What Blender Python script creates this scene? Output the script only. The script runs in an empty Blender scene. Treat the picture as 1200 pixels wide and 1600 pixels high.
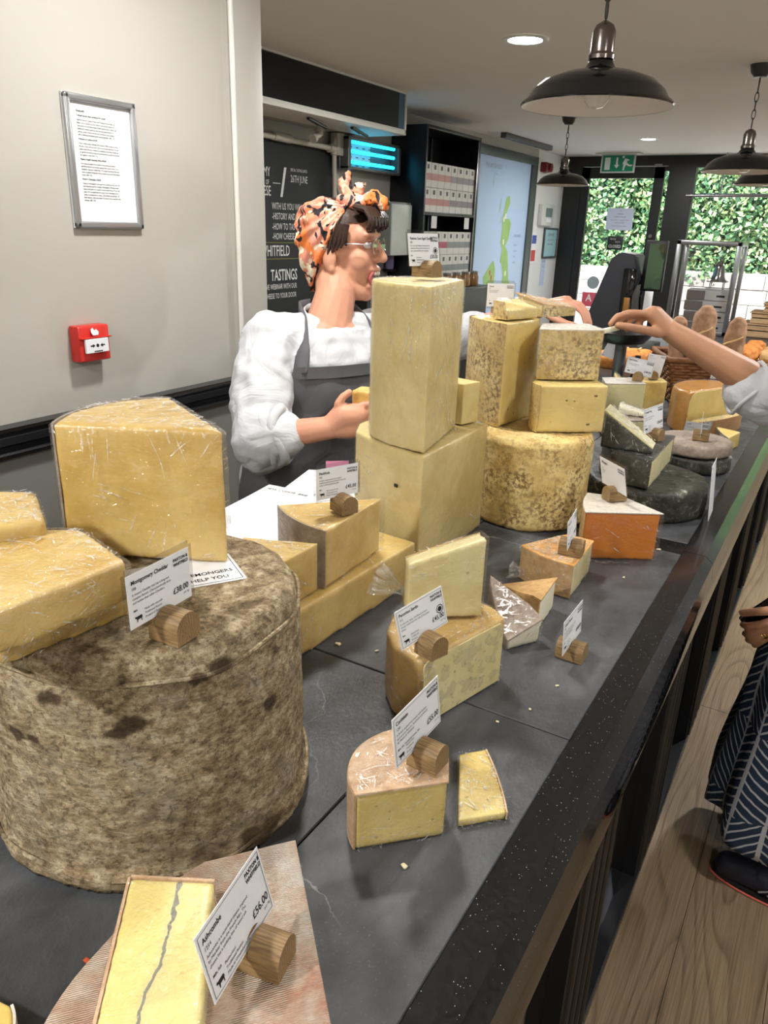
import bpy, bmesh, math, random
import numpy as np
from mathutils import Vector, Matrix, noise

random.seed(7)
rng = np.random.default_rng(11)
PI = math.pi
SC = bpy.context.scene
COL = SC.collection
R_ = math.radians

# ------------------------------------------------------------------ camera
yaw, pitch, roll = R_(30.4811), R_(20.7070), R_(1.8474)
fwd = Vector((-math.sin(yaw) * math.cos(pitch), math.cos(yaw) * math.cos(pitch), -math.sin(pitch)))
rgt = Vector((math.cos(yaw), math.sin(yaw), 0.0))
upv = rgt.cross(fwd)
r2 = rgt * math.cos(roll) + upv * math.sin(roll)
u2 = upv * math.cos(roll) - rgt * math.sin(roll)
cam_d = bpy.data.cameras.new('camera')
cam = bpy.data.objects.new('camera', cam_d)
COL.objects.link(cam)
cam_d.sensor_fit = 'VERTICAL'
cam_d.sensor_height = 24.0
cam_d.lens = 1185.065 * 24.0 / 1600.0
cam_d.clip_start = 0.02
cam_d.clip_end = 200
mw = Matrix((r2, u2, -fwd)).transposed().to_4x4()
mw.translation = Vector((0, 0, 1.526))
cam.matrix_world = mw
SC.camera = cam

# ------------------------------------------------------------------ world, sun, exposure
world = bpy.data.worlds.new('sky')
SC.world = world
world.use_nodes = True
wn = world.node_tree
sky = wn.nodes.new('ShaderNodeTexSky')
sky.sky_type = 'NISHITA'
sky.sun_disc = False
sky.sun_elevation = R_(52)
sky.sun_rotation = R_(200)
wn.links.new(sky.outputs[0], wn.nodes['Background'].inputs[0])
wn.nodes['Background'].inputs[1].default_value = 0.6
sun_d = bpy.data.lights.new('sun', 'SUN')
sun_d.energy = 22.0
sun_d.angle = R_(0.6)
sun_d.color = (1.0, 0.97, 0.92)
sun = bpy.data.objects.new('sun', sun_d)
COL.objects.link(sun)
sun.rotation_euler = (R_(40), 0, R_(-25))
vs = SC.view_settings
vs.view_transform = 'Standard'
vs.look = 'None'
vs.gamma = 1.0
vs.exposure = 0.0
vs.use_curve_mapping = False
cy = SC.cycles
cy.use_denoising = True
cy.max_bounces = 8
cy.transparent_max_bounces = 24
cy.diffuse_bounces = 4
cy.glossy_bounces = 4
cy.sample_clamp_indirect = 6.0
cy.caustics_reflective = False
cy.caustics_refractive = False

# ------------------------------------------------------------------ object helpers
def tag(o, label=None, cat=None, group=None, kind=None):
    if label: o['label'] = label
    if cat: o['category'] = cat
    if group: o['group'] = group
    if kind: o['kind'] = kind
    return o

def thing(name, label, cat, loc=(0, 0, 0), rz=0.0, group=None):
    o = bpy.data.objects.new(name, None)
    o.empty_display_size = 0.02
    COL.objects.link(o)
    o.location = loc
    o.rotation_euler = (0, 0, rz)
    return tag(o, label, cat, group)

def link(name, me, mat=None, parent=None, loc=None, rot=None):
    o = bpy.data.objects.new(name, me)
    COL.objects.link(o)
    if mat is not None and len(me.materials) == 0:
        me.materials.append(mat)
    if parent is not None: o.parent = parent
    if loc is not None: o.location = loc
    if rot is not None: o.rotation_euler = rot
    return o

def smooth(me, ang=35):
    me.polygons.foreach_set('use_smooth', [True] * len(me.polygons))
    me.set_sharp_from_angle(angle=R_(ang))
    return me

def me_from_bm(bm, ang=35):
    bmesh.ops.recalc_face_normals(bm, faces=bm.faces)
    me = bpy.data.meshes.new('mesh')
    bm.to_mesh(me)
    bm.free()
    return smooth(me, ang)

def me_from(verts, faces, ang=35):
    me = bpy.data.meshes.new('mesh')
    me.from_pydata([tuple(v) for v in verts], [], faces)
    me.update()
    return smooth(me, ang)

def bm_box(bm, lo, hi, bev=0.0, seg=2):
    m = Matrix.Translation([(a + b) / 2 for a, b in zip(lo, hi)]) @ Matrix.Diagonal([abs(b - a) for a, b in zip(lo, hi)] + [1])
    r = bmesh.ops.create_cube(bm, size=1.0, matrix=m)
    if bev > 0:
        es = list({e for v in r['verts'] for e in v.link_edges})
        bmesh.ops.bevel(bm, geom=es, offset=bev, segments=seg, profile=0.5, affect='EDGES')

def box(lo, hi, bev=0.0, seg=2):
    bm = bmesh.new()
    bm_box(bm, lo, hi, bev, seg)
    return me_from_bm(bm)

def boxes(lst, bev=0.0):
    bm = bmesh.new()
    for lo, hi in lst: bm_box(bm, lo, hi, bev, 1)
    return me_from_bm(bm)

def bm_cyl(bm, p0, p1, r0, r1=None, n=20, caps=True):
    p0, p1 = Vector(p0), Vector(p1)
    r1 = r0 if r1 is None else r1
    d = p1 - p0
    q = Vector((0, 0, 1)).rotation_difference(d.normalized()).to_matrix().to_4x4()
    m = Matrix.Translation((p0 + p1) / 2) @ q
    bmesh.ops.create_cone(bm, cap_ends=caps, segments=n, radius1=r0, radius2=r1, depth=d.length, matrix=m)

def cyl(p0, p1, r0, r1=None, n=20):
    bm = bmesh.new()
    bm_cyl(bm, p0, p1, r0, r1, n)
    return me_from_bm(bm)

def lathe(prof, n=40, cap=True):
    vs_, fs = [], []
    for r, z in prof:
        for i in range(n):
            a = 2 * PI * i / n
            vs_.append((r * math.cos(a), r * math.sin(a), z))
    for k in range(len(prof) - 1):
        for i in range(n):
            j = (i + 1) % n
            fs.append((k * n + i, k * n + j, (k + 1) * n + j, (k + 1) * n + i))
    if cap:
        if prof[0][0] > 1e-5: fs.append(tuple(range(n - 1, -1, -1)))
        if prof[-1][0] > 1e-5: fs.append(tuple((len(prof) - 1) * n + i for i in range(n)))
    me = bpy.data.meshes.new('mesh')
    me.from_pydata(vs_, [], fs)
    bm = bmesh.new(); bm.from_mesh(me)
    bmesh.ops.remove_doubles(bm, verts=bm.verts, dist=1e-5)
    return me_from_bm(bm)

def tube(pts, r, n=10, closed=False):
    """tube along a polyline; r is a number or a list"""
    P = [Vector(p) for p in pts]
    m = len(P)
    rs = r if isinstance(r, (list, tuple)) else [r] * m
    vs_, fs = [], []
    ref = Vector((0, 0, 1))
    prev = None
    for i in range(m):
        a = P[(i - 1) % m] if (closed or i > 0) else P[i]
        b = P[(i + 1) % m] if (closed or i < m - 1) else P[i]
        t = (b - a).normalized()
        if prev is None:
            u = t.cross(ref)
            if u.length < 1e-3: u = t.cross(Vector((1, 0, 0)))
        else:
            u = prev - t * prev.dot(t)
        u.normalize(); prev = u
        v = t.cross(u)
        for k in range(n):
            an = 2 * PI * k / n
            vs_.append(P[i] + (u * math.cos(an) + v * math.sin(an)) * rs[i])
    rng_ = range(m if closed else m - 1)
    for i in rng_:
        j = (i + 1) % m
        for k in range(n):
            l = (k + 1) % n
            fs.append((i * n + k, i * n + l, j * n + l, j * n + k))
    if not closed:
        fs.append(tuple(range(n - 1, -1, -1)))
        fs.append(tuple((m - 1) * n + k for k in range(n)))
    return me_from(vs_, fs, 50)

def join_me(mes, ang=35):
    bm = bmesh.new()
    for me in mes: bm.from_mesh(me)
    return me_from_bm(bm, ang)

def evaluate(o):
    dg = bpy.context.evaluated_depsgraph_get()
    dg.update()
    return bpy.data.meshes.new_from_object(o.evaluated_get(dg))

def remesh(me, vox, sm=4, factor=0.5):
    o = bpy.data.objects.new('work', me)
    COL.objects.link(o)
    m = o.modifiers.new('r', 'REMESH'); m.mode = 'VOXEL'; m.voxel_size = vox; m.adaptivity = 0
    if sm:
        s = o.modifiers.new('s', 'SMOOTH'); s.iterations = sm; s.factor = factor
    out = evaluate(o)
    bpy.data.objects.remove(o)
    out.polygons.foreach_set('use_smooth', [True] * len(out.polygons))
    return out

def displace(me, amp, scale, seed=0.0, amp2=0.0, scale2=60.0):
    n = len(me.vertices)
    co = np.empty(n * 3); me.vertices.foreach_get('co', co); co = co.reshape(-1, 3)
    no = np.empty(n * 3); me.vertices.foreach_get('normal', no); no = no.reshape(-1, 3)
    for i in range(n):
        p = Vector(co[i])
        d = amp * noise.noise(p * scale + Vector((seed, seed * 1.7, 3.1)))
        if amp2: d += amp2 * noise.noise(p * scale2 + Vector((seed * 2, 1.0, seed)))
        co[i] += no[i] * d
    me.vertices.foreach_set('co', co.ravel())
    me.update()
    return me

def poly_area(p):
    return 0.5 * sum(p[i][0] * p[(i + 1) % len(p)][1] - p[(i + 1) % len(p)][0] * p[i][1] for i in range(len(p)))

def ccw(p):
    return list(p) if poly_area(p) > 0 else list(reversed(p))

def offset_poly(p, d):
    """p counter-clockwise; grow by d"""
    n = len(p); out = []
    for i in range(n):
        a, b, c = Vector(p[i - 1]), Vector(p[i]), Vector(p[(i + 1) % n])
        e1, e2 = (b - a).normalized(), (c - b).normalized()
        n1, n2 = Vector((e1.y, -e1.x)), Vector((e2.y, -e2.x))
        k = n1 + n2
        k = k / max(0.35, (1 + n1.dot(n2)))
        out.append(tuple(b + k * d))
    return out

def arc_pts(a, b, bulge, n=8):
    """points from a to b (both ends included) bowed out to the right of a->b by bulge"""
    a, b = Vector(a), Vector(b)
    m = (a + b) / 2; d = b - a; L = d.length
    nrm = Vector((d.y, -d.x)).normalized()
    out = []
    for i in range(n + 1):
        t = i / n
        s = 4 * t * (1 - t)
        out.append(tuple(a + d * t + nrm * bulge * s))
    return out

def prism_me(poly, z0, z1, bev=0.003, vox=None, sm=3, taper=0.0, amp=0.0, seed=0.0, ztop=None):
    """solid over a polygon; ztop(x, y) may tilt the top"""
    poly = ccw(poly)
    bm = bmesh.new()
    top = offset_poly(poly, taper) if taper else poly
    lo = [bm.verts.new((x, y, z0)) for x, y in poly]
    hi = [bm.verts.new((x, y, z1 if ztop is None else ztop(x, y))) for x, y in top]
    n = len(poly)
    bm.faces.new(list(reversed(lo)))
    bm.faces.new(hi)
    for i in range(n):
        j = (i + 1) % n
        bm.faces.new((lo[i], lo[j], hi[j], hi[i]))
    bmesh.ops.recalc_face_normals(bm, faces=bm.faces)
    if vox is None:
        if bev > 0:
            es = [e for e in bm.edges if len(e.link_faces) == 2 and e.calc_face_angle(0) > R_(25)]
            bmesh.ops.bevel(bm, geom=es, offset=bev, segments=3, profile=0.5, affect='EDGES')
        return me_from_bm(bm)
    bmesh.ops.triangulate(bm, faces=[f for f in bm.faces if len(f.verts) > 4])
    me = bpy.data.meshes.new('mesh'); bm.to_mesh(me); bm.free()
    me = remesh(me, vox, sm)
    if amp: displace(me, amp, 35.0, seed, amp * 0.35, 160.0)
    return me

def strip_me(path, z0, z1, t, zt=None, rows=5, lap=0.0):
    """curved shell of thickness t standing on the right-hand side of path"""
    n = len(path)
    out = []
    for i in range(n):
        a = Vector(path[max(0, i - 1)]); b = Vector(path[min(n - 1, i + 1)])
        e = (b - a).normalized()
        out.append(Vector(path[i]) + Vector((e.y, -e.x)) * t)
    vs_, fs = [], []
    for k in range(rows + 1):
        f = k / rows
        for i in range(n):
            zt_ = z1 if zt is None else zt(*path[i])
            bul = 0.0
            vs_.append((path[i][0], path[i][1], z0 + (zt_ - z0) * f))
        for i in range(n):
            zt_ = z1 if zt is None else zt(*path[i])
            vs_.append((out[i].x, out[i].y, z0 + (zt_ - z0) * f))
    w = 2 * n
    for k in range(rows):
        for i in range(n - 1):
            fs.append((k * w + i + 1, k * w + i, (k + 1) * w + i, (k + 1) * w + i + 1))
            fs.append((k * w + n + i, k * w + n + i + 1, (k + 1) * w + n + i + 1, (k + 1) * w + n + i))
        fs.append((k * w, k * w + n, (k + 1) * w + n, (k + 1) * w))
        fs.append((k * w + n - 1, (k + 1) * w + n - 1, (k + 1) * w + 2 * n - 1, k * w + 2 * n - 1))
    for i in range(n - 1):
        fs.append((i, i + 1, n + i + 1, n + i))
        b = rows * w
        fs.append((b + i + 1, b + i, b + n + i, b + n + i + 1))
    return me_from(vs_, fs, 50)

def shift_me(me, d):
    me.transform(Matrix.Translation(d)); return me
# ------------------------------------------------------------------ materials
class NT:
    def __init__(s, name):
        s.m = bpy.data.materials.new(name); s.m.use_nodes = True
        s.t = s.m.node_tree; s.b = s.t.nodes['Principled BSDF']; s.o = s.t.nodes['Material Output']
        s._c = None
    def n(s, ty, **k):
        nd = s.t.nodes.new('ShaderNode' + ty)
        for a, v in k.items():
            if a in nd.inputs.keys() if isinstance(a, str) else False: nd.inputs[a].default_value = v
            else: setattr(nd, a, v)
        return nd
    def l(s, a, b): s.t.links.new(a, b)
    def co(s, scale=None, rot=None):
        if s._c is None: s._c = s.n('TexCoord')
        if scale is None and rot is None: return s._c.outputs['Object']
        mp = s.n('Mapping')
        if scale is not None: mp.inputs['Scale'].default_value = scale
        if rot is not None: mp.inputs['Rotation'].default_value = rot
        s.l(s._c.outputs['Object'], mp.inputs[0]); return mp.outputs[0]
    def noise(s, scale, detail=4, rough=0.55, vec=None, dist=0.0):
        nd = s.n('TexNoise'); nd.inputs['Scale'].default_value = scale; nd.inputs['Detail'].default_value = detail
        nd.inputs['Roughness'].default_value = rough; nd.inputs['Distortion'].default_value = dist
        s.l(vec if vec is not None else s.co(), nd.inputs['Vector']); return nd.outputs['Fac']
    def voro(s, scale, feature='F1', vec=None, rand=1.0):
        nd = s.n('TexVoronoi'); nd.feature = feature; nd.inputs['Scale'].default_value = scale
        nd.inputs['Randomness'].default_value = rand
        s.l(vec if vec is not None else s.co(), nd.inputs['Vector']); return nd.outputs['Distance']
    def ramp(s, fac, stops, interp='LINEAR'):
        nd = s.n('ValToRGB'); cr = nd.color_ramp; cr.interpolation = interp
        while len(cr.elements) < len(stops): cr.elements.new(0.5)
        for e, (p, c) in zip(cr.elements, stops):
            e.position = p
            e.color = (c, c, c, 1) if isinstance(c, (int, float)) else (c[0], c[1], c[2], 1)
        s.l(fac, nd.inputs[0]); return nd.outputs[0]
    def mix(s, fac, a, b, mode='MIX'):
        nd = s.n('MixRGB'); nd.blend_type = mode
        for i, v in ((0, fac), (1, a), (2, b)):
            if isinstance(v, (int, float)): nd.inputs[i].default_value = v if i == 0 else (v, v, v, 1)
            elif isinstance(v, (tuple, list)): nd.inputs[i].default_value = (v[0], v[1], v[2], 1)
            else: s.l(v, nd.inputs[i])
        return nd.outputs[0]
    def math(s, op, a, b=0.5):
        nd = s.n('Math'); nd.operation = op
        for i, v in ((0, a), (1, b)):
            if isinstance(v, (int, float)): nd.inputs[i].default_value = v
            else: s.l(v, nd.inputs[i])
        return nd.outputs[0]
    def bump(s, h, st=0.3, dist=0.002):
        nd = s.n('Bump'); nd.inputs['Strength'].default_value = st; nd.inputs['Distance'].default_value = dist
        s.l(h, nd.inputs['Height']); s.l(nd.outputs[0], s.b.inputs['Normal']); return nd.outputs[0]
    def color(s, c):
        if isinstance(c, (tuple, list)): s.b.inputs['Base Color'].default_value = (c[0], c[1], c[2], 1)
        else: s.l(c, s.b.inputs['Base Color'])
        return s
    def set(s, rough=0.5, metal=0.0, spec=0.5, **k):
        i = s.b.inputs
        if isinstance(rough, (int, float)): i['Roughness'].default_value = rough
        else: s.l(rough, i['Roughness'])
        i['Metallic'].default_value = metal; i['Specular IOR Level'].default_value = spec
        for a, v in k.items(): i[a].default_value = v
        return s

def srgb(r, g, b):
    f = lambda c: (c / 255 / 12.92) if c / 255 <= 0.04045 else ((c / 255 + 0.055) / 1.055) ** 2.4
    return (f(r), f(g), f(b))

_mc = {}
def plain(name, rgb, rough=0.5, metal=0.0, spec=0.5, var=0.12, nsc=14.0, bump=0.0, bsc=300.0, **k):
    """one-colour procedural material with a little mottling"""
    if name in _mc: return _mc[name]
    s = NT(name); c = srgb(*rgb)
    f = s.noise(nsc, 3)
    s.color(s.mix(f, tuple(x * (1 - var) for x in c), tuple(min(1, x * (1 + var)) for x in c)))
    s.set(rough, metal, spec, **k)
    if bump: s.bump(s.noise(bsc, 2), bump, 0.001)
    _mc[name] = s.m
    return s.m

def emit(name, rgb, st):
    if name in _mc: return _mc[name]
    s = NT(name); c = srgb(*rgb)
    s.b.inputs['Base Color'].default_value = (*c, 1)
    s.b.inputs['Emission Color'].default_value = (*c, 1)
    s.b.inputs['Emission Strength'].default_value = st
    _mc[name] = s.m
    return s.m

def paste_mat(name, c1, c2, c3=None, holes=0.0, rough=0.42, crumb=0.25, crack=0.25):
    """cut cheese: cloudy two-tone body, pale crystals, small eyes and cracks"""
    s = NT(name); a, b = srgb(*c1), srgb(*c2)
    f = s.ramp(s.noise(11, 6, 0.65), [(0.36, 0.0), (0.64, 1.0)])
    col = s.mix(f, a, b)
    cr = s.ramp(s.noise(42, 6, 0.7, dist=1.2), [(0.60, 0.0), (0.72, 1.0)])
    col = s.mix(s.math('MULTIPLY', cr, crack), col, srgb(*(c3 or (244, 232, 190))))
    sp = s.ramp(s.voro(150), [(0.05, 1.0), (0.12, 0.0)])
    col = s.mix(s.math('MULTIPLY', sp, 0.35), col, srgb(250, 242, 215))
    h = s.noise(120, 4, 0.6)
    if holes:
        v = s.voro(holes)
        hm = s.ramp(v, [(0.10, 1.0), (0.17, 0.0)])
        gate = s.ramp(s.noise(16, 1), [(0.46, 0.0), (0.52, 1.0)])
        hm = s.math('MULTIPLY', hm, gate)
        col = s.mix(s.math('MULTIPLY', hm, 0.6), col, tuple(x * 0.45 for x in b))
        h = s.math('SUBTRACT', h, s.math('MULTIPLY', hm, 2.5))
    s.color(col).set(rough, 0, 0.45)
    s.b.inputs['Subsurface Weight'].default_value = 0.12
    s.b.inputs['Subsurface Radius'].default_value = (0.012, 0.008, 0.003)
    s.b.inputs['Subsurface Scale'].default_value = 1.0
    s.bump(h, crumb, 0.0015)
    return s.m

PASTE = paste_mat('cheddar_paste', (198, 161, 80), (222, 193, 120))
PASTE_PALE = paste_mat('pale_paste', (208, 192, 132), (228, 216, 166), holes=60)
PASTE_YEL = paste_mat('yellow_paste', (212, 182, 96), (232, 210, 134), holes=85)
PASTE_GREEN = paste_mat('soft_paste', (218, 210, 150), (228, 220, 168), crack=0.1)
PASTE_WHITE = paste_mat('white_paste', (226, 220, 190), (236, 232, 208), crack=0.1)
PASTE_DEEP = paste_mat('deep_paste', (216, 190, 112), (230, 206, 132), holes=40)
PASTE_TOWER = paste_mat('matured_paste', (206, 183, 116), (226, 207, 146))
PASTE_ORANGE = paste_mat('orange_paste', (192, 104, 6), (206, 122, 12), (216, 142, 40), crack=0.15)

def ash_paste():
    s = NT('ash_line_paste')
    f = s.ramp(s.noise(10, 4), [(0.3, 0.0), (0.7, 1.0)])
    col = s.mix(f, srgb(224, 204, 120), srgb(234, 216, 142))
    # dark ash seam running up the middle of the cut face
    co = s.n('SeparateXYZ'); s.l(s.co(), co.inputs[0])
    wob = s.math('MULTIPLY', s.math('SUBTRACT', s.noise(26, 4), 0.5), 0.024)
    d = s.math('ABSOLUTE', s.math('ADD', co.outputs['X'], wob), 0)
    th = s.math('MULTIPLY', s.ramp(s.noise(60, 3), [(0.3, 0.2), (0.7, 1.0)]), 0.0022)
    seam = s.math('LESS_THAN', d, th)
    halo = s.ramp(s.math('DIVIDE', d, 0.02), [(0.0, 0.45), (0.35, 0.0)])
    col = s.mix(halo, col, srgb(196, 190, 150))
    col = s.mix(s.math('MULTIPLY', seam, 0.8), col, srgb(86, 92, 96))
    s.color(col).set(0.35, 0, 0.5)
    s.bump(s.noise(90, 3), 0.2, 0.0015)
    return s.m
PASTE_ASH = ash_paste()

STAINS = [(0.159, -0.051, 0.226, 0.022, 0.009), (0.150, -0.074, 0.219, 0.016, 0.008), (0.115, -0.121, 0.188, 0.024, 0.010), (0.104, -0.130, 0.180, 0.014, 0.008), (0.054, -0.158, 0.213, 0.015, 0.011), (0.011, -0.167, 0.166, 0.012, 0.009), (0.031, -0.164, 0.165, 0.009, 0.006), (0.167, 0.0, 0.160, 0.010, 0.012)]
def rind_cloth():
    """old cloth-bound rind: tan, grey mould, brown stains and fine cloth weave"""
    s = NT('cloth_bound_rind')
    big = s.ramp(s.noise(7, 6, 0.65), [(0.33, srgb(88, 74, 56)), (0.5, srgb(158, 138, 106)), (0.68, srgb(202, 184, 148))])
    st = s.co((1, 1, 1.7))
    mid = s.ramp(s.noise(52, 9, 0.8, vec=st, dist=0.12), [(0.37, srgb(58, 46, 34)), (0.49, srgb(156, 136, 104)), (0.62, srgb(226, 212, 180))])
    col = s.mix(0.62, big, mid)
    mould = s.ramp(s.noise(14, 7, 0.7), [(0.52, 0.0), (0.66, 1.0)])
    col = s.mix(s.math('MULTIPLY', mould, 0.5), col, srgb(126, 124, 112))
    spk = s.ramp(s.noise(150, 5, 0.75), [(0.53, 0.0), (0.60, 1.0)])
    col = s.mix(s.math('MULTIPLY', spk, 0.55), col, srgb(62, 48, 34))
    blot = s.ramp(s.noise(9.0, 4, 0.55, vec=s.co((1, 1, 1.5))), [(0.635, 0.0), (0.70, 1.0)])
    col = s.mix(s.math('MULTIPLY', blot, 0.85), col, srgb(66, 48, 32))
    for (px, py, pz, sx_, sz_) in STAINS:
        mp = s.n('Mapping'); mp.vector_type = 'POINT'
        mp.inputs['Location'].default_value = (-px / sx_, -py / sx_, -pz / sz_); mp.inputs['Scale'].default_value = (1 / sx_, 1 / sx_, 1 / sz_)
        s.l(s.co(), mp.inputs[0])
        ln_ = s.n('VectorMath'); ln_.operation = 'LENGTH'; s.l(mp.outputs[0], ln_.inputs[0])
        dd = s.math('ADD', ln_.outputs['Value'], s.math('MULTIPLY', s.math('SUBTRACT', s.noise(70, 5, 0.7), 0.5), 1.6))
        col = s.mix(s.math('MULTIPLY', s.ramp(dd, [(0.55, 1.0), (1.15, 0.0)]), 0.86), col, srgb(56, 40, 27))
    s.color(col).set(0.82, 0, 0.25)
    h = s.math('ADD', s.noise(60, 8, 0.75, vec=s.co((1, 1, 2.5))), s.math('MULTIPLY', s.noise(300, 3), 0.4))
    s.bump(h, 0.8, 0.005)
    return s.m
RIND_CLOTH = rind_cloth()

def rind_spots():
    """straw rind freckled with brown"""
    s = NT('spotted_rind')
    base = s.ramp(s.noise(16, 5), [(0.3, srgb(196, 164, 98)), (0.55, srgb(224, 200, 136)), (0.75, srgb(234, 216, 162))])
    v = s.ramp(s.noise(115, 6, 0.75), [(0.46, 0.0), (0.56, 1.0)])
    gate = s.ramp(s.noise(14, 4, 0.6), [(0.36, 0.1), (0.62, 1.0)])
    col = s.mix(s.math('MULTIPLY', s.math('MULTIPLY', v, gate), 0.85), base, srgb(104, 68, 36))
    dk = s.ramp(s.noise(170, 4, 0.7), [(0.62, 0.0), (0.70, 1.0)])
    col = s.mix(s.math('MULTIPLY', dk, 0.6), col, srgb(78, 52, 36))
    s.color(col).set(0.65, 0, 0.3)
    s.bump(s.noise(110, 6, 0.7), 0.35, 0.002)
    return s.m
RIND_SPOT = rind_spots()

def rind_generic(name, stops, sc=22, rough=0.7, bump=0.35, weave=False, fine=0.5):
    s = NT(name)
    st = [(p, srgb(*c)) for p, c in stops]
    col = s.ramp(s.noise(sc, 7, 0.7), st)
    col2 = s.ramp(s.noise(sc * 5, 5, 0.7), st)
    col = s.mix(fine, col, col2)
    s.color(col).set(rough, 0, 0.35)
    h = s.noise(sc * 6, 5, 0.7)
    if weave:
        w = s.n('TexWave'); w.inputs['Scale'].default_value = 190; w.inputs['Distortion'].default_value = 2.5
        s.l(s.co(rot=(0, 0, 0.7)), w.inputs[0]); h = s.math('ADD', h, s.math('MULTIPLY', w.outputs['Fac'], 0.8))
    s.bump(h, bump, 0.002)
    return s.m
RIND_GREY = rind_generic('grey_clothed_rind', [(0.3, (120, 106, 98)), (0.5, (160, 144, 130)), (0.7, (190, 176, 160))])
RIND_PINK = rind_generic('pink_washed_rind', [(0.30, (196, 118, 74)), (0.41, (208, 162, 138)), (0.50, (220, 190, 166)), (0.60, (234, 222, 206)), (0.7, (240, 234, 226))], sc=12, rough=0.34, bump=1.0, weave=True, fine=0.3)
RIND_TAN = rind_generic('tan_rind', [(0.3, (150, 112, 66)), (0.5, (190, 152, 100)), (0.7, (214, 184, 136))], sc=18)
RIND_CORN = rind_generic('buff_rind', [(0.3, (170, 128, 88)), (0.5, (208, 172, 134)), (0.7, (226, 204, 176))], sc=20, rough=0.5)
RIND_GOLD = rind_generic('golden_rind', [(0.3, (168, 110, 44)), (0.5, (192, 136, 62)), (0.7, (206, 158, 84))], sc=8, rough=0.3, bump=0.12)
RIND_SARDO = rind_generic('sardo_rind', [(0.3, (176, 136, 72)), (0.5, (200, 164, 98)), (0.7, (216, 188, 128))], sc=8, rough=0.35, bump=0.15)
RIND_NETTLE = rind_generic('nettle_leaf_rind', [(0.34, (26, 28, 22)), (0.5, (50, 51, 43)), (0.59, (74, 74, 64)), (0.64, (150, 148, 136)), (0.70, (206, 204, 194))], sc=18, rough=0.45, bump=0.8, fine=0.3)
RIND_WHITE = rind_generic('chalky_rind', [(0.3, (190, 180, 164)), (0.5, (214, 206, 192)), (0.7, (232, 228, 218))], sc=20)
RIND_ORANGE = rind_generic('orange_washed_rind', [(0.3, (206, 140, 66)), (0.5, (224, 170, 98)), (0.7, (232, 194, 134))], sc=20, rough=0.4)

def film_mat(name='cling_film', haze=0.10, sx=(1.0, 1.0, 1.0), sc=60, st=1.0, rough=0.13):
    """thin clear wrap: mostly see-through, creased, with sharp glints"""
    s = NT(name)
    s.t.nodes.remove(s.b)
    tr = s.n('BsdfTransparent'); gl = s.n('BsdfGlossy'); df = s.n('BsdfDiffuse')
    gl.inputs['Roughness'].default_value = rough
    df.inputs['Color'].default_value = (0.9, 0.9, 0.9, 1)
    vec = s.co(sx)
    h = s.math('ADD', s.noise(sc, 3, 0.55, vec=vec, dist=1.0), s.math('MULTIPLY', s.noise(sc * 4, 2, 0.5, vec=vec, dist=0.8), 0.35))
    bp = s.n('Bump'); bp.inputs['Strength'].default_value = st; bp.inputs['Distance'].default_value = 0.006
    s.l(h, bp.inputs['Height']); s.l(bp.outputs[0], gl.inputs['Normal'])
    fr = s.n('LayerWeight'); fr.inputs['Blend'].default_value = 0.5
    s.l(bp.outputs[0], fr.inputs['Normal'])
    fz = s.math('ADD', s.math('MULTIPLY', s.math('POWER', fr.outputs['Facing'], 4.0), 0.30), 0.075)
    m1 = s.n('MixShader'); s.l(fz, m1.inputs[0]); s.l(tr.outputs[0], m1.inputs[1]); s.l(gl.outputs[0], m1.inputs[2])
    hz = s.math('MULTIPLY', s.ramp(s.noise(sc * 0.5, 4, 0.65, vec=vec, dist=1.5), [(0.52, 0.12), (0.72, 1.0)]), haze)
    m2 = s.n('MixShader'); s.l(hz, m2.inputs[0]); s.l(m1.outputs[0], m2.inputs[1]); s.l(df.outputs[0], m2.inputs[2])
    s.l(m2.outputs[0], s.o.inputs[0])
    return s.m
FILM = film_mat('cling_film')
FILM_TIGHT = film_mat('taut_cling_film', haze=0.06, sx=(1, 1, 2.0), sc=34, st=0.7)
def crease_glint_mat():
    s = NT('film_crease_glint')
    s.t.nodes.remove(s.b)
    tr = s.n('BsdfTransparent'); gl = s.n('BsdfGlossy'); df = s.n('BsdfDiffuse'); gl.inputs['Roughness'].default_value = 0.3
    df.inputs['Color'].default_value = (0.95, 0.95, 0.96, 1); gl.inputs['Color'].default_value = (1, 1, 1, 1)
    m1 = s.n('MixShader'); m1.inputs[0].default_value = 0.45; s.l(df.outputs[0], m1.inputs[1]); s.l(gl.outputs[0], m1.inputs[2])
    m2 = s.n('MixShader'); s.l(s.ramp(s.noise(140, 2), [(0.35, 0.05), (0.65, 0.75)]), m2.inputs[0]); s.l(tr.outputs[0], m2.inputs[1]); s.l(m1.outputs[0], m2.inputs[2])
    s.l(m2.outputs[0], s.o.inputs[0])
    return s.m
CREASE_GLINT = crease_glint_mat()  # whitish ribbon colour that paints glints along the wrap's creases
FILM_CRUMPLE = film_mat('crumpled_cling_film', haze=0.35, sc=110, st=1.0, rough=0.15)

def glass_mat(name, tint=(1, 1, 1), fac=None, rough=0.0, clear=0.9):
    s = NT(name); s.t.nodes.remove(s.b)
    tr = s.n('BsdfTransparent'); gl = s.n('BsdfGlossy'); gl.inputs['Roughness'].default_value = rough
    tr.inputs['Color'].default_value = (*[clear * t for t in tint], 1)
    fr = s.n('LayerWeight'); fr.inputs['Blend'].default_value = 0.5
    fz = s.math('ADD', s.math('MULTIPLY', s.math('POWER', fr.outputs['Facing'], 4.0), 0.6), 0.04)
    m = s.n('MixShader'); s.l(fz, m.inputs[0]); s.l(tr.outputs[0], m.inputs[1]); s.l(gl.outputs[0], m.inputs[2])
    s.l(m.outputs[0], s.o.inputs[0])
    return s.m
GLASS = glass_mat('clear_glass')
LAMINATE = glass_mat('laminate_plastic', clear=0.86, rough=0.05)

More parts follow.
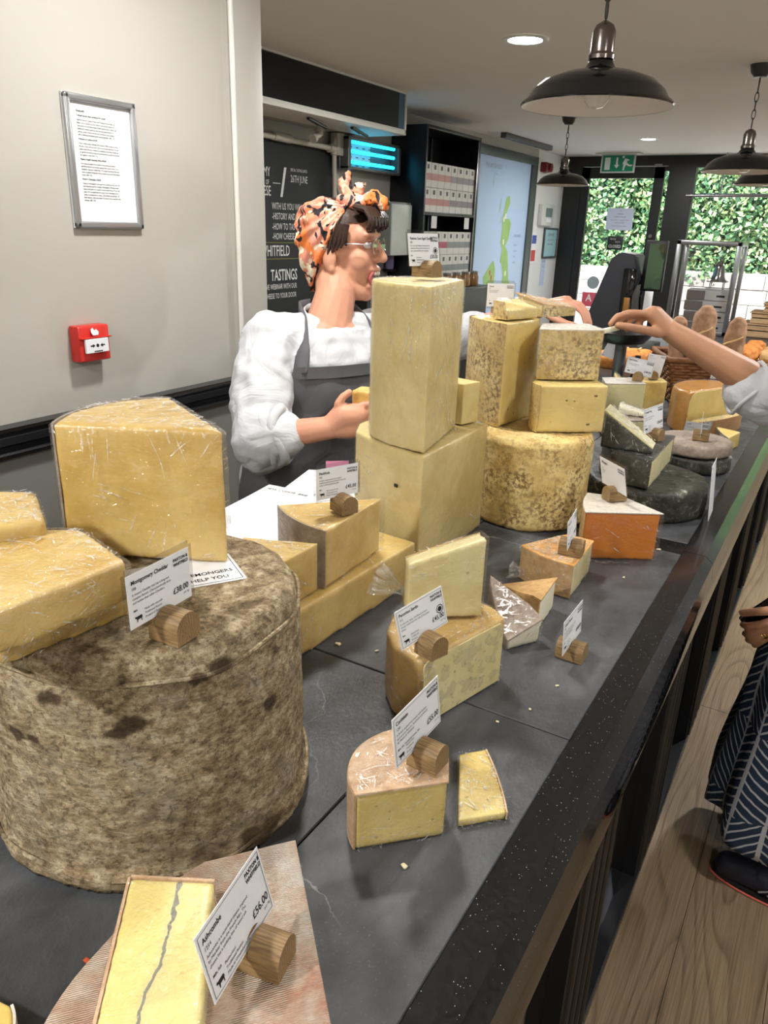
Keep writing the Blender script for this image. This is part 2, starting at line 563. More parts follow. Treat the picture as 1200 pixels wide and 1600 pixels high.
def slate_mat():
    s = NT('dark_slate')
    st = s.co((1.0, 0.6, 1.0), (0, 0, 0.5))
    f = s.noise(9, 8, 0.65, vec=st, dist=0.4)
    col = s.ramp(f, [(0.3, srgb(46, 47, 49)), (0.55, srgb(70, 72, 75)), (0.75, srgb(98, 100, 104))])
    dust = s.ramp(s.noise(260, 3, 0.7), [(0.62, 0.0), (0.75, 1.0)])
    dg = s.ramp(s.noise(6, 4), [(0.4, 0.0), (0.7, 1.0)])
    col = s.mix(s.math('MULTIPLY', s.math('MULTIPLY', dust, dg), 0.4), col, srgb(150, 150, 150))
    v = s.n('TexVoronoi'); v.feature = 'DISTANCE_TO_EDGE'; v.inputs['Scale'].default_value = 2.3
    dv = s.n('VectorMath'); dv.operation = 'ADD'
    nz = s.n('TexNoise'); nz.inputs['Scale'].default_value = 7; nz.inputs['Detail'].default_value = 6
    s.l(s.co(), nz.inputs[0]); sc_ = s.n('VectorMath'); sc_.operation = 'SCALE'; sc_.inputs['Scale'].default_value = 0.35
    s.l(nz.outputs['Color'], sc_.inputs[0]); s.l(s.co(), dv.inputs[0]); s.l(sc_.outputs[0], dv.inputs[1]); s.l(dv.outputs[0], v.inputs['Vector'])
    vein = s.ramp(v.outputs['Distance'], [(0.0, 1.0), (0.006, 0.0)])
    vg = s.ramp(s.noise(3.1, 2), [(0.53, 0.0), (0.6, 1.0)])
    col = s.mix(s.math('MULTIPLY', s.math('MULTIPLY', vein, vg), 0.4), col, srgb(190, 190, 186))
    s.color(col)
    s.set(s.ramp(s.noise(30, 5), [(0.3, 0.34), (0.7, 0.55)]), 0, 0.5)
    s.bump(s.math('ADD', s.noise(40, 8, 0.7, vec=st), s.math('MULTIPLY', f, 2.0)), 0.55, 0.004)
    return s.m
SLATE = slate_mat()

def granite_mat():
    s = NT('black_granite')
    f = s.noise(180, 3)
    col = s.ramp(f, [(0.3, srgb(14, 14, 15)), (0.7, srgb(32, 31, 32))])
    v = s.n('TexVoronoi'); v.inputs['Scale'].default_value = 300
    s.l(s.co(), v.inputs['Vector'])
    sp = s.ramp(v.outputs['Distance'], [(0.09, 1.0), (0.15, 0.0)])
    sep = s.n('SeparateColor'); s.l(v.outputs['Color'], sep.inputs[0])
    gate = s.ramp(sep.outputs[0], [(0.66, 0.0), (0.72, 1.0)])
    col = s.mix(s.math('MULTIPLY', sp, gate), col, srgb(190, 192, 196))
    s.color(col).set(0.12, 0, 0.5)
    return s.m
GRANITE = granite_mat()

def wood_mat(name, c1, c2, c3, sc=1.0, axis='Y', rough=0.55, grain=1.0, contrast=1.0):
    s = NT(name)
    stretch = {'X': (0.12, 1, 1), 'Y': (1, 0.12, 1), 'Z': (1, 1, 0.12)}[axis]
    vec = s.co(tuple(x * sc for x in stretch))
    d = s.noise(7, 3, 0.5, vec=vec)
    w = s.n('TexWave'); w.wave_type = 'BANDS'; w.bands_direction = 'X' if axis != 'X' else 'Y'
    w.inputs['Scale'].default_value = 16 * grain; w.inputs['Distortion'].default_value = 14; w.inputs['Detail'].default_value = 3
    w.inputs['Detail Scale'].default_value = 0.8
    s.l(vec, w.inputs[0])
    col = s.ramp(w.outputs['Fac'], [(0.0, srgb(*c1)), (0.22, srgb(*c2)), (0.75, srgb(*c3))])
    fib = s.noise(160, 3, 0.6, vec=s.co(tuple(x * sc for x in {'X': (0.03, 1, 1), 'Y': (1, 0.03, 1), 'Z': (1, 1, 0.03)}[axis])))
    col = s.mix(0.35 * contrast, col, s.ramp(fib, [(0.35, srgb(*c1)), (0.65, srgb(*c3))]))
    col = s.mix(0.3, col, s.ramp(d, [(0.35, srgb(*c2)), (0.65, srgb(*c3))]))
    s.color(col).set(rough, 0, 0.35)
    s.bump(s.math('ADD', fib, w.outputs['Fac']), 0.2, 0.0012)
    return s.m
OAK = wood_mat('oak_block', (98, 76, 50), (128, 102, 68), (158, 130, 90), sc=6, axis='X', grain=1.2)
def plank_mat():
    s = NT('oak_plank')
    n1 = s.noise(2.6, 2, 0.45, vec=s.co((1.0, 0.16, 1.0)))
    ring = s.math('FRACT', s.math('MULTIPLY', n1, 34.0), 0)
    ln = s.ramp(ring, [(0.0, 1.0), (0.10, 0.75), (0.30, 0.1), (0.9, 0.0), (1.0, 1.0)])
    tone = s.ramp(s.noise(1.7, 3, vec=s.co((1.0, 0.3, 1.0))), [(0.35, srgb(126, 105, 80)), (0.65, srgb(164, 142, 112))])
    fib = s.noise(260, 2, 0.6, vec=s.co((1.0, 0.02, 1.0)))
    col = s.mix(s.math('MULTIPLY', ln, 0.62), tone, srgb(84, 66, 48))
    col = s.mix(0.22, col, s.ramp(fib, [(0.35, srgb(92, 74, 54)), (0.65, srgb(196, 174, 142))]))
    s.color(col).set(0.48, 0, 0.4)
    s.bump(s.math('SUBTRACT', fib, ln), 0.25, 0.001)
    return s.m
FLOORWOOD = plank_mat()
CRATE = wood_mat('pine_crate', (150, 118, 82), (176, 144, 106), (198, 168, 130), sc=3, axis='X', rough=0.7)

BLACK = plain('black_satin', (20, 20, 22), 0.35)
BLACK_GLOSS = plain('black_gloss', (10, 10, 11), 0.06, spec=0.6)
CHROME = plain('chrome', (210, 212, 214), 0.12, metal=1.0, var=0.03)
BRUSHED = plain('brushed_steel', (150, 152, 155), 0.3, metal=1.0, var=0.05)
PAPER = plain('white_paper', (232, 234, 238), 0.6, var=0.02)
INK = plain('black_ink', (24, 24, 28), 0.6, var=0.0)
GREYINK = plain('grey_ink', (90, 90, 96), 0.6, var=0.0)
CHALK = plain('chalk_paint', (214, 216, 214), 0.8, var=0.15, nsc=90)
# ------------------------------------------------------------------ the room shell
CEIL = 2.35
WALLPAINT = plain('warm_grey_wall_paint', (180, 177, 169), 0.45, var=0.02, nsc=3, bump=0.04, bsc=400)
LOWPAINT = plain('grey_lower_wall_paint', (128, 127, 122), 0.4, var=0.03, nsc=3)
CEILPAINT = plain('ceiling_paint', (236, 234, 231), 0.8, var=0.02, nsc=2)
WHITEWALL = plain('white_wall_paint', (226, 228, 226), 0.6, var=0.02, nsc=3)
TRIMWHITE = plain('white_trim', (222, 221, 214), 0.35, var=0.02)
DARKFRAME = plain('black_frame_paint', (26, 28, 30), 0.4)

def struct(name, me, mat, parent=None):
    o = link(name, me, mat, parent)
    if parent is None: o['kind'] = 'structure'
    return o

floor = struct('floor', box((-3.6, -2.4, -0.08), (2.7, 9.75, -0.006)), FLOORWOOD)
ceiling = struct('ceiling', box((-3.6, -2.4, CEIL), (2.7, 9.75, CEIL + 0.08)), CEILPAINT)
wl = struct('wall_left', box((-1.76, -2.3, 0), (-1.68, 1.88, CEIL)), WALLPAINT)
struct('lower_panel', box((-1.6799, -2.3, 0.06), (-1.674, 1.878, 0.975)), LOWPAINT, wl)
wr_ = struct('wall_recess', box((-3.4, 1.9, 0), (-3.3, 9.75, CEIL)), WALLPAINT)
struct('window_lit_section', box((-3.299, 8.68, 0), (-3.292, 9.598, CEIL - 0.002)), WHITEWALL, wr_)  # paler wall end: brightness from the window put into its colour
struct('wall_return', box((-3.3, 1.94, 0), (-1.72, 2.015, CEIL)), WALLPAINT)
struct('wall_right', box((2.6, -2.3, 0), (2.7, 9.6, CEIL)), WHITEWALL)
struct('wall_rear', box((-1.68, -2.4, 0), (2.6, -2.3, CEIL)), WHITEWALL)
# casing board closing the end of the near wall
struct('trim_2', box((-1.72, 1.878, 0), (-1.66, 2.02, CEIL), 0.004), WALLPAINT)
struct('trim_3', tube([(-1.655, 1.88, z) for z in np.linspace(0.02, CEIL - 0.01, 12)], 0.008, 8), TRIMWHITE)
# dado rail: stepped black moulding
def rail(y0, y1):
    prof = [(0, 0.975), (0.018, 0.975), (0.022, 0.985), (0.014, 0.992), (0.014, 1.004), (0.026, 1.010), (0.026, 1.028),
            (0.018, 1.034), (0.030, 1.044), (0.034, 1.052), (0.0, 1.054)]
    vs_, fs = [], []
    for y in (y0, y1):
        for d, z in prof: vs_.append((-1.674 + d, y, z))
    n = len(prof)
    for i in range(n):
        j = (i + 1) % n
        fs.append((i, j, n + j, n + i))
    fs.append(tuple(range(n))); fs.append(tuple(range(2 * n - 1, n - 1, -1)))
    return me_from(vs_, fs, 25)
struct('trim_1', rail(-2.3, 1.868), plain('black_rail_paint', (30, 31, 34), 0.25))
struct('baseboard_left', box((-1.674, -2.3, 0), (-1.655, 1.878, 0.12), 0.004), plain('black_rail_paint', (30, 31, 34), 0.25))
struct('baseboard_right', box((2.58, -2.28, 0), (2.598, 9.58, 0.12), 0.004), DARKFRAME)

# floor planks on the customers' side
pw = 0.19
k = 0
for i in range(9):
    x0 = -0.235 + i * pw
    y = [-0.4, 0.25, -0.9, -0.1, -0.65, 0.1, -0.3, -0.8, 0.0][i] if i else -0.61
    while y < 7.0:
        L = 1.55 if i % 2 == 0 else 1.85
        L = L + 0.2 * math.sin(i * 3 + y)
        if i == 0: L = 1.555
        o = link('plank', box((x0 + 0.0006, y + 0.0006, -0.006), (x0 + pw - 0.0006, y + L - 0.0006, 0.0), 0.0006, 1), FLOORWOOD, floor)
        y += L; k += 1

# ------------------------------------------------------------------ far shopfront: door and window
yf = 9.6
wf = struct('wall_far', boxes([((-3.3, yf, 2.24), (2.6, yf + 0.1, CEIL)), ((-3.3, yf, 0), (-3.08, yf + 0.1, 2.24)),
                               ((-2.085, yf, 0), (-1.80, yf + 0.1, 2.24)), ((-1.80, yf, 0), (2.6, yf + 0.1, 0.45))]), DARKFRAME)
d1 = struct('door_1', boxes([((-3.08, yf + 0.01, 2.115), (-2.14, yf + 0.06, 2.235)), ((-3.08, yf + 0.01, 0.005), (-2.985, yf + 0.06, 2.235)),
                             ((-2.245, yf + 0.01, 0.005), (-2.135, yf + 0.06, 2.235)), ((-3.08, yf + 0.01, 0.005), (-2.14, yf + 0.06, 0.22))]), DARKFRAME)
struct('glass', box((-2.985, yf + 0.03, 0.22), (-2.245, yf + 0.036, 2.115)), GLASS, d1)
struct('closer_arm', boxes([((-2.86, yf - 0.03, 2.20), (-2.62, yf + 0.01, 2.235)), ((-2.62, yf - 0.02, 2.235), (-2.10, yf - 0.005, 2.245)), ((-2.25, yf - 0.03, 2.232), (-2.17, yf + 0.012, 2.262))]), BRUSHED, d1)
struct('lock', cyl((-2.19, yf + 0.01, 1.50), (-2.19, yf - 0.015, 1.50), 0.02), CHROME, d1)
struct('handle', box((-2.20, yf - 0.06, 0.95), (-2.175, yf + 0.012, 1.25), 0.006), BRUSHED, d1)
w1 = struct('window_1', boxes([((-1.80, yf + 0.02, 2.225), (2.6, yf + 0.07, 2.24)), ((-1.80, yf + 0.02, 0.45), (2.6, yf + 0.07, 0.49)),
                               ((0.36, yf + 0.02, 0.49), (0.42, yf + 0.07, 2.225))]), DARKFRAME)
struct('glass', box((-1.80, yf + 0.04, 0.49), (0.36, yf + 0.046, 2.225)), GLASS, w1)
struct('glass', box((0.42, yf + 0.04, 0.49), (2.6, yf + 0.046, 2.225)), GLASS, w1)
w2 = struct('window_2', boxes([((-2.135, yf + 0.02, 2.19), (-2.085, yf + 0.05, 2.24)), ((-2.135, yf + 0.02, 0.0), (-2.085, yf + 0.05, 0.2))]), DARKFRAME)
struct('glass', box((-2.132, yf + 0.03, 0.2), (-2.088, yf + 0.036, 2.19)), GLASS, w2)

# ------------------------------------------------------------------ ceiling lamps
LAMPON = emit('lamp_diffuser', (255, 253, 246), 40.0)
def downlight(x, y, w, label, size=0.09, spread=175, color=(1.0, 0.98, 0.955)):
    t = thing('ceiling_downlight', label, 'ceiling light', (x, y, CEIL))
    link('trim_ring', lathe([(size * 0.86, -0.001), (size * 0.9, -0.006), (size * 1.15, -0.006), (size * 1.22, -0.0005)], 32, cap=False), TRIMWHITE, t)
    link('diffuser', lathe([(0.0, -0.003), (size * 0.88, -0.003), (size * 0.88, -0.001)], 32, cap=False), LAMPON, t)
    ld = bpy.data.lights.new('lamp', 'AREA'); ld.shape = 'DISK'; ld.size = size * 1.6; ld.energy = w; ld.spread = R_(spread)
    ld.color = color
    lo = bpy.data.objects.new('lamp', ld); COL.objects.link(lo); lo.parent = t; lo.location = (0, 0, -0.012)
    return t
downlight(-1.56, 3.80, 46, 'round ceiling downlight glowing white near the bulkhead box')
downlight(-1.96, 7.95, 34, 'round ceiling downlight glowing white in front of the exit sign', size=0.075)
downlight(-1.05, 1.40, 17, 'round ceiling downlight over the gap behind the counter by the grey wall')
downlight(-0.95, -0.75, 38, 'added unseen fill downlight over the near end of the counter')  # added out of view to fill the faces turned to the camera
downlight(0.55, 3.60, 40, 'round ceiling downlight over the aisle beside the bread basket')
downlight(0.55, 1.30, 13, 'added unseen fill downlight over the customer side of the counter')  # added out of view to brighten the right-hand faces of the stack
downlight(0.70, -1.20, 22, 'added unseen fill downlight over the floor at the rear of the shop')  # added behind the camera as general fill, no known lamp here
downlight(0.80, 6.60, 34, 'added unseen downlight near the shop window')  # added out of frame to light this end, no known lamp here
# ------------------------------------------------------------------ the counter
ct = thing('cheese_counter', 'long black counter with slate top, granite edge and glossy panelled front', 'counter', (-0.6, 2.4, 0))
def cpart(name, me, mat, par=None):
    me.transform(Matrix.Translation((0.6, -2.4, 0)))
    return link(name, me, mat, par or ct)
ZS = 0.92
XB = -1.06
# body and back
cpart('body', box((XB + 0.03, -0.3, 0.10), (-0.21, 6.45, 0.878)), BLACK)
# slate tiles: joints across the counter and one lengthwise
ys = [-0.38, 0.218, 0.818, 1.418, 1.528]
ti = 0
def tile(x0, x1, y0, y1, dz=0.0):
    global ti
    g = 0.0012
    cpart('slate_tile', box((x0 + g, y0 + g, 0.88), (x1 - g, y1 - g, ZS + dz), 0.0012, 1), SLATE); ti += 1
for q, (a, b) in enumerate(zip(ys[:-1], ys[1:])):
    if q == 1:
        tile(-0.38, -0.195, a, b); tile(-0.98, -0.38, a, b, -0.0006); tile(XB, -0.98, a, b)
    else:
        tile(-0.605, -0.195, a, b); tile(XB, -0.605, a, b, -0.0004)
ys2 = [1.592, 2.19, 2.79, 3.39, 3.99, 4.59, 5.19, 5.79, 6.45]
for a, b in zip(ys2[:-1], ys2[1:]):
    tile(-0.605, -0.195, a, b); tile(XB, -0.605, a, b, -0.0004)
# granite nosing with bevelled edge, in two lengths, and the cross strip between the two counters
def nosing(y0, y1):
    prof = [(-0.195, 0.872), (-0.195, ZS + 0.0005), (-0.153, ZS + 0.0005), (-0.136, ZS - 0.014), (-0.132, ZS - 0.05), (-0.15, ZS - 0.053), (-0.15, 0.866)]
    vs_ = [(x, y, z) for y in (y0, y1) for x, z in prof]; n = len(prof)
    fs = [(i, (i + 1) % n, n + (i + 1) % n, n + i) for i in range(n)] + [tuple(range(n)), tuple(range(2 * n - 1, n - 1, -1))]
    bm = bmesh.new(); bm.from_mesh(me_from(vs_, fs)); return me_from_bm(bm, 15)
cpart('granite_edge', nosing(-0.38, 1.544), GRANITE)
cpart('granite_edge', nosing(1.546, 6.45), GRANITE)
cpart('granite_strip', box((XB, 1.5285, 0.88), (-0.1955, 1.5915, ZS + 0.0003), 0.001, 1), GRANITE)
# fascia, pilasters, panels, plinth
cpart('fascia', box((-0.20, -0.36, 0.74), (-0.145, 6.44, 0.866), 0.002), BLACK_GLOSS)
PANEL = plain('smoked_panel', (16, 15, 14), 0.03, spec=0.9)
edges = [-0.34, 0.27, 0.88, 1.49, 2.10, 2.71, 3.32, 3.93, 4.54, 5.15, 5.76]
for y in edges:
    bm = bmesh.new()
    bm_box(bm, (-0.205, y, 0.115), (-0.165, y + 0.20, 0.742))
    for q in range(4): bm_cyl(bm, (-0.166, y + 0.025 + q * 0.05, 0.12), (-0.166, y + 0.025 + q * 0.05, 0.74), 0.009, n=10)
    cpart('fluted_pilaster', me_from_bm(bm), BLACK)
for a, b in zip(edges[:-1], edges[1:]):
    cpart('front_panel', box((-0.209, a + 0.20, 0.116), (-0.192, b, 0.742)), PANEL)
cpart('plinth', box((-0.205, -0.36, 0.0), (-0.178, 6.44, 0.085), 0.002), BLACK)
cpart('kick_rail', boxes([((-0.205, -0.36, 0.085), (-0.160, 6.44, 0.115))], 0.003), plain('dark_metal', (58, 60, 64), 0.28, metal=0.7))
# ------------------------------------------------------------------ cheese builder
def cheese(name, label, z0, z1, pts, paste, rind=None, rmat=None, top=None, bottom=None, film=None, famp=0.0, vox=None,
           rt=0.0022, ztop=None, bev=0.0025, amp=0.0006, seed=1.0, film_grow=0.0007, glint_count=None, group=None, cat='cheese', taper=0.0, smn=3, wrapname='cling_film'):
    """pts: plan corners in metres, counter-clockwise.  rind: {edge index: bulge} edges that carry the rind (bowed outwards).
    top / bottom: rind material for a thin skin on that face.  film: material of the wrap."""
    assert poly_area(pts) > 0, name
    if vox is not None: film_grow = max(film_grow, amp * 1.3 + 0.0004)
    cx = sum(p[0] for p in pts) / len(pts); cyy = sum(p[1] for p in pts) / len(pts)
    L = [(x - cx, y - cyy) for x, y in pts]
    rind = rind or {}
    poly, runs = [], []
    for i, p in enumerate(L):
        q = L[(i + 1) % len(L)]
        if i in rind:
            a = arc_pts(p, q, rind[i], 8)
            poly += a[:-1]
            if runs and (runs[-1][-1] == p): runs[-1] += a[1:]
            else: runs.append(list(a))
        else: poly.append(p)
    if len(runs) > 1 and runs[0][0] == runs[-1][-1] and 0 in rind and (len(L) - 1) in rind:
        runs[0] = runs[-1] + runs[0][1:]; runs.pop()
    h = z1 - z0
    zt = None if ztop is None else (lambda x, y: ztop(x + cx, y + cyy) - z0)
    t = thing(name, label, cat, (cx, cyy, z0), 0, group)
    link('paste', prism_me(poly, 0.0, h, bev, vox, smn, taper, amp, seed, zt), paste, t)
    for r in runs:
        link('rind', strip_me(r, 0.0004, h - 0.0004, rt, (lambda x, y: zt(x, y) - 0.0004) if zt else None), rmat, t)
    if top is not None:
        g = offset_poly(poly, rt * 0.8 if runs else 0.0004)
        if zt is None: link('rind', prism_me(g, h - 0.0012, h + 0.0022, 0.001), top, t)
        else:
            me = prism_me(g, 0, 0, 0, ztop=lambda x, y: zt(x, y) + 0.002)
            for v in me.vertices:
                if v.co.z < 1e-6: v.co.z = zt(v.co.x, v.co.y) - 0.001
            link('rind', me, top, t)
    if bottom is not None:
        link('rind', prism_me(offset_poly(poly, 0.0006), -0.0002, 0.004, 0.0008), bottom, t)
    if film is not None:
        g = offset_poly(poly, film_grow + (rt if runs else 0.0))
        zz = None if zt is None else (lambda x, y: zt(x, y) + film_grow + 0.0015)
        me = prism_me(g, -0.0001 if not famp else 0.001, h + film_grow + (0.0022 if top is not None else 0.0), 0.003, 0.0045 if famp else None, 2, taper, 0.0, 0, zz)
        if famp: displace(me, famp, 70.0, seed + 5, famp * 0.5, 190.0)
        link(wrapname, me, film, t)
        nc = glint_count if glint_count is not None else (130 if film is FILM else 60)
        if nc: crease_glints(t, poly, h, zt, nc, seed, film_grow + (rt if runs else 0.0) + abs(famp) * 0.5 + 0.0003, film_grow + (0.0022 if top is not None else 0.0) + (0.0015 if zt else 0.0) + abs(famp) * 0.5)
    return t

def crease_glints(t, poly, h, zt, n, seed, off, offt):
    """painted glints on the creases of a wrap: thin whitish bent ribbons over the sides, dense along the top edges"""
    rd = random.Random(int(seed * 97) + 5)
    m = len(poly)
    Ls = [(Vector(poly[(i + 1) % m]) - Vector(poly[i])).length for i in range(m)]
    V, F = [], []
    def ribbon(p, d, nrm, L, w):
        s_ = nrm.cross(d).normalized() * w
        bend = s_.normalized() * L * rd.uniform(-0.07, 0.07)
        b = len(V)
        for f, ww in ((0.0, 0.1), (0.3, 1.0), (0.7, 0.9), (1.0, 0.1)):
            c = p + d * (L * (f - 0.5)) + bend * (4 * f * (1 - f))
            V.extend([c - s_ * ww, c + s_ * ww])
        for k in range(3): F.append((b + 2 * k, b + 2 * k + 1, b + 2 * k + 3, b + 2 * k + 2))
    top = lambda x, y: h if zt is None else zt(x, y)
    n = int(n * 0.6)
    ks = min(2.2, max(1.0, (t.location.x ** 2 + t.location.y ** 2) ** 0.5 / 0.62))    # farther pieces get longer, broader glint ribbons
    for c in range(max(1, n // 7)):
        i = rd.choices(range(m), Ls)[0]
        a, b_ = Vector(poly[i]), Vector(poly[(i + 1) % m]); e = (b_ - a).normalized(); nr = Vector((e.y, -e.x, 0)); e3 = Vector((e.x, e.y, 0))
        u0 = rd.random(); v0 = rd.choice((rd.uniform(0.75, 0.98), rd.uniform(0.05, 0.95), rd.uniform(0.02, 0.2)))
        ang = rd.uniform(0, PI)
        for q in range(7):
            u_ = min(0.97, max(0.03, u0 + rd.gauss(0, 0.012 * ks / max(0.02, Ls[i])))); p2 = a.lerp(b_, u_)
            hh = top(p2.x, p2.y); z = min(hh * 0.97, max(0.03 * hh, v0 * hh + rd.gauss(0, 0.010 * ks)))
            an = ang + rd.gauss(0, 0.13); d = e3 * math.cos(an) + Vector((0, 0, 1)) * math.sin(an)
            L = rd.uniform(0.005, 0.026) * ks ** 1.4; L = min(L, 1.6 * min(z, hh - z) + 0.002, 1.6 * Ls[i] * min(u_, 1 - u_) + 0.002)
            ribbon(Vector((p2.x, p2.y, z)) + nr * off, d, nr, L, rd.uniform(0.00016, 0.00055) * ks)
    cx = sum(p[0] for p in poly) / m; cy_ = sum(p[1] for p in poly) / m
    an = 0.0
    for c in range(n):
        i = rd.choices(range(m), Ls)[0] if c % 4 == 0 else i; p2 = Vector(poly[i]).lerp(Vector(poly[(i + 1) % m]), rd.random())
        f = rd.uniform(0.02, 0.35) if c % 3 else rd.uniform(0.05, 0.9)
        x, y = p2.x + (cx - p2.x) * f, p2.y + (cy_ - p2.y) * f
        an = rd.uniform(0, PI) if c % 4 == 0 else an + rd.gauss(0, 0.15); up = Vector((0, 0, 1))
        if zt is not None:
            ee = 0.002; up = Vector((-(zt(x + ee, y) - zt(x - ee, y)) / (2 * ee), -(zt(x, y + ee) - zt(x, y - ee)) / (2 * ee), 1)).normalized()
        d = Vector((math.cos(an), math.sin(an), 0)); d = (d - up * d.dot(up)).normalized()
        L = min(rd.uniform(0.006, 0.024) * ks, 1.5 * f * (Vector((cx, cy_)) - p2).length + 0.001)
        ribbon(Vector((x, y, top(x, y))) + up * (offt + 0.0003), d, up, L, rd.uniform(0.0002, 0.0007) * ks)
    o = link('film_crease_glints', me_from(V, F, 80), CREASE_GLINT, t); o['kind'] = 'stuff'

def tuft(name, loc, direction, length, rad, parent, seed, mat=None):
    """gathered end of a film wrap: a crumpled flaring frill"""
    d = Vector(direction).normalized()
    q = Vector((0, 0, 1)).rotation_difference(d).to_matrix()
    n, m = 40, 10
    vs_, fs = [], []
    for k in range(m + 1):
        f = k / m
        for i in range(n):
            a = 2 * PI * i / n
            r = rad * (0.25 + 0.95 * f ** 1.3) * (1 + 0.45 * noise.noise(Vector((math.cos(a) * 2.2, math.sin(a) * 2.2, f * 2.0 + seed))) + 0.22 * math.sin(9 * a + 3 * f + seed))
            p = Vector((r * math.cos(a), r * math.sin(a), f * length * (1 + 0.25 * noise.noise(Vector((math.cos(a), math.sin(a), seed + 4))))))
            vs_.append(q @ p + Vector(loc))
    for k in range(m):
        for i in range(n):
            j = (i + 1) % n
            fs.append((k * n + i, k * n + j, (k + 1) * n + j, (k + 1) * n + i))
    return link(name, me_from(vs_, fs, 80), mat or FILM_CRUMPLE, parent)

def face_plate(t, p0, p1, h, r, mat, inset=0.006, out=0.0012, z0=0.003):
    """rounded cut face of paste standing on the plan edge p0->p1 (world metres) of thing t"""
    o = t.location; a = Vector((p0[0] - o.x, p0[1] - o.y, 0)); b = Vector((p1[0] - o.x, p1[1] - o.y, 0)); e = (b - a).normalized(); nr = Vector((e.y, -e.x, 0)); L = (b - a).length
    pts = [(inset, z0), (L - inset, z0)]
    for q in range(9): pts.append((L - inset - r + r * math.cos(q * PI / 16), h - inset * 0.6 - r + r * math.sin(q * PI / 16)))
    for q in range(9): pts.append((inset + r - r * math.sin(q * PI / 16), h - inset * 0.6 - r + r * math.cos(q * PI / 16)))
    V = [a + e * u + Vector((0, 0, v)) + nr * k for k in (-0.004, out) for u, v in pts]; n = len(pts)
    F = [tuple(range(n - 1, -1, -1)), tuple(range(n, 2 * n))] + [(i, (i + 1) % n, n + (i + 1) % n, n + i) for i in range(n)]
    bm = bmesh.new(); bm.from_mesh(me_from(V, F)); return link('paste', me_from_bm(bm), mat, t)

def drum(name, label, c, r, z0, z1, mat, prof=None, vox=0.005, amp=0.003, seed=2.0, group=None, fine=0.001):
    h = z1 - z0
    P = prof or [(0, 0), (r * 0.96, 0), (r, 0.03 * h), (r * 1.01, 0.5 * h), (r, 0.94 * h), (r * 0.95, h), (0, h)]
    me = remesh(lathe(P, 64), vox, 2)
    displace(me, amp, 14.0, seed, fine, 90.0)
    lo = min(v.co.z for v in me.vertices)
    for v in me.vertices:
        if v.co.z < 0.004: v.co.z = max(v.co.z, 0.0)
    o = link(name, me, mat, None, (c[0], c[1], z0))
    return tag(o, label, 'cheese', group)

# ---- the great cloth-bound wheel
def wheel():
    r, h = 0.1665, 0.25
    P = [(0, 0), (r * 0.985, 0), (r * 1.035, 0.006), (r * 1.03, 0.016), (r * 1.0, 0.026), (r * 1.005, 0.10), (r * 1.0, 0.18), (r * 0.985, 0.222), (r * 0.95, 0.241), (r * 0.89, h), (r * 0.5, h - 0.001), (0, h)]
    me = remesh(lathe(P, 96), 0.0034, 2)
    displace(me, 0.004, 11.0, 3.0, 0.0014, 70.0)
    for v in me.vertices:
        if v.co.z < 0.004: v.co.z = 0.0
        if v.co.z > h - 0.012 and (v.co.x ** 2 + v.co.y ** 2) ** 0.5 < 0.15: v.co.z = min(v.co.z, h)
    t = thing('cheddar_truckle', 'huge cloth-bound cheddar wheel with a mouldy brown-grey rind', 'cheese', (-0.58, 0.49, ZS + 0.0005))
    link('rind', me, RIND_CLOTH, t)
    for zz, rr in ((0.018, r * 1.03), (0.228, r * 0.985)):
        pts = [(rr * (1 + 0.006 * math.sin(7 * a)) * math.cos(a), rr * (1 + 0.006 * math.sin(7 * a)) * math.sin(a), zz + 0.004 * math.sin(3 * a) + 0.003 * math.sin(8 * a + 1)) for a in np.linspace(0, 2 * PI, 90)[:-1]]
        link('cloth_fold', tube(pts, 0.0022, 6, True), RIND_CLOTH, t)
    return t
wheel()
ZW = ZS + 0.2505

cheese('cheddar_wedge', 'tall film-wrapped yellow cheddar wedge standing on the cloth-bound wheel', ZW + 0.0015, 1.322,
       [(-0.692, 0.487), (-0.533, 0.571), (-0.690, 0.650), (-0.716, 0.622)], PASTE, {2: 0.004, 3: 0.02}, RIND_GREY, top=None, film=FILM_TIGHT, famp=0.0004, vox=0.0035, amp=0.0012, seed=2.2, glint_count=360)
cheese('cheddar_slab', 'lower of two film-wrapped cheddar slabs stacked at the rim of the cloth-bound wheel', ZW, 1.205,
       [(-0.655, 0.405), (-0.60, 0.318), (-0.548, 0.308), (-0.530, 0.430), (-0.60, 0.46)], PASTE, film=FILM, famp=0.0006, vox=0.004, seed=3.1, glint_count=260)
cheese('cheddar_slab', 'upper film-wrapped cheddar slab with dark rind at its tip, stacked on another slab', 1.2085, 1.246,
       [(-0.60, 0.29), (-0.505, 0.275), (-0.496, 0.404), (-0.586, 0.43), (-0.63, 0.39)], PASTE, {3: 0.006}, RIND_CLOTH, film=FILM, famp=0.0006, vox=0.004, seed=4.4, glint_count=340)
cheese('blue_veined_wedge', 'film-wrapped cheddar wedge with blue-grey veins behind the stacked slabs', ZW, 1.262,
       [(-0.745, 0.40), (-0.70, 0.345), (-0.632, 0.345), (-0.600, 0.402), (-0.677, 0.447)], PASTE, film=FILM, famp=0.0006, vox=0.004, seed=5.0, glint_count=220)

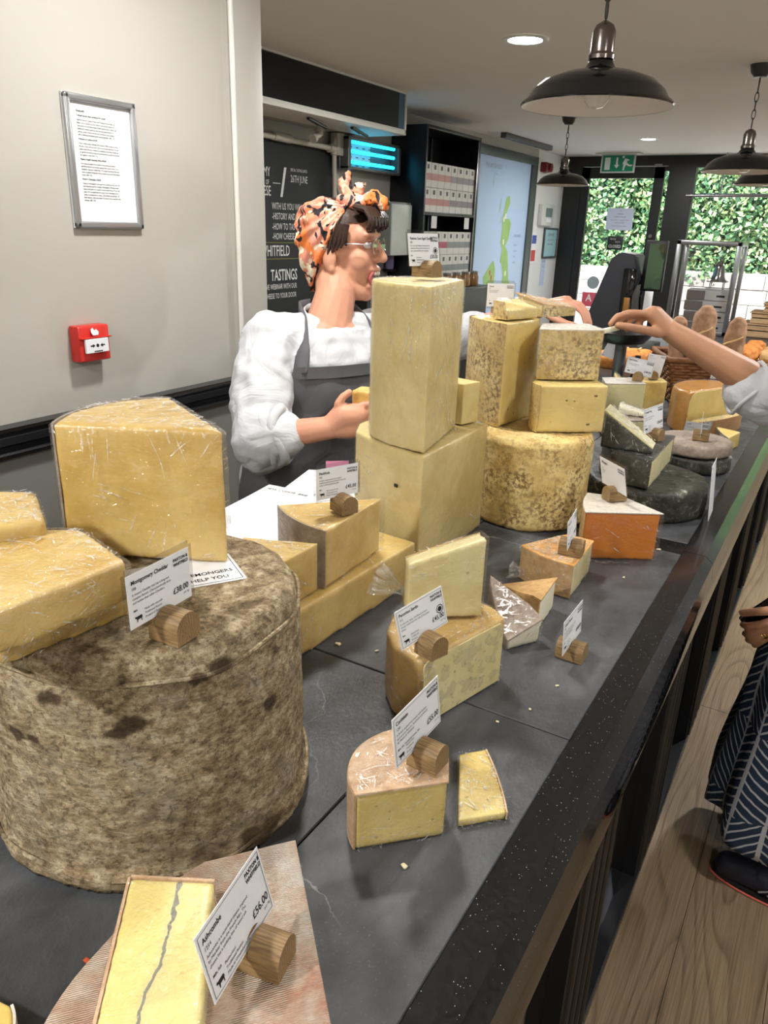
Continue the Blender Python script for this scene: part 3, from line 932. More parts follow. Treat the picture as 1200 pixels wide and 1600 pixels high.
# ---- group beside the wheel
cheese('cheddar_block', 'long low block of yellow cheddar lying flat beside the cloth-bound wheel', ZS + 0.0005, 1.0,
       [(-0.602, 0.69), (-0.582, 1.105), (-0.735, 1.115), (-0.755, 0.69)], PASTE, film=FILM_TIGHT, vox=0.004, amp=0.0008, seed=6)
cheese('cheddar_wedge', 'yellow cheddar wedge with grey cloth rind, on the long low block', 1.0025, 1.098,
       [(-0.604, 0.858), (-0.612, 1.032), (-0.731, 0.905)], PASTE, {2: 0.012}, RIND_GREY, film=FILM_TIGHT, vox=0.0035, amp=0.0008, seed=7)
cheese('cheddar_wedge', 'small yellow cheddar wedge between the cloth-bound wheel and a rinded wedge', 1.0025, 1.08,
       [(-0.612, 0.735), (-0.610, 0.848), (-0.72, 0.80)], PASTE, film=FILM_TIGHT, vox=0.0035, amp=0.0008, seed=8)
t = cheese('cheddar_block', 'big pale-yellow cheddar quarter at the foot of the tall tower', ZS + 0.0005, 1.148,
       [(-0.593, 1.137), (-0.598, 1.43), (-0.70, 1.45), (-0.815, 1.36), (-0.815, 1.275), (-0.785, 1.215), (-0.71, 1.172)], PASTE_TOWER, film=FILM_TIGHT, famp=0.0, vox=0.0045, amp=0.001, seed=9, rt=0.001)
o_ = link('ink_mark', box((-0.004, -0.001, -0.003), (0.004, 0.001, 0.003)), INK, t); o_.location = Vector((-0.655, 1.1525, 1.078)) - t.location; o_.rotation_euler = (0, 0, R_(-16.5))
cheese('cheddar_block', 'tall upright film-wrapped cheddar block on top of the tower', 1.1515, 1.435,
       [(-0.594, 1.142), (-0.636, 1.353), (-0.70, 1.375), (-0.765, 1.29), (-0.762, 1.225), (-0.73, 1.182), (-0.68, 1.156)], PASTE_TOWER, film=FILM, glint_count=420, famp=0.0, vox=0.0045, amp=0.001, seed=10, rt=0.001)
cheese('cheddar_chunk', 'small yellow cheddar chunk tucked behind the tall upright block', 1.1515, 1.235,
       [(-0.632, 1.372), (-0.618, 1.42), (-0.69, 1.432), (-0.70, 1.385)], PASTE_TOWER)

# ---- pecorino pair
t = cheese('pecorino_half', 'film-wrapped half wheel of pale pecorino with a golden rind, standing on the slate', ZS + 0.0005, 1.022,
       [(-0.368, 0.727), (-0.324, 0.895), (-0.355, 0.918), (-0.395, 0.922), (-0.435, 0.900), (-0.458, 0.860), (-0.460, 0.815), (-0.446, 0.775), (-0.415, 0.740)], RIND_SARDO,
       film=FILM, famp=0.0005, vox=0.004, amp=0.0006, seed=11, smn=14, glint_count=200, bev=0.006)
face_plate(t, (-0.368, 0.727), (-0.324, 0.895), 0.1005, 0.010, PASTE_PALE)
t = cheese('pecorino_wedge', 'upright pale pecorino piece leaning on top of the pecorino half wheel', 1.0275, 1.14,
       [(-0.432, 0.803), (-0.352, 0.868), (-0.378, 0.906), (-0.458, 0.840)], PASTE_PALE, {2: 0.004}, RIND_SARDO, film=FILM_TIGHT,
       vox=0.0035, amp=0.0007, seed=12, ztop=lambda x, y: 1.104 + (x + 0.445) * 0.42)
tuft('film_tuft', (-0.045, -0.02, 0.02), (-0.75, -0.45, 0.5), 0.05, 0.016, t, 1.0)

# ---- buff-rind wedge and its slice
cheese('buff_rind_wedge', 'film-wrapped yellow cheese wedge with a buff rind, alone at the front of the slate', ZS + 0.0005, 0.991,
       [(-0.326, 0.517), (-0.258, 0.584), (-0.276, 0.620), (-0.345, 0.628), (-0.362, 0.575)], PASTE_YEL, {3: 0.005, 4: 0.008}, RIND_CORN, top=RIND_CORN,
       film=FILM, famp=0.0008, vox=0.003, amp=0.0005, seed=13)
cheese('cheese_slice', 'thin film-wrapped slice of holey yellow cheese lying flat on the slate', ZS + 0.0005, 0.931,
       [(-0.250, 0.603), (-0.211, 0.642), (-0.274, 0.728), (-0.296, 0.702)], PASTE_YEL, {1: 0.003}, RIND_CORN, film=FILM, famp=0.0008, vox=0.0025, amp=0.0004, seed=14, rt=0.002)

# ---- washed-rind half wheel, with the seamed slice on it
cheese('washed_rind_half', 'half wheel with a pinkish washed rind nearest the granite corner', ZS + 0.0005, 0.998,
       [(-0.335, 0.427), (-0.385, 0.365), (-0.392, 0.26), (-0.355, 0.165), (-0.25, 0.13), (-0.165, 0.215), (-0.212, 0.306)], PASTE_YEL,
       {1: 0.006, 2: 0.008, 3: 0.008}, RIND_CORN, top=RIND_PINK, vox=0.004, amp=0.0007, seed=15)
t = thing('ash_seam_slice', 'film-wrapped yellow slice with a dark ash seam, lying on the pink rind', 'cheese', (-0.334, 0.272, 1.0015), R_(29.2))
def loc_rot(px_, py_):
    a = -R_(29.2); dx, dy = px_ + 0.334, py_ - 0.272
    return (dx * math.cos(a) - dy * math.sin(a), dx * math.sin(a) + dy * math.cos(a))
sl = [loc_rot(*p) for p in [(-0.323, 0.200), (-0.264, 0.236), (-0.343, 0.334), (-0.402, 0.301)]]
link('paste', prism_me(sl, 0.0, 0.030, 0.002, 0.0028, 3, 0, 0.0005, 16), PASTE_ASH, t)
link('rind', strip_me([sl[2], sl[3]], 0.0, 0.0296, 0.0022), RIND_CORN, t)
link('rind', strip_me([sl[3], sl[0]], 0.0, 0.0296, 0.0022), RIND_CORN, t)
me = prism_me(offset_poly(sl, 0.0036), 0.0012, 0.0318, 0.003, 0.004, 2)
displace(me, 0.001, 70, 3)
link('cling_film', me, FILM, t)
cheese('cheese_wedge', 'pale cheese wedge with white rind, only its tip showing beyond the ash-seam slice', ZS + 0.0005, 0.952,
       [(-0.50, 0.12), (-0.432, 0.205), (-0.448, 0.214), (-0.53, 0.20)], PASTE_YEL, {1: 0.001}, RIND_WHITE)

# ---- freckled drum with its stack
drum('cheese_drum', 'straw-coloured drum cheese freckled with brown, under a stack of cut blocks', (-0.545, 1.572), 0.127, ZS + 0.0005, 1.118, RIND_SPOT, seed=21, amp=0.004, vox=0.0042)
cheese('freckled_block', 'tall cut block with freckled rind standing on the straw-coloured drum', 1.1205, 1.342,
       [(-0.612, 1.518), (-0.592, 1.672), (-0.67, 1.705), (-0.735, 1.605)], PASTE_DEEP, {2: 0.004, 3: 0.012}, RIND_SPOT, film=FILM_TIGHT, famp=0.001, vox=0.004, amp=0.0008, seed=22)
t = cheese('freckled_block', 'wide cut block with a few small holes, beside the tall freckled block', 1.1205, 1.222,
       [(-0.527, 1.528), (-0.410, 1.617), (-0.468, 1.702), (-0.582, 1.640), (-0.557, 1.561)], PASTE_DEEP, {4: 0.003}, RIND_SPOT, film=FILM_TIGHT, vox=0.004, amp=0.0008, seed=23)
for f, z, w_ in ((0.40, 0.070, 0.004), (0.52, 0.068, 0.003), (0.83, 0.080, 0.006), (0.76, 0.018, 0.006)):
    bm = bmesh.new(); bmesh.ops.create_uvsphere(bm, u_segments=12, v_segments=8, radius=1.0, matrix=Matrix.Rotation(R_(37), 4, 'Z') @ Matrix.Diagonal((w_ * 0.7, 0.0016, w_ * 0.4, 1)))
    o_ = link('eye_hole_shade', me_from_bm(bm), plain('eye_shadow_paste', (120, 92, 40), 0.7), t); o_.location = Vector((-0.527 + 0.117 * f, 1.528 + 0.089 * f, 1.1205 + z)) - t.location  # dark lens shapes that paint the shade inside small holes
cheese('freckled_block', 'film-wrapped block showing its brown freckled rind, topmost beside the tall block', 1.2255, 1.330,
       [(-0.556, 1.572), (-0.446, 1.655), (-0.505, 1.735), (-0.586, 1.668)], PASTE_DEEP, {0: 0.005}, RIND_SPOT, top=RIND_WHITE, film=FILM, famp=0.0008, vox=0.004, amp=0.0008, seed=24, glint_count=280)
cheese('cheese_wedge', 'film-wrapped yellow wedge lying on the tall freckled block', 1.3455, 1.385,
       [(-0.665, 1.572), (-0.622, 1.545), (-0.590, 1.64), (-0.645, 1.655)], PASTE_DEEP, {0: 0.002}, RIND_SPOT, film=FILM, famp=0.001, vox=0.0032, seed=25,
       ztop=lambda x, y: 1.363 + (0.02 if x < -0.63 else 0.004))
cheese('cheese_wedge', 'thin brown-rinded wedge leaning behind the yellow wedge on the tall block', 1.3455, 1.392,
       [(-0.655, 1.668), (-0.588, 1.662), (-0.545, 1.755), (-0.575, 1.77)], PASTE_DEEP, {1: 0.002}, RIND_SPOT, top=RIND_TAN, film=FILM, vox=0.0032, seed=26,
       ztop=lambda x, y: 1.392 - (x + 0.655) * 0.28)

# ---- front right pieces
cheese('orange_cheese_wedge', 'deep orange cheese wedge with a pale rind on top', ZS + 0.0005, 1.018,
       [(-0.362, 1.386), (-0.236, 1.463), (-0.318, 1.512), (-0.392, 1.497)], PASTE_ORANGE, {3: 0.006}, RIND_TAN, top=RIND_WHITE, film=FILM_TIGHT, vox=0.0035, amp=0.0006, seed=31, glint_count=14)
t = cheese('washed_wedge', 'small film-wrapped wedge with an orange washed top beside the deep orange wedge', ZS + 0.0005, 0.983,
       [(-0.323, 1.204), (-0.328, 1.332), (-0.378, 1.336), (-0.430, 1.236)], PASTE_PALE, {3: 0.009}, RIND_TAN, top=RIND_ORANGE, film=FILM, famp=0.001, vox=0.003, amp=0.0006, seed=32, glint_count=280)
tuft('film_tuft', (-0.055, -0.045, 0.012), (-0.8, -0.3, 0.1), 0.028, 0.014, t, 2.0)
t = cheese('goat_wedge', 'small white goat cheese wedge with a wrinkled tan rind, cut side facing the granite edge', ZS + 0.0005, 0.978,
       [(-0.330, 1.060), (-0.336, 1.152), (-0.418, 1.128)], PASTE_WHITE, {2: 0.006}, RIND_TAN, top=RIND_TAN, vox=0.003, amp=0.0006, seed=33,
       ztop=lambda x, y: 0.976 - max(0, (-0.345 - x)) * 0.35)
tuft('film_tuft', (-0.05, 0.015, 0.01), (-0.9, 0.1, 0.25), 0.025, 0.012, t, 3.0)
cheese('goat_wedge', 'small film-wrapped goat cheese wedge lying low beside the white-cut goat wedge', ZS + 0.0005, 0.972,
       [(-0.348, 0.978), (-0.316, 1.030), (-0.345, 1.048), (-0.425, 1.082)], PASTE_WHITE, {3: 0.004}, RIND_GREY, top=RIND_GREY, film=FILM, famp=0.0012, vox=0.003, amp=0.0006, seed=34,
       ztop=lambda x, y: 0.936 + max(0.0, (y - 0.975)) * 0.42)

# ---- nettle-wrapped group
drum('nettle_cheese', 'dark grey-green nettle-rinded wheel lying flat at the bottom of its pile', (-0.338, 1.795), 0.138, ZS + 0.0005, 0.992, RIND_NETTLE, seed=41, amp=0.003)
cheese('nettle_half', 'half wheel with dark grey-green rind and cut face, on the dark wheel', 0.9965, 1.062,
       [(-0.308, 1.672), (-0.312, 1.925), (-0.375, 1.905), (-0.432, 1.845), (-0.442, 1.765), (-0.400, 1.695)], PASTE_GREEN,
       {1: 0.003, 2: 0.006, 3: 0.006, 4: 0.006, 5: 0.004}, RIND_NETTLE, top=RIND_NETTLE, film=FILM, vox=0.004, amp=0.0006, seed=42)
cheese('nettle_wedge', 'film-wrapped dark-rinded wedge tipped up with its pale cut face shining', 1.0665, 1.15,
       [(-0.432, 1.700), (-0.318, 1.706), (-0.322, 1.748), (-0.436, 1.758)], RIND_NETTLE, top=PASTE_GREEN, film=FILM, famp=0.0008, vox=0.0032, seed=43, glint_count=220,
       ztop=lambda x, y: 1.152 - (x + 0.435) * 0.62)
drum('nettle_cheese', 'small dark grey wheel lying flat under another wheel, next to the foil wedge', (-0.300, 2.205), 0.100, ZS + 0.0005, 0.962, RIND_NETTLE, seed=44, amp=0.002)
drum('nettle_cheese', 'small mottled grey-brown wheel with a card holder on it', (-0.302, 2.202), 0.097, 0.9655, 1.0, RIND_GREY, seed=45, amp=0.002)
cheese('brown_rind_wedge', 'grey-brown rinded wedge with a pale cut side behind the nettle pile', ZS + 0.0005, 1.055,
       [(-0.455, 2.045), (-0.408, 2.085), (-0.425, 2.185), (-0.525, 2.125)], PASTE_GREEN, {2: 0.003, 3: 0.003}, RIND_GREY, top=RIND_GREY, film=FILM, vox=0.004, seed=46)
cheese('cheese_slice', 'thin greenish-white slice lying on the grey-brown rinded wedge', 1.0595, 1.085,
       [(-0.495, 2.09), (-0.42, 2.10), (-0.43, 2.135), (-0.505, 2.14)], PASTE_WHITE, film=FILM, vox=0.0032, seed=47, ztop=lambda x, y: 1.084 - (x + 0.505) * 0.18)
cheese('wrapped_block', 'grey-wrapped block under the pale green-tinted block', ZS + 0.0005, 0.998,
       [(-0.612, 2.385), (-0.512, 2.462), (-0.556, 2.560), (-0.655, 2.485)], RIND_GREY, film=FILM, vox=0.004, seed=48)
cheese('pale_block', 'pale green-tinted block with a pinkish wrapped top', 1.0005, 1.082,
       [(-0.615, 2.388), (-0.510, 2.465), (-0.556, 2.560), (-0.655, 2.485)], PASTE_GREEN, top=RIND_WHITE, film=FILM_TIGHT, vox=0.004, seed=49)

# ---- gouda, foil and pieces further along
t = cheese('gouda_half', 'glossy golden-rinded half wheel with a wide cut face beside the bread basket', ZS + 0.0005, 1.06,
       [(-0.392, 2.560), (-0.275, 2.800), (-0.31, 2.835), (-0.36, 2.846), (-0.42, 2.815), (-0.455, 2.76), (-0.468, 2.700), (-0.462, 2.645), (-0.435, 2.59)], RIND_GOLD,
       film=FILM_TIGHT, vox=0.005, amp=0.0006, seed=51, smn=30)
face_plate(t, (-0.392, 2.560), (-0.275, 2.800), 0.138, 0.035, PASTE_DEEP, 0.008)
cheese('gouda_wedge', 'low golden-rinded wedge lying against the cut face of the half wheel', ZS + 0.0005, 0.972,
       [(-0.345, 2.540), (-0.283, 2.650), (-0.248, 2.760), (-0.262, 2.775), (-0.372, 2.550)], PASTE_DEEP, {0: 0.003, 1: 0.003}, RIND_GOLD, film=FILM, vox=0.0035, seed=52)
t = cheese('foil_wedge', 'small foil-wrapped soft cheese wedge near the granite edge', ZS + 0.0005, 0.968,
       [(-0.238, 2.40), (-0.218, 2.505), (-0.292, 2.53)], PASTE_YEL, {2: 0.004}, plain('silver_foil', (206, 206, 202), 0.25, metal=0.9, bump=0.9, bsc=120), vox=0.0028, seed=53)
tuft('foil_crumple', (-0.05, 0.0, 0.012), (-0.7, 0.4, 0.55), 0.05, 0.026, t, 4.0, plain('silver_foil', (206, 206, 202), 0.25, metal=0.9, bump=0.9, bsc=120))
cheese('yellow_block', 'upright yellow block carrying a grey-edged card, in front of the basket', ZS + 0.0005, 1.035,
       [(-0.585, 2.78), (-0.515, 2.84), (-0.55, 2.91), (-0.625, 2.86)], PASTE_YEL, film=FILM_TIGHT, vox=0.004, seed=54)
cheese('cheese_wedge', 'pale film-wrapped wedge on a plate beside the upright yellow block', 0.9225, 1.03,
       [(-0.70, 2.86), (-0.632, 2.90), (-0.66, 2.98), (-0.735, 2.95)], PASTE_YEL, film=FILM, vox=0.004, seed=55, ztop=lambda x, y: 1.03 - (x + 0.735) * 0.7)
# crumbs on the slate
CRUMB = plain('cheese_crumb_paste', (226, 214, 176), 0.6)
for i, (x, y, s_) in enumerate([(-0.572, 0.845, 0.0042), (-0.512, 0.862, 0.003), (-0.38, 1.20, 0.004), (-0.25, 0.925, 0.0028), (-0.262, 0.85, 0.0022), (-0.288, 0.80, 0.0022),
                                (-0.265, 1.345, 0.0032), (-0.272, 0.555 - 0.03, 0.0035), (-0.405, 0.345 - 0.05, 0.003), (-0.43, 0.245, 0.006), (-0.24, 1.52, 0.004), (-0.42, 1.32, 0.005)]):
    me = remesh(box((-s_, -s_ * 0.6, 0), (s_, s_ * 0.6, s_ * 0.7)), s_ * 0.3, 2); displace(me, s_ * 0.4, 150, i)
    o = link('cheese_crumb', me, CRUMB, None, (x, y, ZS + 0.0008), (0, 0, i * 1.3))
    tag(o, 'tiny pale cheese crumb scattered on the slate', 'crumb', 'crumbs scattered on the slate')
me = remesh(box((-0.003, -0.002, 0), (0.003, 0.002, 0.002)), 0.0009, 1)
tag(link('rind_crumb', me, plain('red_crumb', (176, 70, 34), 0.6), None, (-0.452, 0.285, ZS + 0.0008)), 'tiny rust-red crumb on the slate by the wheel', 'crumb')
# ------------------------------------------------------------------ lettering
def text_me(items, z=0.0, cond=0.88):
    """items: (string, x, y, size, align, bold).  Flat lettering in the local XY plane."""
    out = []
    for s_, x, y, size, al, bold in items:
        cu = bpy.data.curves.new('t', 'FONT')
        cu.body = s_; cu.size = size; cu.align_x = al; cu.resolution_u = 2; cu.fill_mode = 'FRONT'
        cu.offset = bold * size
        o = bpy.data.objects.new('t', cu); COL.objects.link(o)
        me = evaluate(o)
        bpy.data.objects.remove(o); bpy.data.curves.remove(cu)
        me.transform(Matrix.Diagonal((cond, 1, 1, 1)))
        me.transform(Matrix.Translation((x, y, z)))
        out.append(me)
    bm = bmesh.new()
    for me in out: bm.from_mesh(me); bpy.data.meshes.remove(me)
    me = bpy.data.meshes.new('mesh'); bm.to_mesh(me); bm.free()
    return me

def flat_me(polys, z=0.0):
    vs_, fs = [], []
    for p in polys:
        b = len(vs_); vs_ += [(x, y, z) for x, y in p]; fs.append(tuple(range(b, b + len(p))))
    me = bpy.data.meshes.new('mesh'); me.from_pydata(vs_, [], fs); return me

COW = [(-1.0, 0.35), (-0.92, 0.55), (-0.75, 0.62), (-0.62, 0.5), (0.7, 0.55), (0.92, 0.45), (1.0, 0.0), (0.96, -0.25), (0.9, 0.2), (0.86, -0.1), (0.84, -0.75), (0.68, -0.75), (0.62, -0.15),
       (0.2, -0.2), (-0.2, -0.2), (-0.32, -0.75), (-0.48, -0.75), (-0.5, -0.1), (-0.62, 0.15), (-0.85, 0.12)]
def frame_polys(w, h, m, t):
    a, b = w / 2 - m, h / 2 - m
    return [[(-a, b - t), (a, b - t), (a, b), (-a, b)], [(-a, -b), (a, -b), (a, -b + t), (-a, -b + t)],
            [(-a, -b), (-a + t, -b), (-a + t, b), (-a, b)], [(a - t, -b), (a, -b), (a, b), (a - t, b)]]

def price_card(label, c, r, u, w, h, title, code, body, price, mark=True, laminate=False, border=True, foot=('Pasteurised', 'Traditional Rennet', 'Product of'), milk='Milk', pdo=False, cat='price card'):
    r = Vector(r).normalized(); u = Vector(u); u = (u - r * u.dot(r)).normalized(); n = r.cross(u)
    o = bpy.data.objects.new('price_card', None); COL.objects.link(o); o.empty_display_size = 0.02
    m = Matrix((r, u, n)).transposed().to_4x4(); m.translation = Vector(c)
    o.matrix_world = m
    tag(o, label, cat, None)
    link('card_sheet', box((-w / 2, -h / 2, -0.0005), (w / 2, h / 2, 0.0)), PAPER, o)
    if laminate:
        e = 0.0045
        bm = bmesh.new(); bm_box(bm, (-w / 2 - e, -h / 2 - e, -0.0009), (w / 2 + e, h / 2 + e * 1.4, -0.00055))
        es = [ed for ed in bm.edges if abs(ed.verts[0].co.z - ed.verts[1].co.z) > 1e-5]
        bmesh.ops.bevel(bm, geom=es, offset=0.004, segments=4, affect='EDGES')
        link('laminate_edge', me_from_bm(bm), LAMINATE, o)
    z = 0.0003; k = w / 0.085
    L = -w / 2 + 0.0055 * k; T = h / 2
    it = [(title, L, T - 0.0105 * k, 0.0062 * k, 'LEFT', 0.02)]
    if code: it.append((code, L, T - 0.0165 * k, 0.0045 * k, 'LEFT', 0.0))
    for i, b in enumerate(body): it.append((b, L, T - (0.0220 + 0.0042 * i) * k, 0.0036 * k, 'LEFT', 0.0))
    if milk: it.append((milk, L, -h / 2 + 0.0165 * k, 0.0033 * k, 'LEFT', 0.01))
    for i, b in enumerate(foot): it.append((b, L + 0.014 * k, -h / 2 + (0.0135 - 0.0042 * i) * k, 0.0034 * k, 'LEFT', 0.0))
    if price:
        it.append((price, w / 2 - 0.004 * k, -h / 2 + 0.0125 * k, 0.0092 * k, 'RIGHT', 0.015))
        it.append(('per kg', w / 2 - 0.004 * k, -h / 2 + 0.0078 * k, 0.0034 * k, 'RIGHT', 0.0))
    me = text_me(it, z)
    link('printed_text', me, INK, o)
    lg = [('PAXTON &', w / 2 - 0.0125 * k, T - 0.0088 * k, 0.0047 * k, 'CENTER', 0.035), ('WHITFIELD', w / 2 - 0.0125 * k, T - 0.0138 * k, 0.0047 * k, 'CENTER', 0.035)]
    link('logo', text_me(lg, z), INK, o)
    if mark: link('animal_icon', flat_me([[(L + 0.0055 * k + x * 0.0048 * k, -h / 2 + 0.0085 * k + y * 0.0048 * k) for x, y in COW]], z), INK, o)
    if border: link('border_line', flat_me(frame_polys(w, h, 0.0022 * k, 0.0004 * k), z), INK, o)
    if pdo:
        cx, cy_ = w / 2 - 0.010 * k, -0.002 * k
        ring = []
        for q in range(24):
            a0, a1 = 2 * PI * q / 24, 2 * PI * (q + 1) / 24
            ring.append([(cx + f * 0.0062 * k * math.cos(a), cy_ + f * 0.0062 * k * math.sin(a)) for f, a in ((0.82, a0), (1, a0), (1, a1), (0.82, a1))])
        ring.append([(cx + 0.0036 * k * math.cos(2 * PI * q / 20), cy_ + 0.0036 * k * math.sin(2 * PI * q / 20)) for q in range(20)])
        link('quality_seal', flat_me(ring, z), INK, o)
    return o

def holder(label, x, y, z, ang, lf=0.022, lb=0.020, r=0.0148, hgt=0.0285, slot_z=0.010):
    """half-round oak log, its axis along local X, with a slot across it"""
    prof = []
    for q in range(15):
        a = PI * q / 14
        prof.append((r * math.cos(a), hgt - r + r * math.sin(a)))
    prof = [(r, 0.0)] + prof + [(-r, 0.0)]
    def solid(x0, x1, top=None):
        P = prof if top is None else [(r, 0), (r, top), (-r, top), (-r, 0)]
        n = len(P)
        vs_ = [(xx, py, pz) for xx in (x0, x1) for py, pz in P]
        fs = [(i, n + i, n + (i + 1) % n, (i + 1) % n) for i in range(n)] + [tuple(range(n)), tuple(range(2 * n - 1, n - 1, -1))]
        return me_from(vs_, fs)
    me = join_me([solid(-lb, -0.0016), solid(0.0016, lf), solid(-0.0017, 0.0017, slot_z)], 40)
    bm = bmesh.new(); bm.from_mesh(me)
    o = link('card_holder', me_from_bm(bm, 40), OAK, None, (x, y, z), (0, 0, ang))
    return tag(o, label, 'card holder')

def scaled(c, s):
    C = Vector((0, 0, 1.526)); return C + (Vector(c) - C) * s
def card_at(label, hlabel, c, r, u, s, surf, title, code, body, price, lf=0.022, lb=0.020, hoff=0.0, holder_on=True, w=0.085, h=0.055, **k):
    P = scaled(c, s)
    o = price_card(label, P, r, u, w * s, h * s, title, code, body, price, **k)
    if holder_on:
        rv = Vector(r).normalized(); nv = rv.cross(Vector(u)).normalized()
        b = P - Vector(u).normalized() * (h * s / 2) + rv * (hoff * w * s)
        sl = max(0.004, b.z - surf - 0.001)
        holder(hlabel, b.x, b.y, surf, math.atan2(nv.y, nv.x), lf, lb, slot_z=min(0.0215, sl))
    return o

def even(r, u):
    """flatten a fitted frame so that the card's foot is level"""
    r = Vector(r); r.z = 0; r.normalize(); u = Vector(u); u = (u - r * u.dot(r)).normalized(); return r, u

r_, u_ = even((-0.06, 1.0, 0), (-0.02, 0.02, 1.0))
card_at('laminated price card marked £38.00 on the cloth-bound wheel', 'oak card holder on the cloth-bound wheel', (-0.524, 0.464, 1.188), r_, u_, 0.909, ZW + 0.0015, 'Montgomery Cheddar', '108',
        ['A mature Cheddar that has a long and', 'complex flavour. Characteristically drier', 'and nuttier than other Cheddars.'], '£38.00', laminate=True, border=False,
        foot=('Made with raw milk', 'Traditional Rennet', 'Product of Somerset'), lf=0.028, lb=0.006, hoff=0.02)
r_, u_ = even((-0.2, 0.97, 0), (-0.21, -0.06, 0.96))
card_at('white price card marked £56.00 on the pink washed rind', 'oak card holder on the pink washed rind', (-0.283, 0.295, 1.063), r_, (-0.22, -0.10, 0.97), 1.032, 1.0015, 'Ashcombe', '1254',
        ['Ashcombe is a semi-hard cheese, inspired', 'by Morbier from the French Alps. The', 'cheese has a striking line of wood ash'], '£56.00', milk='Milk, Salt', foot=('Pasteurised', 'Traditional Rennet', 'Made in Gloucestershire'), lf=0.027, lb=0.010, hoff=0.12)
card_at('white price card marked £45.00 with a round seal on the pecorino', 'oak card holder on the pecorino half wheel', (-0.396, 0.778, 1.052), (0.28, 0.94, 0.14), (-0.2, -0.10, 0.97), 0.957, 1.0275, 'Pecorino Sardo', '312',
        ['A matured, deep, rich flavoured hard', 'cheese made from the milk of Sardinian', 'sheep.'], '£45.00', pdo=True, foot=('Pasteurised', 'Traditional', 'Product'), lf=0.026, lb=0.004, hoff=0.0)
card_at('white price card marked £55.00 on the buff-rinded wedge', 'oak card holder on the buff-rinded wedge', (-0.280, 0.553, 1.076), (0.04, 1.0, 0.05), (-0.1, -0.04, 0.99), 1.07, 0.9965, 'Corinium', '1281',
        ['A British washed rind cheese with buttery', 'and savoury flavours, handmade exclusively', 'for Paxton & Whitfield.'], '£55.00', milk='Milk, Salt, Traditional rennet, Salt', foot=('Pasteurised', 'Traditional', 'Product'), lf=0.028, lb=0.006, hoff=0.0)
card_at('laminated price card marked £45.00 on the grey-rinded wedge', 'oak card holder on the grey-rinded wedge by the tower', (-0.702, 1.031, 1.109), (0.39, 0.92, 0.0), (-0.01, 0.02, 1.0), 0.906, 1.1015, 'PitchFork', '432',
        ['A nutty, unpasteurised and organic', 'traditional cloth bound Cheddar from the', 'makers of Gorwydd Caerphilly.'], '£45.00', laminate=True, border=False, foot=('Made with raw milk', 'Traditional Rennet', 'Product of England'), lf=0.028, lb=0.008, hoff=0.08)
card_at('laminated price card marked £30.00 on top of the tower', 'oak card holder on top of the tower', (-0.682, 1.27, 1.487), (0.19, 0.98, 0.0), (-0.14, 0.03, 0.99), 1.0, 1.441, 'Paxtons Cave Aged Cheddar', '850',
        ['Our very own Cheddar, cloth bound and', 'matured in Wookey Hole in Somerset to', 'give a distinctive flavour and nutty bite.'], '£30.00', laminate=True, border=False, pdo=True, foot=('Pasteurised', 'Vegetarian Rennet', 'Product'), lf=0.028, lb=0.018)
card_at('small white price card on the orange-topped washed wedge', 'oak card holder on the orange-topped washed wedge', (-0.369, 1.329, 1.0), (-0.12, 0.99, 0), (-0.09, 0.0, 1.0), 0.938, 0.9875, 'Washed Rind', '620',
        ['A washed rind cheese made', 'with Jersey milk.'], '£46.00', foot=('Made with raw milk', 'Traditional', 'Product'))
card_at('white price card in a holder standing alone on bare slate', 'oak card holder standing alone on bare slate', (-0.261, 1.011, 0.972), (0.01, 1.0, 0.02), (-0.06, -0.03, 1.0), 1.003, ZS + 0.0005, 'Goats Cheese', '772',
        ['A soft goats cheese ripened pyramid', 'with a light mousse-like texture.', 'Handmade in Oxfordshire.'], '£68.00', foot=('Made with', 'Traditional', 'Product'))
card_at('laminated card turned away on the deep orange wedge', 'oak card holder on the deep orange wedge', (-0.321, 1.385, 1.10), (0.72, -0.68, 0.0), (-0.2, -0.13, 0.96), 1.068, 1.0222, 'Allergens', '', ['Milk', 'Contains', 'Colour'], '', laminate=True, border=False, mark=False, foot=(), milk='', lf=0.018, lb=0.022)
card_at('white price card on the dark-rinded half wheel', 'oak card holder on the dark-rinded half wheel', (-0.333, 1.742, 1.139), (0.27, 0.96, 0.05), (-0.16, -0.04, 0.99), 1.06, 1.0665, 'Cornish Yarg', '231',
        ['A semi-hard cow milk cheese', 'wrapped in nettle leaves.'], '£36.00', foot=('Pasteurised', 'Vegetarian', 'Product'))
price_card('tall white label standing on the edge of the slate by the granite', (-0.190, 1.792, 0.987), (-0.04, 1.0, 0.0), (-0.10, 0.0, 1.0), 0.085, 0.128, 'Cheese', '', ['Ewes milk', 'Cows milk', 'Goats milk', 'Vegetarian', 'Unpasteurised'], '', border=False, mark=False, foot=(), milk='', cat='label card')
card_at('white price card on the pale green-tinted block', 'oak card holder on the pale green-tinted block', (-0.545, 2.50, 1.128), (0.94, 0.10, -0.12), (0.05, -0.25, 0.95), 1.0, 1.0855, 'Soft Cheese', '417', ['A soft bloomy cheese with', 'a rich creamy flavour.'], '£48.00', foot=('Pasteurised', 'Traditional', 'Product'))
card_at('small white price card on the slate beside the golden wedge', 'oak card holder on the slate beside the golden wedge', (-0.335, 2.42, 0.972), (0.90, 0.42, -0.1), (0.0, -0.1, 0.99), 0.97, ZS + 0.0005, 'Gouda', '540', ['A matured hard cheese.'], '£34.00', foot=('Pasteurised', 'Traditional', 'Product'), w=0.07, h=0.048)
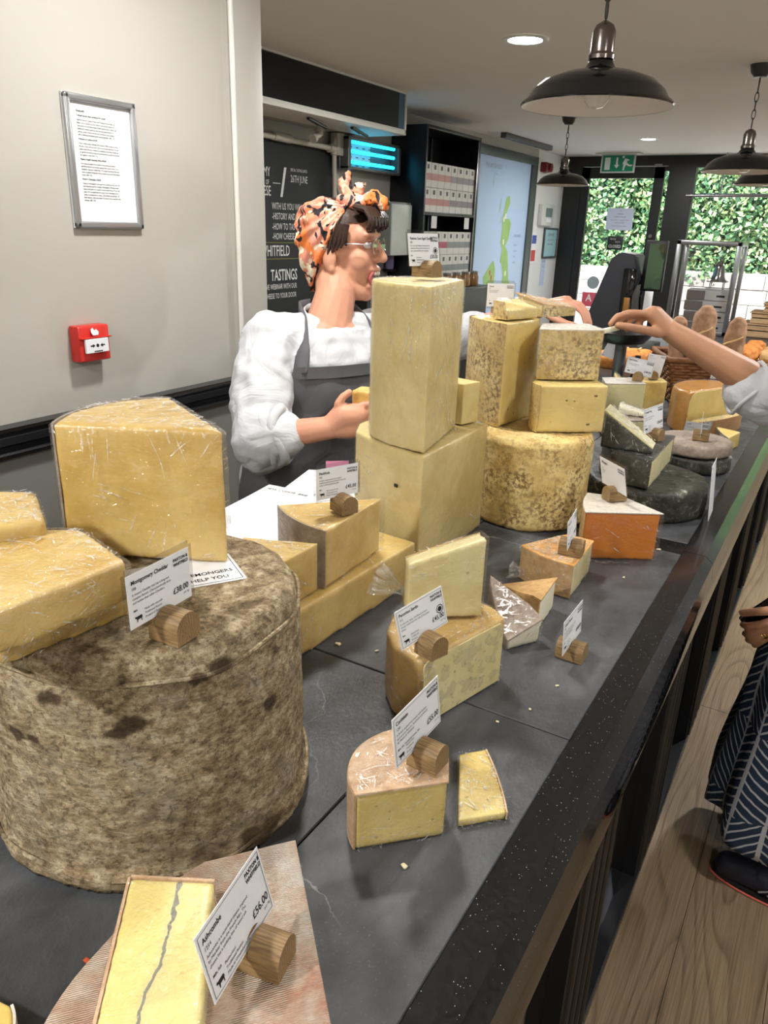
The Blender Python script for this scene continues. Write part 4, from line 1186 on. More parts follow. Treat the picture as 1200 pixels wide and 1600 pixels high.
card_at('price card seen edge-on on the small mottled wheel', 'dark oak card holder on the small mottled wheel', (-0.288, 2.18, 1.045), (-0.13, 0.99, 0.0), (-0.05, 0.0, 1.0), 1.0, 1.003, 'Goats Cheese', '336', ['A goats milk cheese.'], '£44.00', foot=('Pasteurised', 'Traditional', 'Product'), w=0.07, h=0.055)
card_at('laminated price card behind the film-wrapped wedge on the tall freckled block', 'oak card holder on the tall freckled block', (-0.690, 1.66, 1.386), (0.75, 0.62, 0.0), (-0.05, 0.05, 1.0), 1.0, 1.3455, 'Cantal', '92', ['A firm cheese from the', 'Auvergne mountains.'], '£39.00', laminate=True, border=False, foot=('Pasteurised', 'Traditional'), w=0.062, h=0.05)
card_at('white card with a grey edge on the upright yellow block', 'oak card holder on the upright yellow block', (-0.568, 2.84, 1.085), (0.88, 0.40, -0.12), (0.05, -0.1, 0.99), 1.0, 1.0385, 'Comte', '88', ['Aged mountain cheese'], '', laminate=True, border=False, foot=('Made with', 'Traditional'), w=0.06, h=0.08)
# sheet under the tall wedge
t = thing('help_notice', 'white printed notice under the tall cheddar wedge ending HELP YOU', 'notice', (-0.492, 0.554, ZW + 0.0003), math.atan2(0.85, 0.53))
link('notice_sheet', box((-0.12, 0.0, 0.0), (0.0, 0.07, 0.0005)), PAPER, t)
link('printed_text', text_me([('CHEESEMONGERS', -0.008, 0.024, 0.0100, 'RIGHT', 0.01), ('HERE TO HELP YOU', -0.016, 0.010, 0.0100, 'RIGHT', 0.01)], 0.0008), INK, t)
link('border_line', flat_me([[(-0.117, 0.003), (-0.003, 0.003), (-0.003, 0.0038), (-0.117, 0.0038)], [(-0.0038, 0.003), (-0.003, 0.003), (-0.003, 0.067), (-0.0038, 0.067)]], 0.0008), INK, t)
# ------------------------------------------------------------------ things on the walls
def panel(name, label, cat, c, r, u, group=None, kind=None):
    r = Vector(r).normalized(); u = Vector(u); u = (u - r * u.dot(r)).normalized(); n = r.cross(u)
    o = bpy.data.objects.new(name, None); COL.objects.link(o); o.empty_display_size = 0.03
    m = Matrix((r, u, n)).transposed().to_4x4(); m.translation = Vector(c)
    o.matrix_world = m
    return tag(o, label, cat, group, kind)
WY, WZ = (0, 1, 0), (0, 0, 1)     # a panel on a wall that faces +x

# framed wine list
t = panel('wall_notice_frame', 'silver snap frame on the grey wall holding a printed sparkling wine list', 'picture frame', (-1.678, 1.415, 1.6455), WY, WZ)
w, h = 0.213, 0.298
link('back_panel', box((-w / 2, -h / 2, -0.0015), (w / 2, h / 2, 0.004)), PAPER, t)
ALU = plain('silver_aluminium', (176, 178, 180), 0.28, metal=0.75, var=0.03)
for a, b in (((-w / 2, h / 2 - 0.016, 0.0), (w / 2, h / 2, 0.014)), ((-w / 2, -h / 2, 0.0), (w / 2, -h / 2 + 0.016, 0.014)),
             ((-w / 2, -h / 2, 0.0), (-w / 2 + 0.016, h / 2, 0.014)), ((w / 2 - 0.016, -h / 2, 0.0), (w / 2, h / 2, 0.014))):
    link('frame_rail', box(a, b, 0.005, 3), ALU, t)
txt = [('SPARKLING', 1), ('', 0), ('Crémant du Jura Blanc de Blancs NV £20.00', 1), ('', 0), ('Aged for almost 4 years on lees, this Crémant du Jura Blanc de', 0), ('Blancs has an appealing golden colour, and aromas redolent of', 0),
       ('ripe nectarines and warm bread. Richly textured and creamy, this', 0), ('traditional method sparkling wine has captivating flavours of', 0), ('apricot, vanilla brioche and almond. Sweetness and complete,', 0), ('with a delicious tantalising acidity, and a long finish. ABV 12%.', 0), ('', 0),
       ('Prosecco Le Colture £19.00', 1), ('', 0), ('Pale in colour with a delicate, fine mousse. With aromas of white', 0), ('flowers, citrus, orchard fruit, with a hint of warm brioche. On the', 0), ('palate these flavours combine an underlying minerality. Perfect as', 0), ('an aperitif but has the fragrance and mineral structure to be drunk', 0), ('throughout a meal. ABV 11%.', 0), ('', 0),
       ('Paxton’s English Sparkling Wine £35.00', 1), ('', 0), ('Our cheesemongers have selected this traditional method,', 0), ('sparkling wine for its versatile pairing with artisan cheese. It is a', 0), ('delightful “sessions” English fizz. This English Sparkling Wine has', 0), ('notes of garden hedgerow, citrus, white peach, and freshly baked', 0), ('bread. ABV 12%.', 0), ('', 0),
       ('Paxton’s Champagne £38.00', 1), ('', 0), ('Paxton’s Champagne is also aged for a minimum of 3 years, the', 0), ('level typically kept for ‘vintage’ Champagnes. This gives more', 0), ('body to the wine as it takes on more yeasty flavours from the', 0), ('yeast. The wonderful biscuit notes in our Champagne are a', 0), ('perfect complement to cheese. The bubbles cut through rich', 0), ('fatty cheeses, while the acidity can charm such a squarely acidic', 0), ('cheeses. ABV 12%.', 0)]
it = []
yy = h / 2 - 0.038
for s_, b in txt:
    if s_: it.append((s_, -w / 2 + 0.036, yy, 0.0054 if b else 0.0050, 'LEFT', 0.025 if b else 0.010)); yy -= 0.0064
    else: yy -= 0.0030
link('printed_text', text_me(it, 0.0044), INK, t)

# fire call point
RED = plain('red_plastic', (196, 42, 34), 0.3, var=0.04)
t = panel('fire_call_point', 'red break-glass fire alarm call point on the grey wall', 'alarm call point', (-1.679, 1.306, 1.221), WY, WZ)
bm = bmesh.new()
bm_box(bm, (-0.047, -0.045, 0.0), (0.047, 0.045, 0.045), 0.004, 2)
for v in bm.verts:
    if v.co.z > 0.02 and v.co.y > 0.02: v.co.z -= (v.co.y - 0.02) * 0.35
    if v.co.z > 0.02 and v.co.y < -0.02: v.co.z -= (-v.co.y - 0.02) * 0.4
bm_box(bm, (-0.047, 0.014, 0.030), (0.047, 0.017, 0.047), 0.001, 1)
link('housing', me_from_bm(bm), RED, t)
link('press_panel', box((-0.035, -0.022, 0.040), (0.035, 0.013, 0.0468), 0.001, 1), PAPER, t)
arrow = lambda s_, ox: [(ox + s_ * a, b - 0.004) for a, b in [(-0.007, 0.0018), (0.0, 0.0018), (0.0, 0.005), (0.0075, 0.0), (0.0, -0.005), (0.0, -0.0018), (-0.007, -0.0018)]]
dot = [(0.0045 * math.cos(a), 0.0045 * math.sin(a) - 0.004) for a in np.linspace(0, 2 * PI, 18)[:-1]]
link('arrow_symbols', flat_me([arrow(1, -0.015), dot, list(reversed(arrow(-1, 0.015))), [(-0.012, -0.0195), (0.014, -0.0195), (0.014, -0.0168), (-0.012, -0.0168)]], 0.0472), INK, t)
flame = [(-0.010, 0.022), (0.006, 0.022), (0.010, 0.029), (0.004, 0.036), (-0.002, 0.033), (-0.005, 0.040), (-0.012, 0.036), (-0.013, 0.028)]
me = flat_me([flame])
for v in me.vertices: v.co.z = 0.0462 - (v.co.y - 0.02) * 0.35 if v.co.y > 0.02 else 0.0462
link('flame_symbol', me, PAPER, t)

# bulkhead box with black glass front
t = thing('bulkhead_box', 'long black glass-fronted box with white trims under the ceiling', 'bulkhead', (-2.83, 3.5, 2.35))
NAVYGLASS = plain('black_blue_glass', (5, 9, 15), 0.3, spec=0.3)
link('carcass', box((-0.45, -1.42, -0.245), (-0.006, 1.41, -0.008)), WALLPAINT, t)
link('glass_front', box((-0.006, -1.42, -0.222), (0.0, 1.33, -0.012)), NAVYGLASS, t)
link('blue_end_strip', box((-0.006, 1.332, -0.222), (0.001, 1.405, -0.012)), plain('slate_blue_panel', (58, 96, 122), 0.3), t)
link('top_trim', box((-0.01, -1.42, -0.012), (0.012, 1.42, -0.0005), 0.002), TRIMWHITE, t)
link('end_trim', box((-0.012, 1.405, -0.25), (0.012, 1.42, -0.002), 0.002), TRIMWHITE, t)
link('bottom_trim', box((-0.30, -1.42, -0.256), (0.012, 1.42, -0.222), 0.003), TRIMWHITE, t)
for yy in (0.44, 0.90):
    link('hinge_arm', join_me([cyl((-0.08, yy, -0.262), (-0.12, yy + 0.24, -0.285), 0.010, n=8), cyl((-0.10, yy + 0.02, -0.26), (-0.17, yy + 0.22, -0.27), 0.006, n=8)]), BLACK, t)

# pipework and sprinkler
PIPE = plain('painted_pipe', (188, 184, 172), 0.5)
t = thing('wall_pipe', 'grey painted pipe running along the top of the blackboard and down beside it', 'pipe', (-3.24, 4.65, 1.3))
link('run', join_me([cyl((0, -1.3, 0.72), (0, 0.02, 0.70), 0.018), cyl((0, 0.03, 0.74), (0.0, 0.05, 0.1), 0.016), cyl((0.0, -0.62, 0.715), (0.0, -0.45, 0.712), 0.026)]), PIPE, t)
link('elbow_joint', join_me([cyl((0, -0.03, 0.70), (0, 0.06, 0.70), 0.028), cyl((0, 0.03, 0.66), (0, 0.045, 0.76), 0.024)]), PIPE, t)
link('junction_box', box((-0.03, 0.03, 0.66), (0.03, 0.12, 0.80), 0.005), PIPE, t)
t = thing('drain_valve', 'small brass-grey valve hanging under the bulkhead box', 'valve', (-3.10, 4.32, 2.0925))
link('stem', join_me([cyl((0, 0, 0), (0, 0, -0.05), 0.022), cyl((0, 0, -0.02), (0, 0, -0.028), 0.032)]), PIPE, t)
link('valve_elbow', join_me([cyl((0, 0, -0.045), (0, -0.07, -0.075), 0.018), cyl((0, -0.055, -0.07), (0, -0.075, -0.078), 0.027)]), PIPE, t)
tag(link('hanging_cable', tube([(-3.28, 4.735, 2.0), (-3.28, 4.738, 1.85), (-3.28, 4.80, 1.7), (-3.28, 4.90, 1.5), (-3.28, 4.87, 1.35)], 0.006, 6), plain('grey_cable', (110, 108, 102), 0.6)), 'thin grey cable hanging between the pipe and the insect killer', 'cable')

# blackboard
t = panel('chalk_blackboard', 'black chalkboard lettered in white about cheese tastings', 'blackboard', (-3.285, 4.10, 1.46), WY, WZ)
link('board', box((-0.63, -0.62, -0.014), (0.625, 0.55, 0.004), 0.002), plain('blackboard_paint', (38, 42, 44), 0.7, var=0.2, nsc=6), t)
def bt(s_, y0, z0, hgt, y1=None, bold=0.0):
    return (s_, y0 - 4.10, z0 - 1.46, hgt * 1.42, 'LEFT', bold)
lines = [bt('ACADEMY', 3.822, 1.79, 0.054, bold=0.008), bt('OF', 4.00, 1.742, 0.028), bt('CHEESE', 3.875, 1.678, 0.058, bold=0.008), bt('SPECIAL TASTING DATES', 4.25, 1.832, 0.018), bt('26TH JUNE', 4.25, 1.768, 0.043),
         bt('OUR', 3.90, 1.605, 0.035), bt('CHEESES', 3.81, 1.545, 0.035), bt('OUR', 3.90, 1.485, 0.035), bt('WITH US YOU WILL LEARN:', 4.055, 1.600, 0.040), bt('-HISTORY AND PRODUCTION', 4.055, 1.540, 0.040), bt('-HOW TO TASTE', 4.055, 1.478, 0.040), bt('-HOW CHEESE IS MADE', 4.055, 1.419, 0.040),
         bt('& WHITFIELD', 3.885, 1.318, 0.066, bold=0.004), bt('VIRTUAL', 3.66, 1.170, 0.07, bold=0.012), bt('TASTINGS', 4.03, 1.165, 0.07, bold=0.012), bt('AN INFORMATIVE WEBINAR WITH OUR', 3.78, 1.110, 0.033), bt('OF THE CHEESE TO YOUR DOOR', 3.86, 1.052, 0.033)]
out = []
for it in lines:
    me = text_me([it], 0.0045, 1.0)
    # tall narrow hand lettering
    for v in me.vertices: v.co.x = it[1] + (v.co.x - it[1]) * 0.62
    out.append(me)
for me in out: link('chalk_line', me, CHALK, t)
link('chalk_swash', flat_me([[(0.085, 0.39), (0.108, 0.39), (0.065, 0.215), (0.042, 0.215)]], 0.0046), CHALK, t)
link('chalk_rule', flat_me([[(-0.2, 0.291), (-0.125, 0.291), (-0.125, 0.295), (-0.2, 0.295)], [(-0.03, 0.291), (0.045, 0.291), (0.045, 0.295), (-0.03, 0.295)]], 0.0046), CHALK, t)
link('olive_rule', flat_me([[(-0.6, -0.058), (0.35, -0.066), (0.35, -0.061), (-0.6, -0.052)], [(-0.6, -0.160), (0.35, -0.165), (0.35, -0.160), (-0.6, -0.154)]], 0.0046), plain('olive_chalk', (110, 112, 60), 0.8), t)

# insect killer
t = panel('insect_killer', 'wall insect killer with glowing blue tubes', 'insect killer', (-3.298, 5.11, 1.985), WY, WZ)
link('housing', boxes([((-0.36, -0.105, 0.0), (0.355, 0.10, 0.06)), ((-0.36, 0.08, 0.06), (0.355, 0.10, 0.13)), ((-0.36, -0.105, 0.06), (0.355, -0.085, 0.13)), ((0.32, -0.1, 0.06), (0.355, 0.1, 0.13)), ((-0.36, -0.1, 0.06), (-0.325, 0.1, 0.13))], 0.003), plain('grey_steel_case', (96, 98, 98), 0.4, metal=0.4), t)
link('white_face', box((-0.325, -0.085, 0.06), (0.02, 0.08, 0.066)), plain('pale_case_face', (190, 194, 190), 0.5), t)
BLUE = emit('blue_tube_glow', (40, 200, 245), 3.0)
for zz in (0.072, 0.012, -0.055):
    link('tube', cyl((-0.29, zz, 0.11), (0.28, zz, 0.11), 0.012, n=12), BLUE, t)
link('vent_slots', flat_me([[(-0.26 + i * 0.085, zz), (-0.225 + i * 0.085, zz), (-0.225 + i * 0.085, zz + 0.006), (-0.26 + i * 0.085, zz + 0.006)] for i in range(4) for zz in (0.042, -0.022, -0.075)], 0.0675), INK, t)

# towel dispenser
t = thing('towel_dispenser', 'grey paper towel dispenser with a pale front on the wall', 'dispenser', (-3.3, 5.30, 1.31))
link('housing', box((0.0, -0.15, 0.0), (0.245, 0.15, 0.38), 0.006), plain('mid_grey_plastic', (112, 113, 110), 0.45), t)
link('front_cover', box((0.240, -0.145, 0.004), (0.256, 0.148, 0.365), 0.006), plain('pale_grey_plastic', (186, 194, 186), 0.4), t)
link('lock_button', cyl((0.12, 0.02, 0.379), (0.12, 0.02, 0.388), 0.012), CHROME, t)
t = thing('soap_dispenser', 'small violet-liquid soap bottle holder on the wall by the towel dispenser', 'dispenser', (-3.296, 5.485, 1.20))
link('bottle', lathe([(0.0, 0), (0.03, 0.0), (0.034, 0.02), (0.034, 0.10), (0.02, 0.12), (0.012, 0.13), (0.0, 0.132)], 20), plain('violet_soap', (170, 160, 214), 0.2), t)
link('bracket', box((0.0, -0.036, -0.02), (0.09, 0.036, 0.0), 0.003), BLACK, t)
for o in list(t.children):
    if o.name.startswith('bottle'): o.location = (0.045, 0, 0)
t = thing('steel_worktop', 'dark worktop along the back wall under the dispenser', 'worktop', (-3.02, 5.2, 0))
link('top', box((-0.272, -0.45, 1.02), (0.05, 0.25, 1.06), 0.004), BLACK, t)
link('cabinet', box((-0.27, -0.44, 0.0), (0.02, 0.24, 1.02)), DARKFRAME, t)

# shelving with boxed goods
SHELFBLK = plain('black_shelf', (16, 18, 24), 0.35)
t = thing('shelf_unit', 'tall black shelving unit against the back wall holding white boxes', 'shelving', (-3.14, 6.02, 0))
link('side_panel', box((-0.155, -0.49, 0.0), (0.15, -0.465, 2.24), 0.002), SHELFBLK, t)
link('side_panel', box((-0.155, 0.465, 0.0), (0.15, 0.49, 2.24), 0.002), SHELFBLK, t)
link('top_panel', box((-0.155, -0.465, 2.215), (0.15, 0.465, 2.24), 0.002), SHELFBLK, t)
link('back_panel', box((-0.155, -0.465, 0.02), (-0.145, 0.465, 2.215)), SHELFBLK, t)
link('chrome_upright', box((0.135, 0.445, 0.0), (0.148, 0.462, 2.21), 0.002), BRUSHED, t)
link('chrome_upright', box((-0.14, 0.12, 0.0), (-0.128, 0.135, 2.21), 0.002), BRUSHED, t)
SH = [1.63, 1.13, 0.63, 0.2]
for z in SH: link('shelf', box((-0.145, -0.465, z - 0.02), (0.145, 0.465, z), 0.001), SHELFBLK, t)
for yy in (-0.30, 0.30): link('shelf_label', box((0.146, yy - 0.045, 1.515), (0.149, yy + 0.045, 1.605)), PAPER, t)
WHITEBOX = plain('white_carton', (224, 222, 218), 0.5, var=0.03)
bands = {'pink': plain('dusty_pink_band', (198, 140, 142), 0.5), 'rose': plain('raspberry_band', (186, 92, 116), 0.5), 'mauve': plain('mauve_grey_band', (150, 138, 146), 0.5), 'grey': plain('green_grey_band', (140, 148, 148), 0.5)}
sq = lambda cx, cz, s_: [[(cx - s_, cz - s_), (cx + s_, cz - s_), (cx + s_, cz + s_), (cx - s_, cz + s_)]]
rows = [(1.632, 0, ['pink'] * 4 + ['mauve'] * 4), (1.632, 1, ['pink'] * 4 + ['mauve'] * 4), (1.132, 0, ['rose'] * 3 + ['grey'] * 5), (1.132, 1, ['rose'] * 4 + ['grey'] * 4), (0.632, 0, ['rose'] * 4 + ['mauve'] * 4)]
nm = {'pink': 'dusty pink', 'rose': 'raspberry', 'mauve': 'mauve-grey', 'grey': 'green-grey'}
for z, lvl, cols in rows:
    for i, cn in enumerate(cols):
        hh = 0.178
        lbl = 'white cracker carton with a %s band, in the %s row on the %s shelf' % (nm[cn], ('upper', 'lower')[1 - lvl] if z > 0.7 else 'only', {1.632: 'top', 1.132: 'middle', 0.632: 'bottom'}[z])
        b = thing('cracker_carton', lbl, 'box', (-3.14 + 0.06, 6.02 - 0.405 + i * 0.1135, z + lvl * (hh + 0.002)), 0, 'white cartons on the shelving')
        link('carton', box((-0.08, -0.0545, 0.0), (0.07, 0.0545, hh), 0.002, 1), WHITEBOX, b)
        link('colour_band', box((0.0695, -0.0535, 0.052), (0.0712, 0.0535, 0.10)), bands[cn], b)
        o = link('logo', flat_me(sq(0, 0.145, 0.016)), GREYINK, b, (0.0716, 0, 0), (R_(90), 0, R_(90)))
JAR = lathe([(0, 0), (0.04, 0), (0.043, 0.01), (0.043, 0.07), (0.036, 0.082), (0.036, 0.10), (0, 0.10)], 20)
for i in range(5):
    b = thing('preserve_jar', 'small glass jar of amber preserve standing in front of the shelving', 'jar', (-2.90, 5.66 + i * 0.17, 1.0605), 0, 'jars in front of the shelving')
    link('glass', JAR, plain('amber_preserve', (150, 112, 70), 0.15), b)
    link('lid', cyl((0, 0, 0.1), (0, 0, 0.115), 0.039, n=20), BRUSHED, b)
t = thing('jar_ledge', 'low dark cabinet standing before the shelving with jars on it', 'cabinet', (-2.90, 6.0, 0))
link('body', box((-0.085, -0.47, 0.0), (0.08, 0.47, 1.04)), DARKFRAME, t)
link('top', box((-0.088, -0.48, 1.04), (0.09, 0.48, 1.06), 0.002), BLACK, t)

# framed map panel
t = panel('map_panel', 'tall dark-framed light panel printed with a map of islands', 'map', (-3.294, 7.83, 1.38), WY, WZ)
MAPFRAME = plain('grey_green_frame', (66, 74, 76), 0.4)
link('print_sheet', box((-0.72, -0.80, 0.0), (0.64, 0.80, 0.012)), plain('pale_sea_blue', (176, 200, 232), 0.35, var=0.06, nsc=2), t)
for a, b in (((-0.82, 0.80, 0.0), (0.80, 0.885, 0.03)), ((0.63, -0.88, 0.0), (0.80, 0.80, 0.03)), ((-0.82, -0.88, 0.0), (-0.72, 0.80, 0.03)), ((-0.72, -0.88, 0.0), (0.63, -0.80, 0.03))):
    link('frame_rail', box(a, b, 0.003), MAPFRAME, t)
scot = [(0.02, 0.45), (0.10, 0.47), (0.12, 0.40), (0.05, 0.30), (0.02, 0.24), (0.13, 0.25), (0.19, 0.20), (0.15, 0.05), (0.08, -0.02), (0.16, -0.08), (0.20, -0.22), (0.24, -0.36), (0.34, -0.46), (0.40, -0.55), (0.36, -0.70), (0.20, -0.72),
        (0.05, -0.76), (-0.10, -0.79), (0.02, -0.68), (0.10, -0.62), (-0.02, -0.56), (-0.03, -0.46), (0.06, -0.44), (0.08, -0.32), (0.02, -0.20), (-0.03, -0.18), (0.0, -0.05), (-0.06, 0.02), (-0.03, 0.12), (-0.05, 0.22), (-0.02, 0.34)]
ire = [(-0.28, -0.20), (-0.20, -0.16), (-0.14, -0.24), (-0.14, -0.38), (-0.20, -0.48), (-0.32, -0.56), (-0.42, -0.52), (-0.40, -0.40), (-0.44, -0.32), (-0.36, -0.26)]
isl = [[(-0.13, 0.42), (-0.10, 0.44), (-0.11, 0.33), (-0.16, 0.28), (-0.15, 0.36)], [(-0.10, 0.26), (-0.05, 0.28), (-0.06, 0.20), (-0.11, 0.21)], [(-0.36, 0.58), (-0.34, 0.66), (-0.32, 0.58), (-0.34, 0.52)]]
LAND = plain('land_green', (150, 186, 112), 0.5, var=0.25, nsc=9)
def fill(poly, z):
    bm = bmesh.new(); f = bm.faces.new([bm.verts.new((x, y, z)) for x, y in poly]); bmesh.ops.triangulate(bm, faces=[f]); return me_from_bm(bm)
link('land_shape', fill(scot, 0.0135), LAND, t); link('land_shape', fill(ire, 0.0135), LAND, t)
for p in isl: link('land_shape', fill(p, 0.0135), plain('pale_island', (160, 192, 196), 0.5), t)
link('map_title', text_me([('THE BRITISH ISLES', -0.36, 0.70, 0.055, 'CENTER', 0.01), ('Cheeses', -0.30, 0.645, 0.03, 'CENTER', 0)], 0.0132), plain('map_title_ink', (150, 172, 196), 0.6), t)
link('map_key', text_me([('OUR CHEESES', 0.30, 0.07, 0.035, 'LEFT', 0.01), ('England', 0.32, -0.02, 0.03, 'LEFT', 0), ('Scotland', 0.32, -0.08, 0.03, 'LEFT', 0), ('Wales', 0.32, -0.14, 0.03, 'LEFT', 0), ('Ireland', 0.32, -0.20, 0.03, 'LEFT', 0)], 0.0132), plain('map_key_ink', (128, 148, 186), 0.6), t)
mk = [(x + 0.018 * math.cos(a), y + 0.03 * math.sin(a)) for x, y in [(0, 0)] for a in np.linspace(0, 2 * PI, 9)[:-1]]
for k_, (x, y) in enumerate([(-0.01, 0.24), (0.03, 0.27), (0.02, 0.02), (-0.27, -0.28), (-0.23, -0.33), (0.14, -0.30), (0.12, -0.45), (0.2, -0.5)]):
    link('map_marker', flat_me([[(x + a, y + b) for a, b in mk]], 0.0145), plain(('white_marker', 'red_marker')[k_ in (3, 4)], ((236, 236, 228), (190, 70, 60))[k_ in (3, 4)], 0.5), t)

# small things on the window-lit wall end
t = panel('fire_bell', 'dark red fire alarm sounder high on the window-lit wall', 'alarm', (-3.29, 8.86, 2.18), WY, WZ)
link('base', box((-0.10, -0.05, 0), (-0.02, 0.05, 0.07), 0.006), plain('dark_red_plastic', (112, 30, 34), 0.35), t)
link('dome', cyl((0.03, 0, 0.0), (0.03, 0, 0.085), 0.055, 0.045, 24), plain('dark_red_plastic', (112, 30, 34), 0.35), t)
t = panel('control_box', 'white wall control box with a grey display', 'control box', (-3.29, 9.02, 1.69), WY, WZ)
link('housing', box((-0.20, -0.115, 0), (0.20, 0.115, 0.05), 0.006), plain('ivory_plastic', (206, 208, 204), 0.4), t)
link('display', box((-0.08, -0.02, 0.05), (0.13, 0.075, 0.053)), plain('display_grey', (110, 124, 126), 0.3), t)
link('rating_label', box((-0.06, -0.075, 0.05), (0.10, -0.035, 0.052)), PAPER, t)
t = panel('framed_certificate', 'pale blue framed certificate on the window-lit wall', 'picture frame', (-3.29, 9.29, 1.385), WY, WZ)
link('print_sheet', box((-0.21, -0.15, 0), (0.21, 0.15, 0.012)), plain('pale_aqua_print', (168, 208, 214), 0.4), t)
for a, b in (((-0.23, 0.15, 0), (0.23, 0.17, 0.02)), ((-0.23, -0.17, 0), (0.23, -0.15, 0.02)), ((-0.23, -0.15, 0), (-0.21, 0.15, 0.02)), ((0.21, -0.15, 0), (0.23, 0.15, 0.02))):
    link('frame_rail', box(a, b), MAPFRAME, t)
link('printed_text', text_me([('CERTIFICATE', 0, 0.08, 0.04, 'CENTER', 0.01), ('Licence and insurance', 0, 0.03, 0.026, 'CENTER', 0), ('Employers liability', 0, -0.02, 0.026, 'CENTER', 0)], 0.0125), GREYINK, t)
t = panel('extinguisher_sign', 'white fire extinguisher sign with blue and red panels', 'sign', (-3.29, 8.76, 1.36), WY, WZ)
link('plate', box((-0.07, -0.20, 0), (0.08, 0.14, 0.004)), PAPER, t)
link('blue_panel', box((-0.06, 0.02, 0.004), (0.07, 0.11, 0.006)), plain('sign_blue', (52, 78, 170), 0.4), t)
link('red_panel', box((-0.06, -0.17, 0.004), (0.07, -0.05, 0.006)), plain('sign_red', (196, 52, 52), 0.4), t)
t = panel('blue_notice', 'narrow pale blue paper notice taped to the window-lit wall', 'notice', (-3.29, 9.15, 1.06), WY, WZ)
link('notice_sheet', box((-0.07, -0.16, 0), (0.07, 0.16, 0.002)), plain('pale_blue_paper', (190, 206, 232), 0.6), t)
link('printed_text', text_me([('NOTICE', 0, 0.11, 0.03, 'CENTER', 0.01), ('Push', 0, 0.05, 0.03, 'CENTER', 0)], 0.0025), GREYINK, t)

# linear vent on the ceiling
t = thing('ceiling_vent_bar', 'slim grey linear bar fixed to the ceiling by the map', 'vent', (-3.06, 7.75, CEIL))
link('housing', box((-0.03, -0.62, -0.045), (0.03, 0.62, 0.0), 0.003), plain('vent_grey', (84, 86, 90), 0.4), t)
for yy in np.linspace(-0.5, 0.5, 6): link('slot', box((-0.02, yy - 0.08, -0.0465), (0.02, yy + 0.08, -0.045)), BLACK, t)

# exit sign
t = panel('exit_sign', 'green emergency exit sign with running man and arrow, hung from the ceiling', 'exit sign', (-2.575, 9.25, 2.25), (1, 0, 0), WZ)
link('base_plate', box((-0.245, 0.085, -0.07), (0.245, 0.0995, 0.07), 0.003), TRIMWHITE, t)
link('frame', box((-0.19, -0.10, -0.012), (0.19, 0.085, 0.006), 0.003), plain('sign_edge', (206, 210, 208), 0.4), t)
link('green_face', box((-0.172, -0.086, 0.006), (0.172, 0.076, 0.0085)), plain('exit_green', (16, 138, 98), 0.35, var=0.03), t)
man = [[(0.055, 0.0), (0.075, 0.045), (0.105, 0.03), (0.10, 0.0), (0.13, -0.02), (0.16, -0.02), (0.16, -0.034), (0.125, -0.036), (0.095, -0.02), (0.08, -0.045), (0.078, -0.074), (0.06, -0.074), (0.064, -0.03)],
       [(0.056 + 0.013 * math.cos(a), 0.058 + 0.013 * math.sin(a)) for a in np.linspace(0, 2 * PI, 13)[:-1]], [(0.075, 0.045), (0.098, 0.040), (0.125, 0.03), (0.12, 0.02), (0.095, 0.028)]]
arw = [(-0.02, 0.055), (0.0, 0.055), (0.0, -0.02), (0.02, -0.02), (-0.01, -0.055), (-0.04, -0.02), (-0.02, -0.02)]
dr = [(-0.145, -0.07), (-0.085, -0.07), (-0.085, 0.055), (-0.145, 0.055)]
bm = bmesh.new()
for p in man + [arw, dr]:
    f = bm.faces.new([bm.verts.new((x, y, 0.0092)) for x, y in p]); bmesh.ops.triangulate(bm, faces=[f])
link('pictogram', me_from_bm(bm), plain('sign_white', (236, 240, 238), 0.4, var=0), t)

# notices on the door glass
t = panel('door_notice', 'white printed notice stuck on the door glass', 'notice', (-2.575, 9.622, 1.675), (1, 0, 0), WZ)
link('notice_sheet', box((-0.155, -0.12, 0), (0.155, 0.12, 0.0015)), plain('daylit_paper', (200, 212, 236), 0.6, var=0.02), t)
link('printed_text', text_me([('A', 0, 0.085, 0.025, 'CENTER', 0), ('OPENING', 0, 0.05, 0.02, 'CENTER', 0), ('Monday to Saturday', 0, 0.02, 0.02, 'CENTER', 0), ('Please ask for our opening hours and', 0, -0.015, 0.016, 'CENTER', 0), ('deliveries today', 0, -0.045, 0.02, 'CENTER', 0), ('Thank you for your custom', 0, -0.08, 0.018, 'CENTER', 0)], 0.002), GREYINK, t)
t = panel('closed_sign', 'black sign lettered CLOSED hanging on the door glass', 'sign', (-2.592, 9.62, 1.41), (1, 0, 0), WZ)
link('plate', box((-0.092, -0.076, 0), (0.092, 0.076, 0.004), 0.001), plain('dark_sign', (34, 36, 40), 0.5), t)
link('small_lettering', text_me([('Sorry', -0.03, 0.035, 0.035, 'CENTER', 0), ("we're", 0.03, 0.005, 0.03, 'CENTER', 0)], 0.0045), CHALK, t)
link('large_lettering', text_me([('CLOSED', 0, -0.052, 0.046, 'CENTER', 0.015)], 0.0045), CHALK, t)
t = panel('red_door_sticker', 'pinkish red square sticker with a white A on the door glass', 'sticker', (-2.83, 9.622, 0.745), (1, 0, 0), WZ)
link('sticker_face', box((-0.085, -0.085, 0), (0.085, 0.085, 0.002)), plain('sticker_pink', (214, 92, 112), 0.4), t)
link('lettering', text_me([('A', 0, -0.02, 0.12, 'CENTER', 0.02)], 0.0025), plain('sign_white', (236, 240, 238), 0.4, var=0), t)
tag(link('grey_door_sticker', cyl((-2.80, 9.628, 0.945), (-2.80, 9.625, 0.945), 0.075, n=28), plain('sticker_grey', (150, 164, 172), 0.5)), 'round grey sticker seen from behind on the door glass', 'sticker')

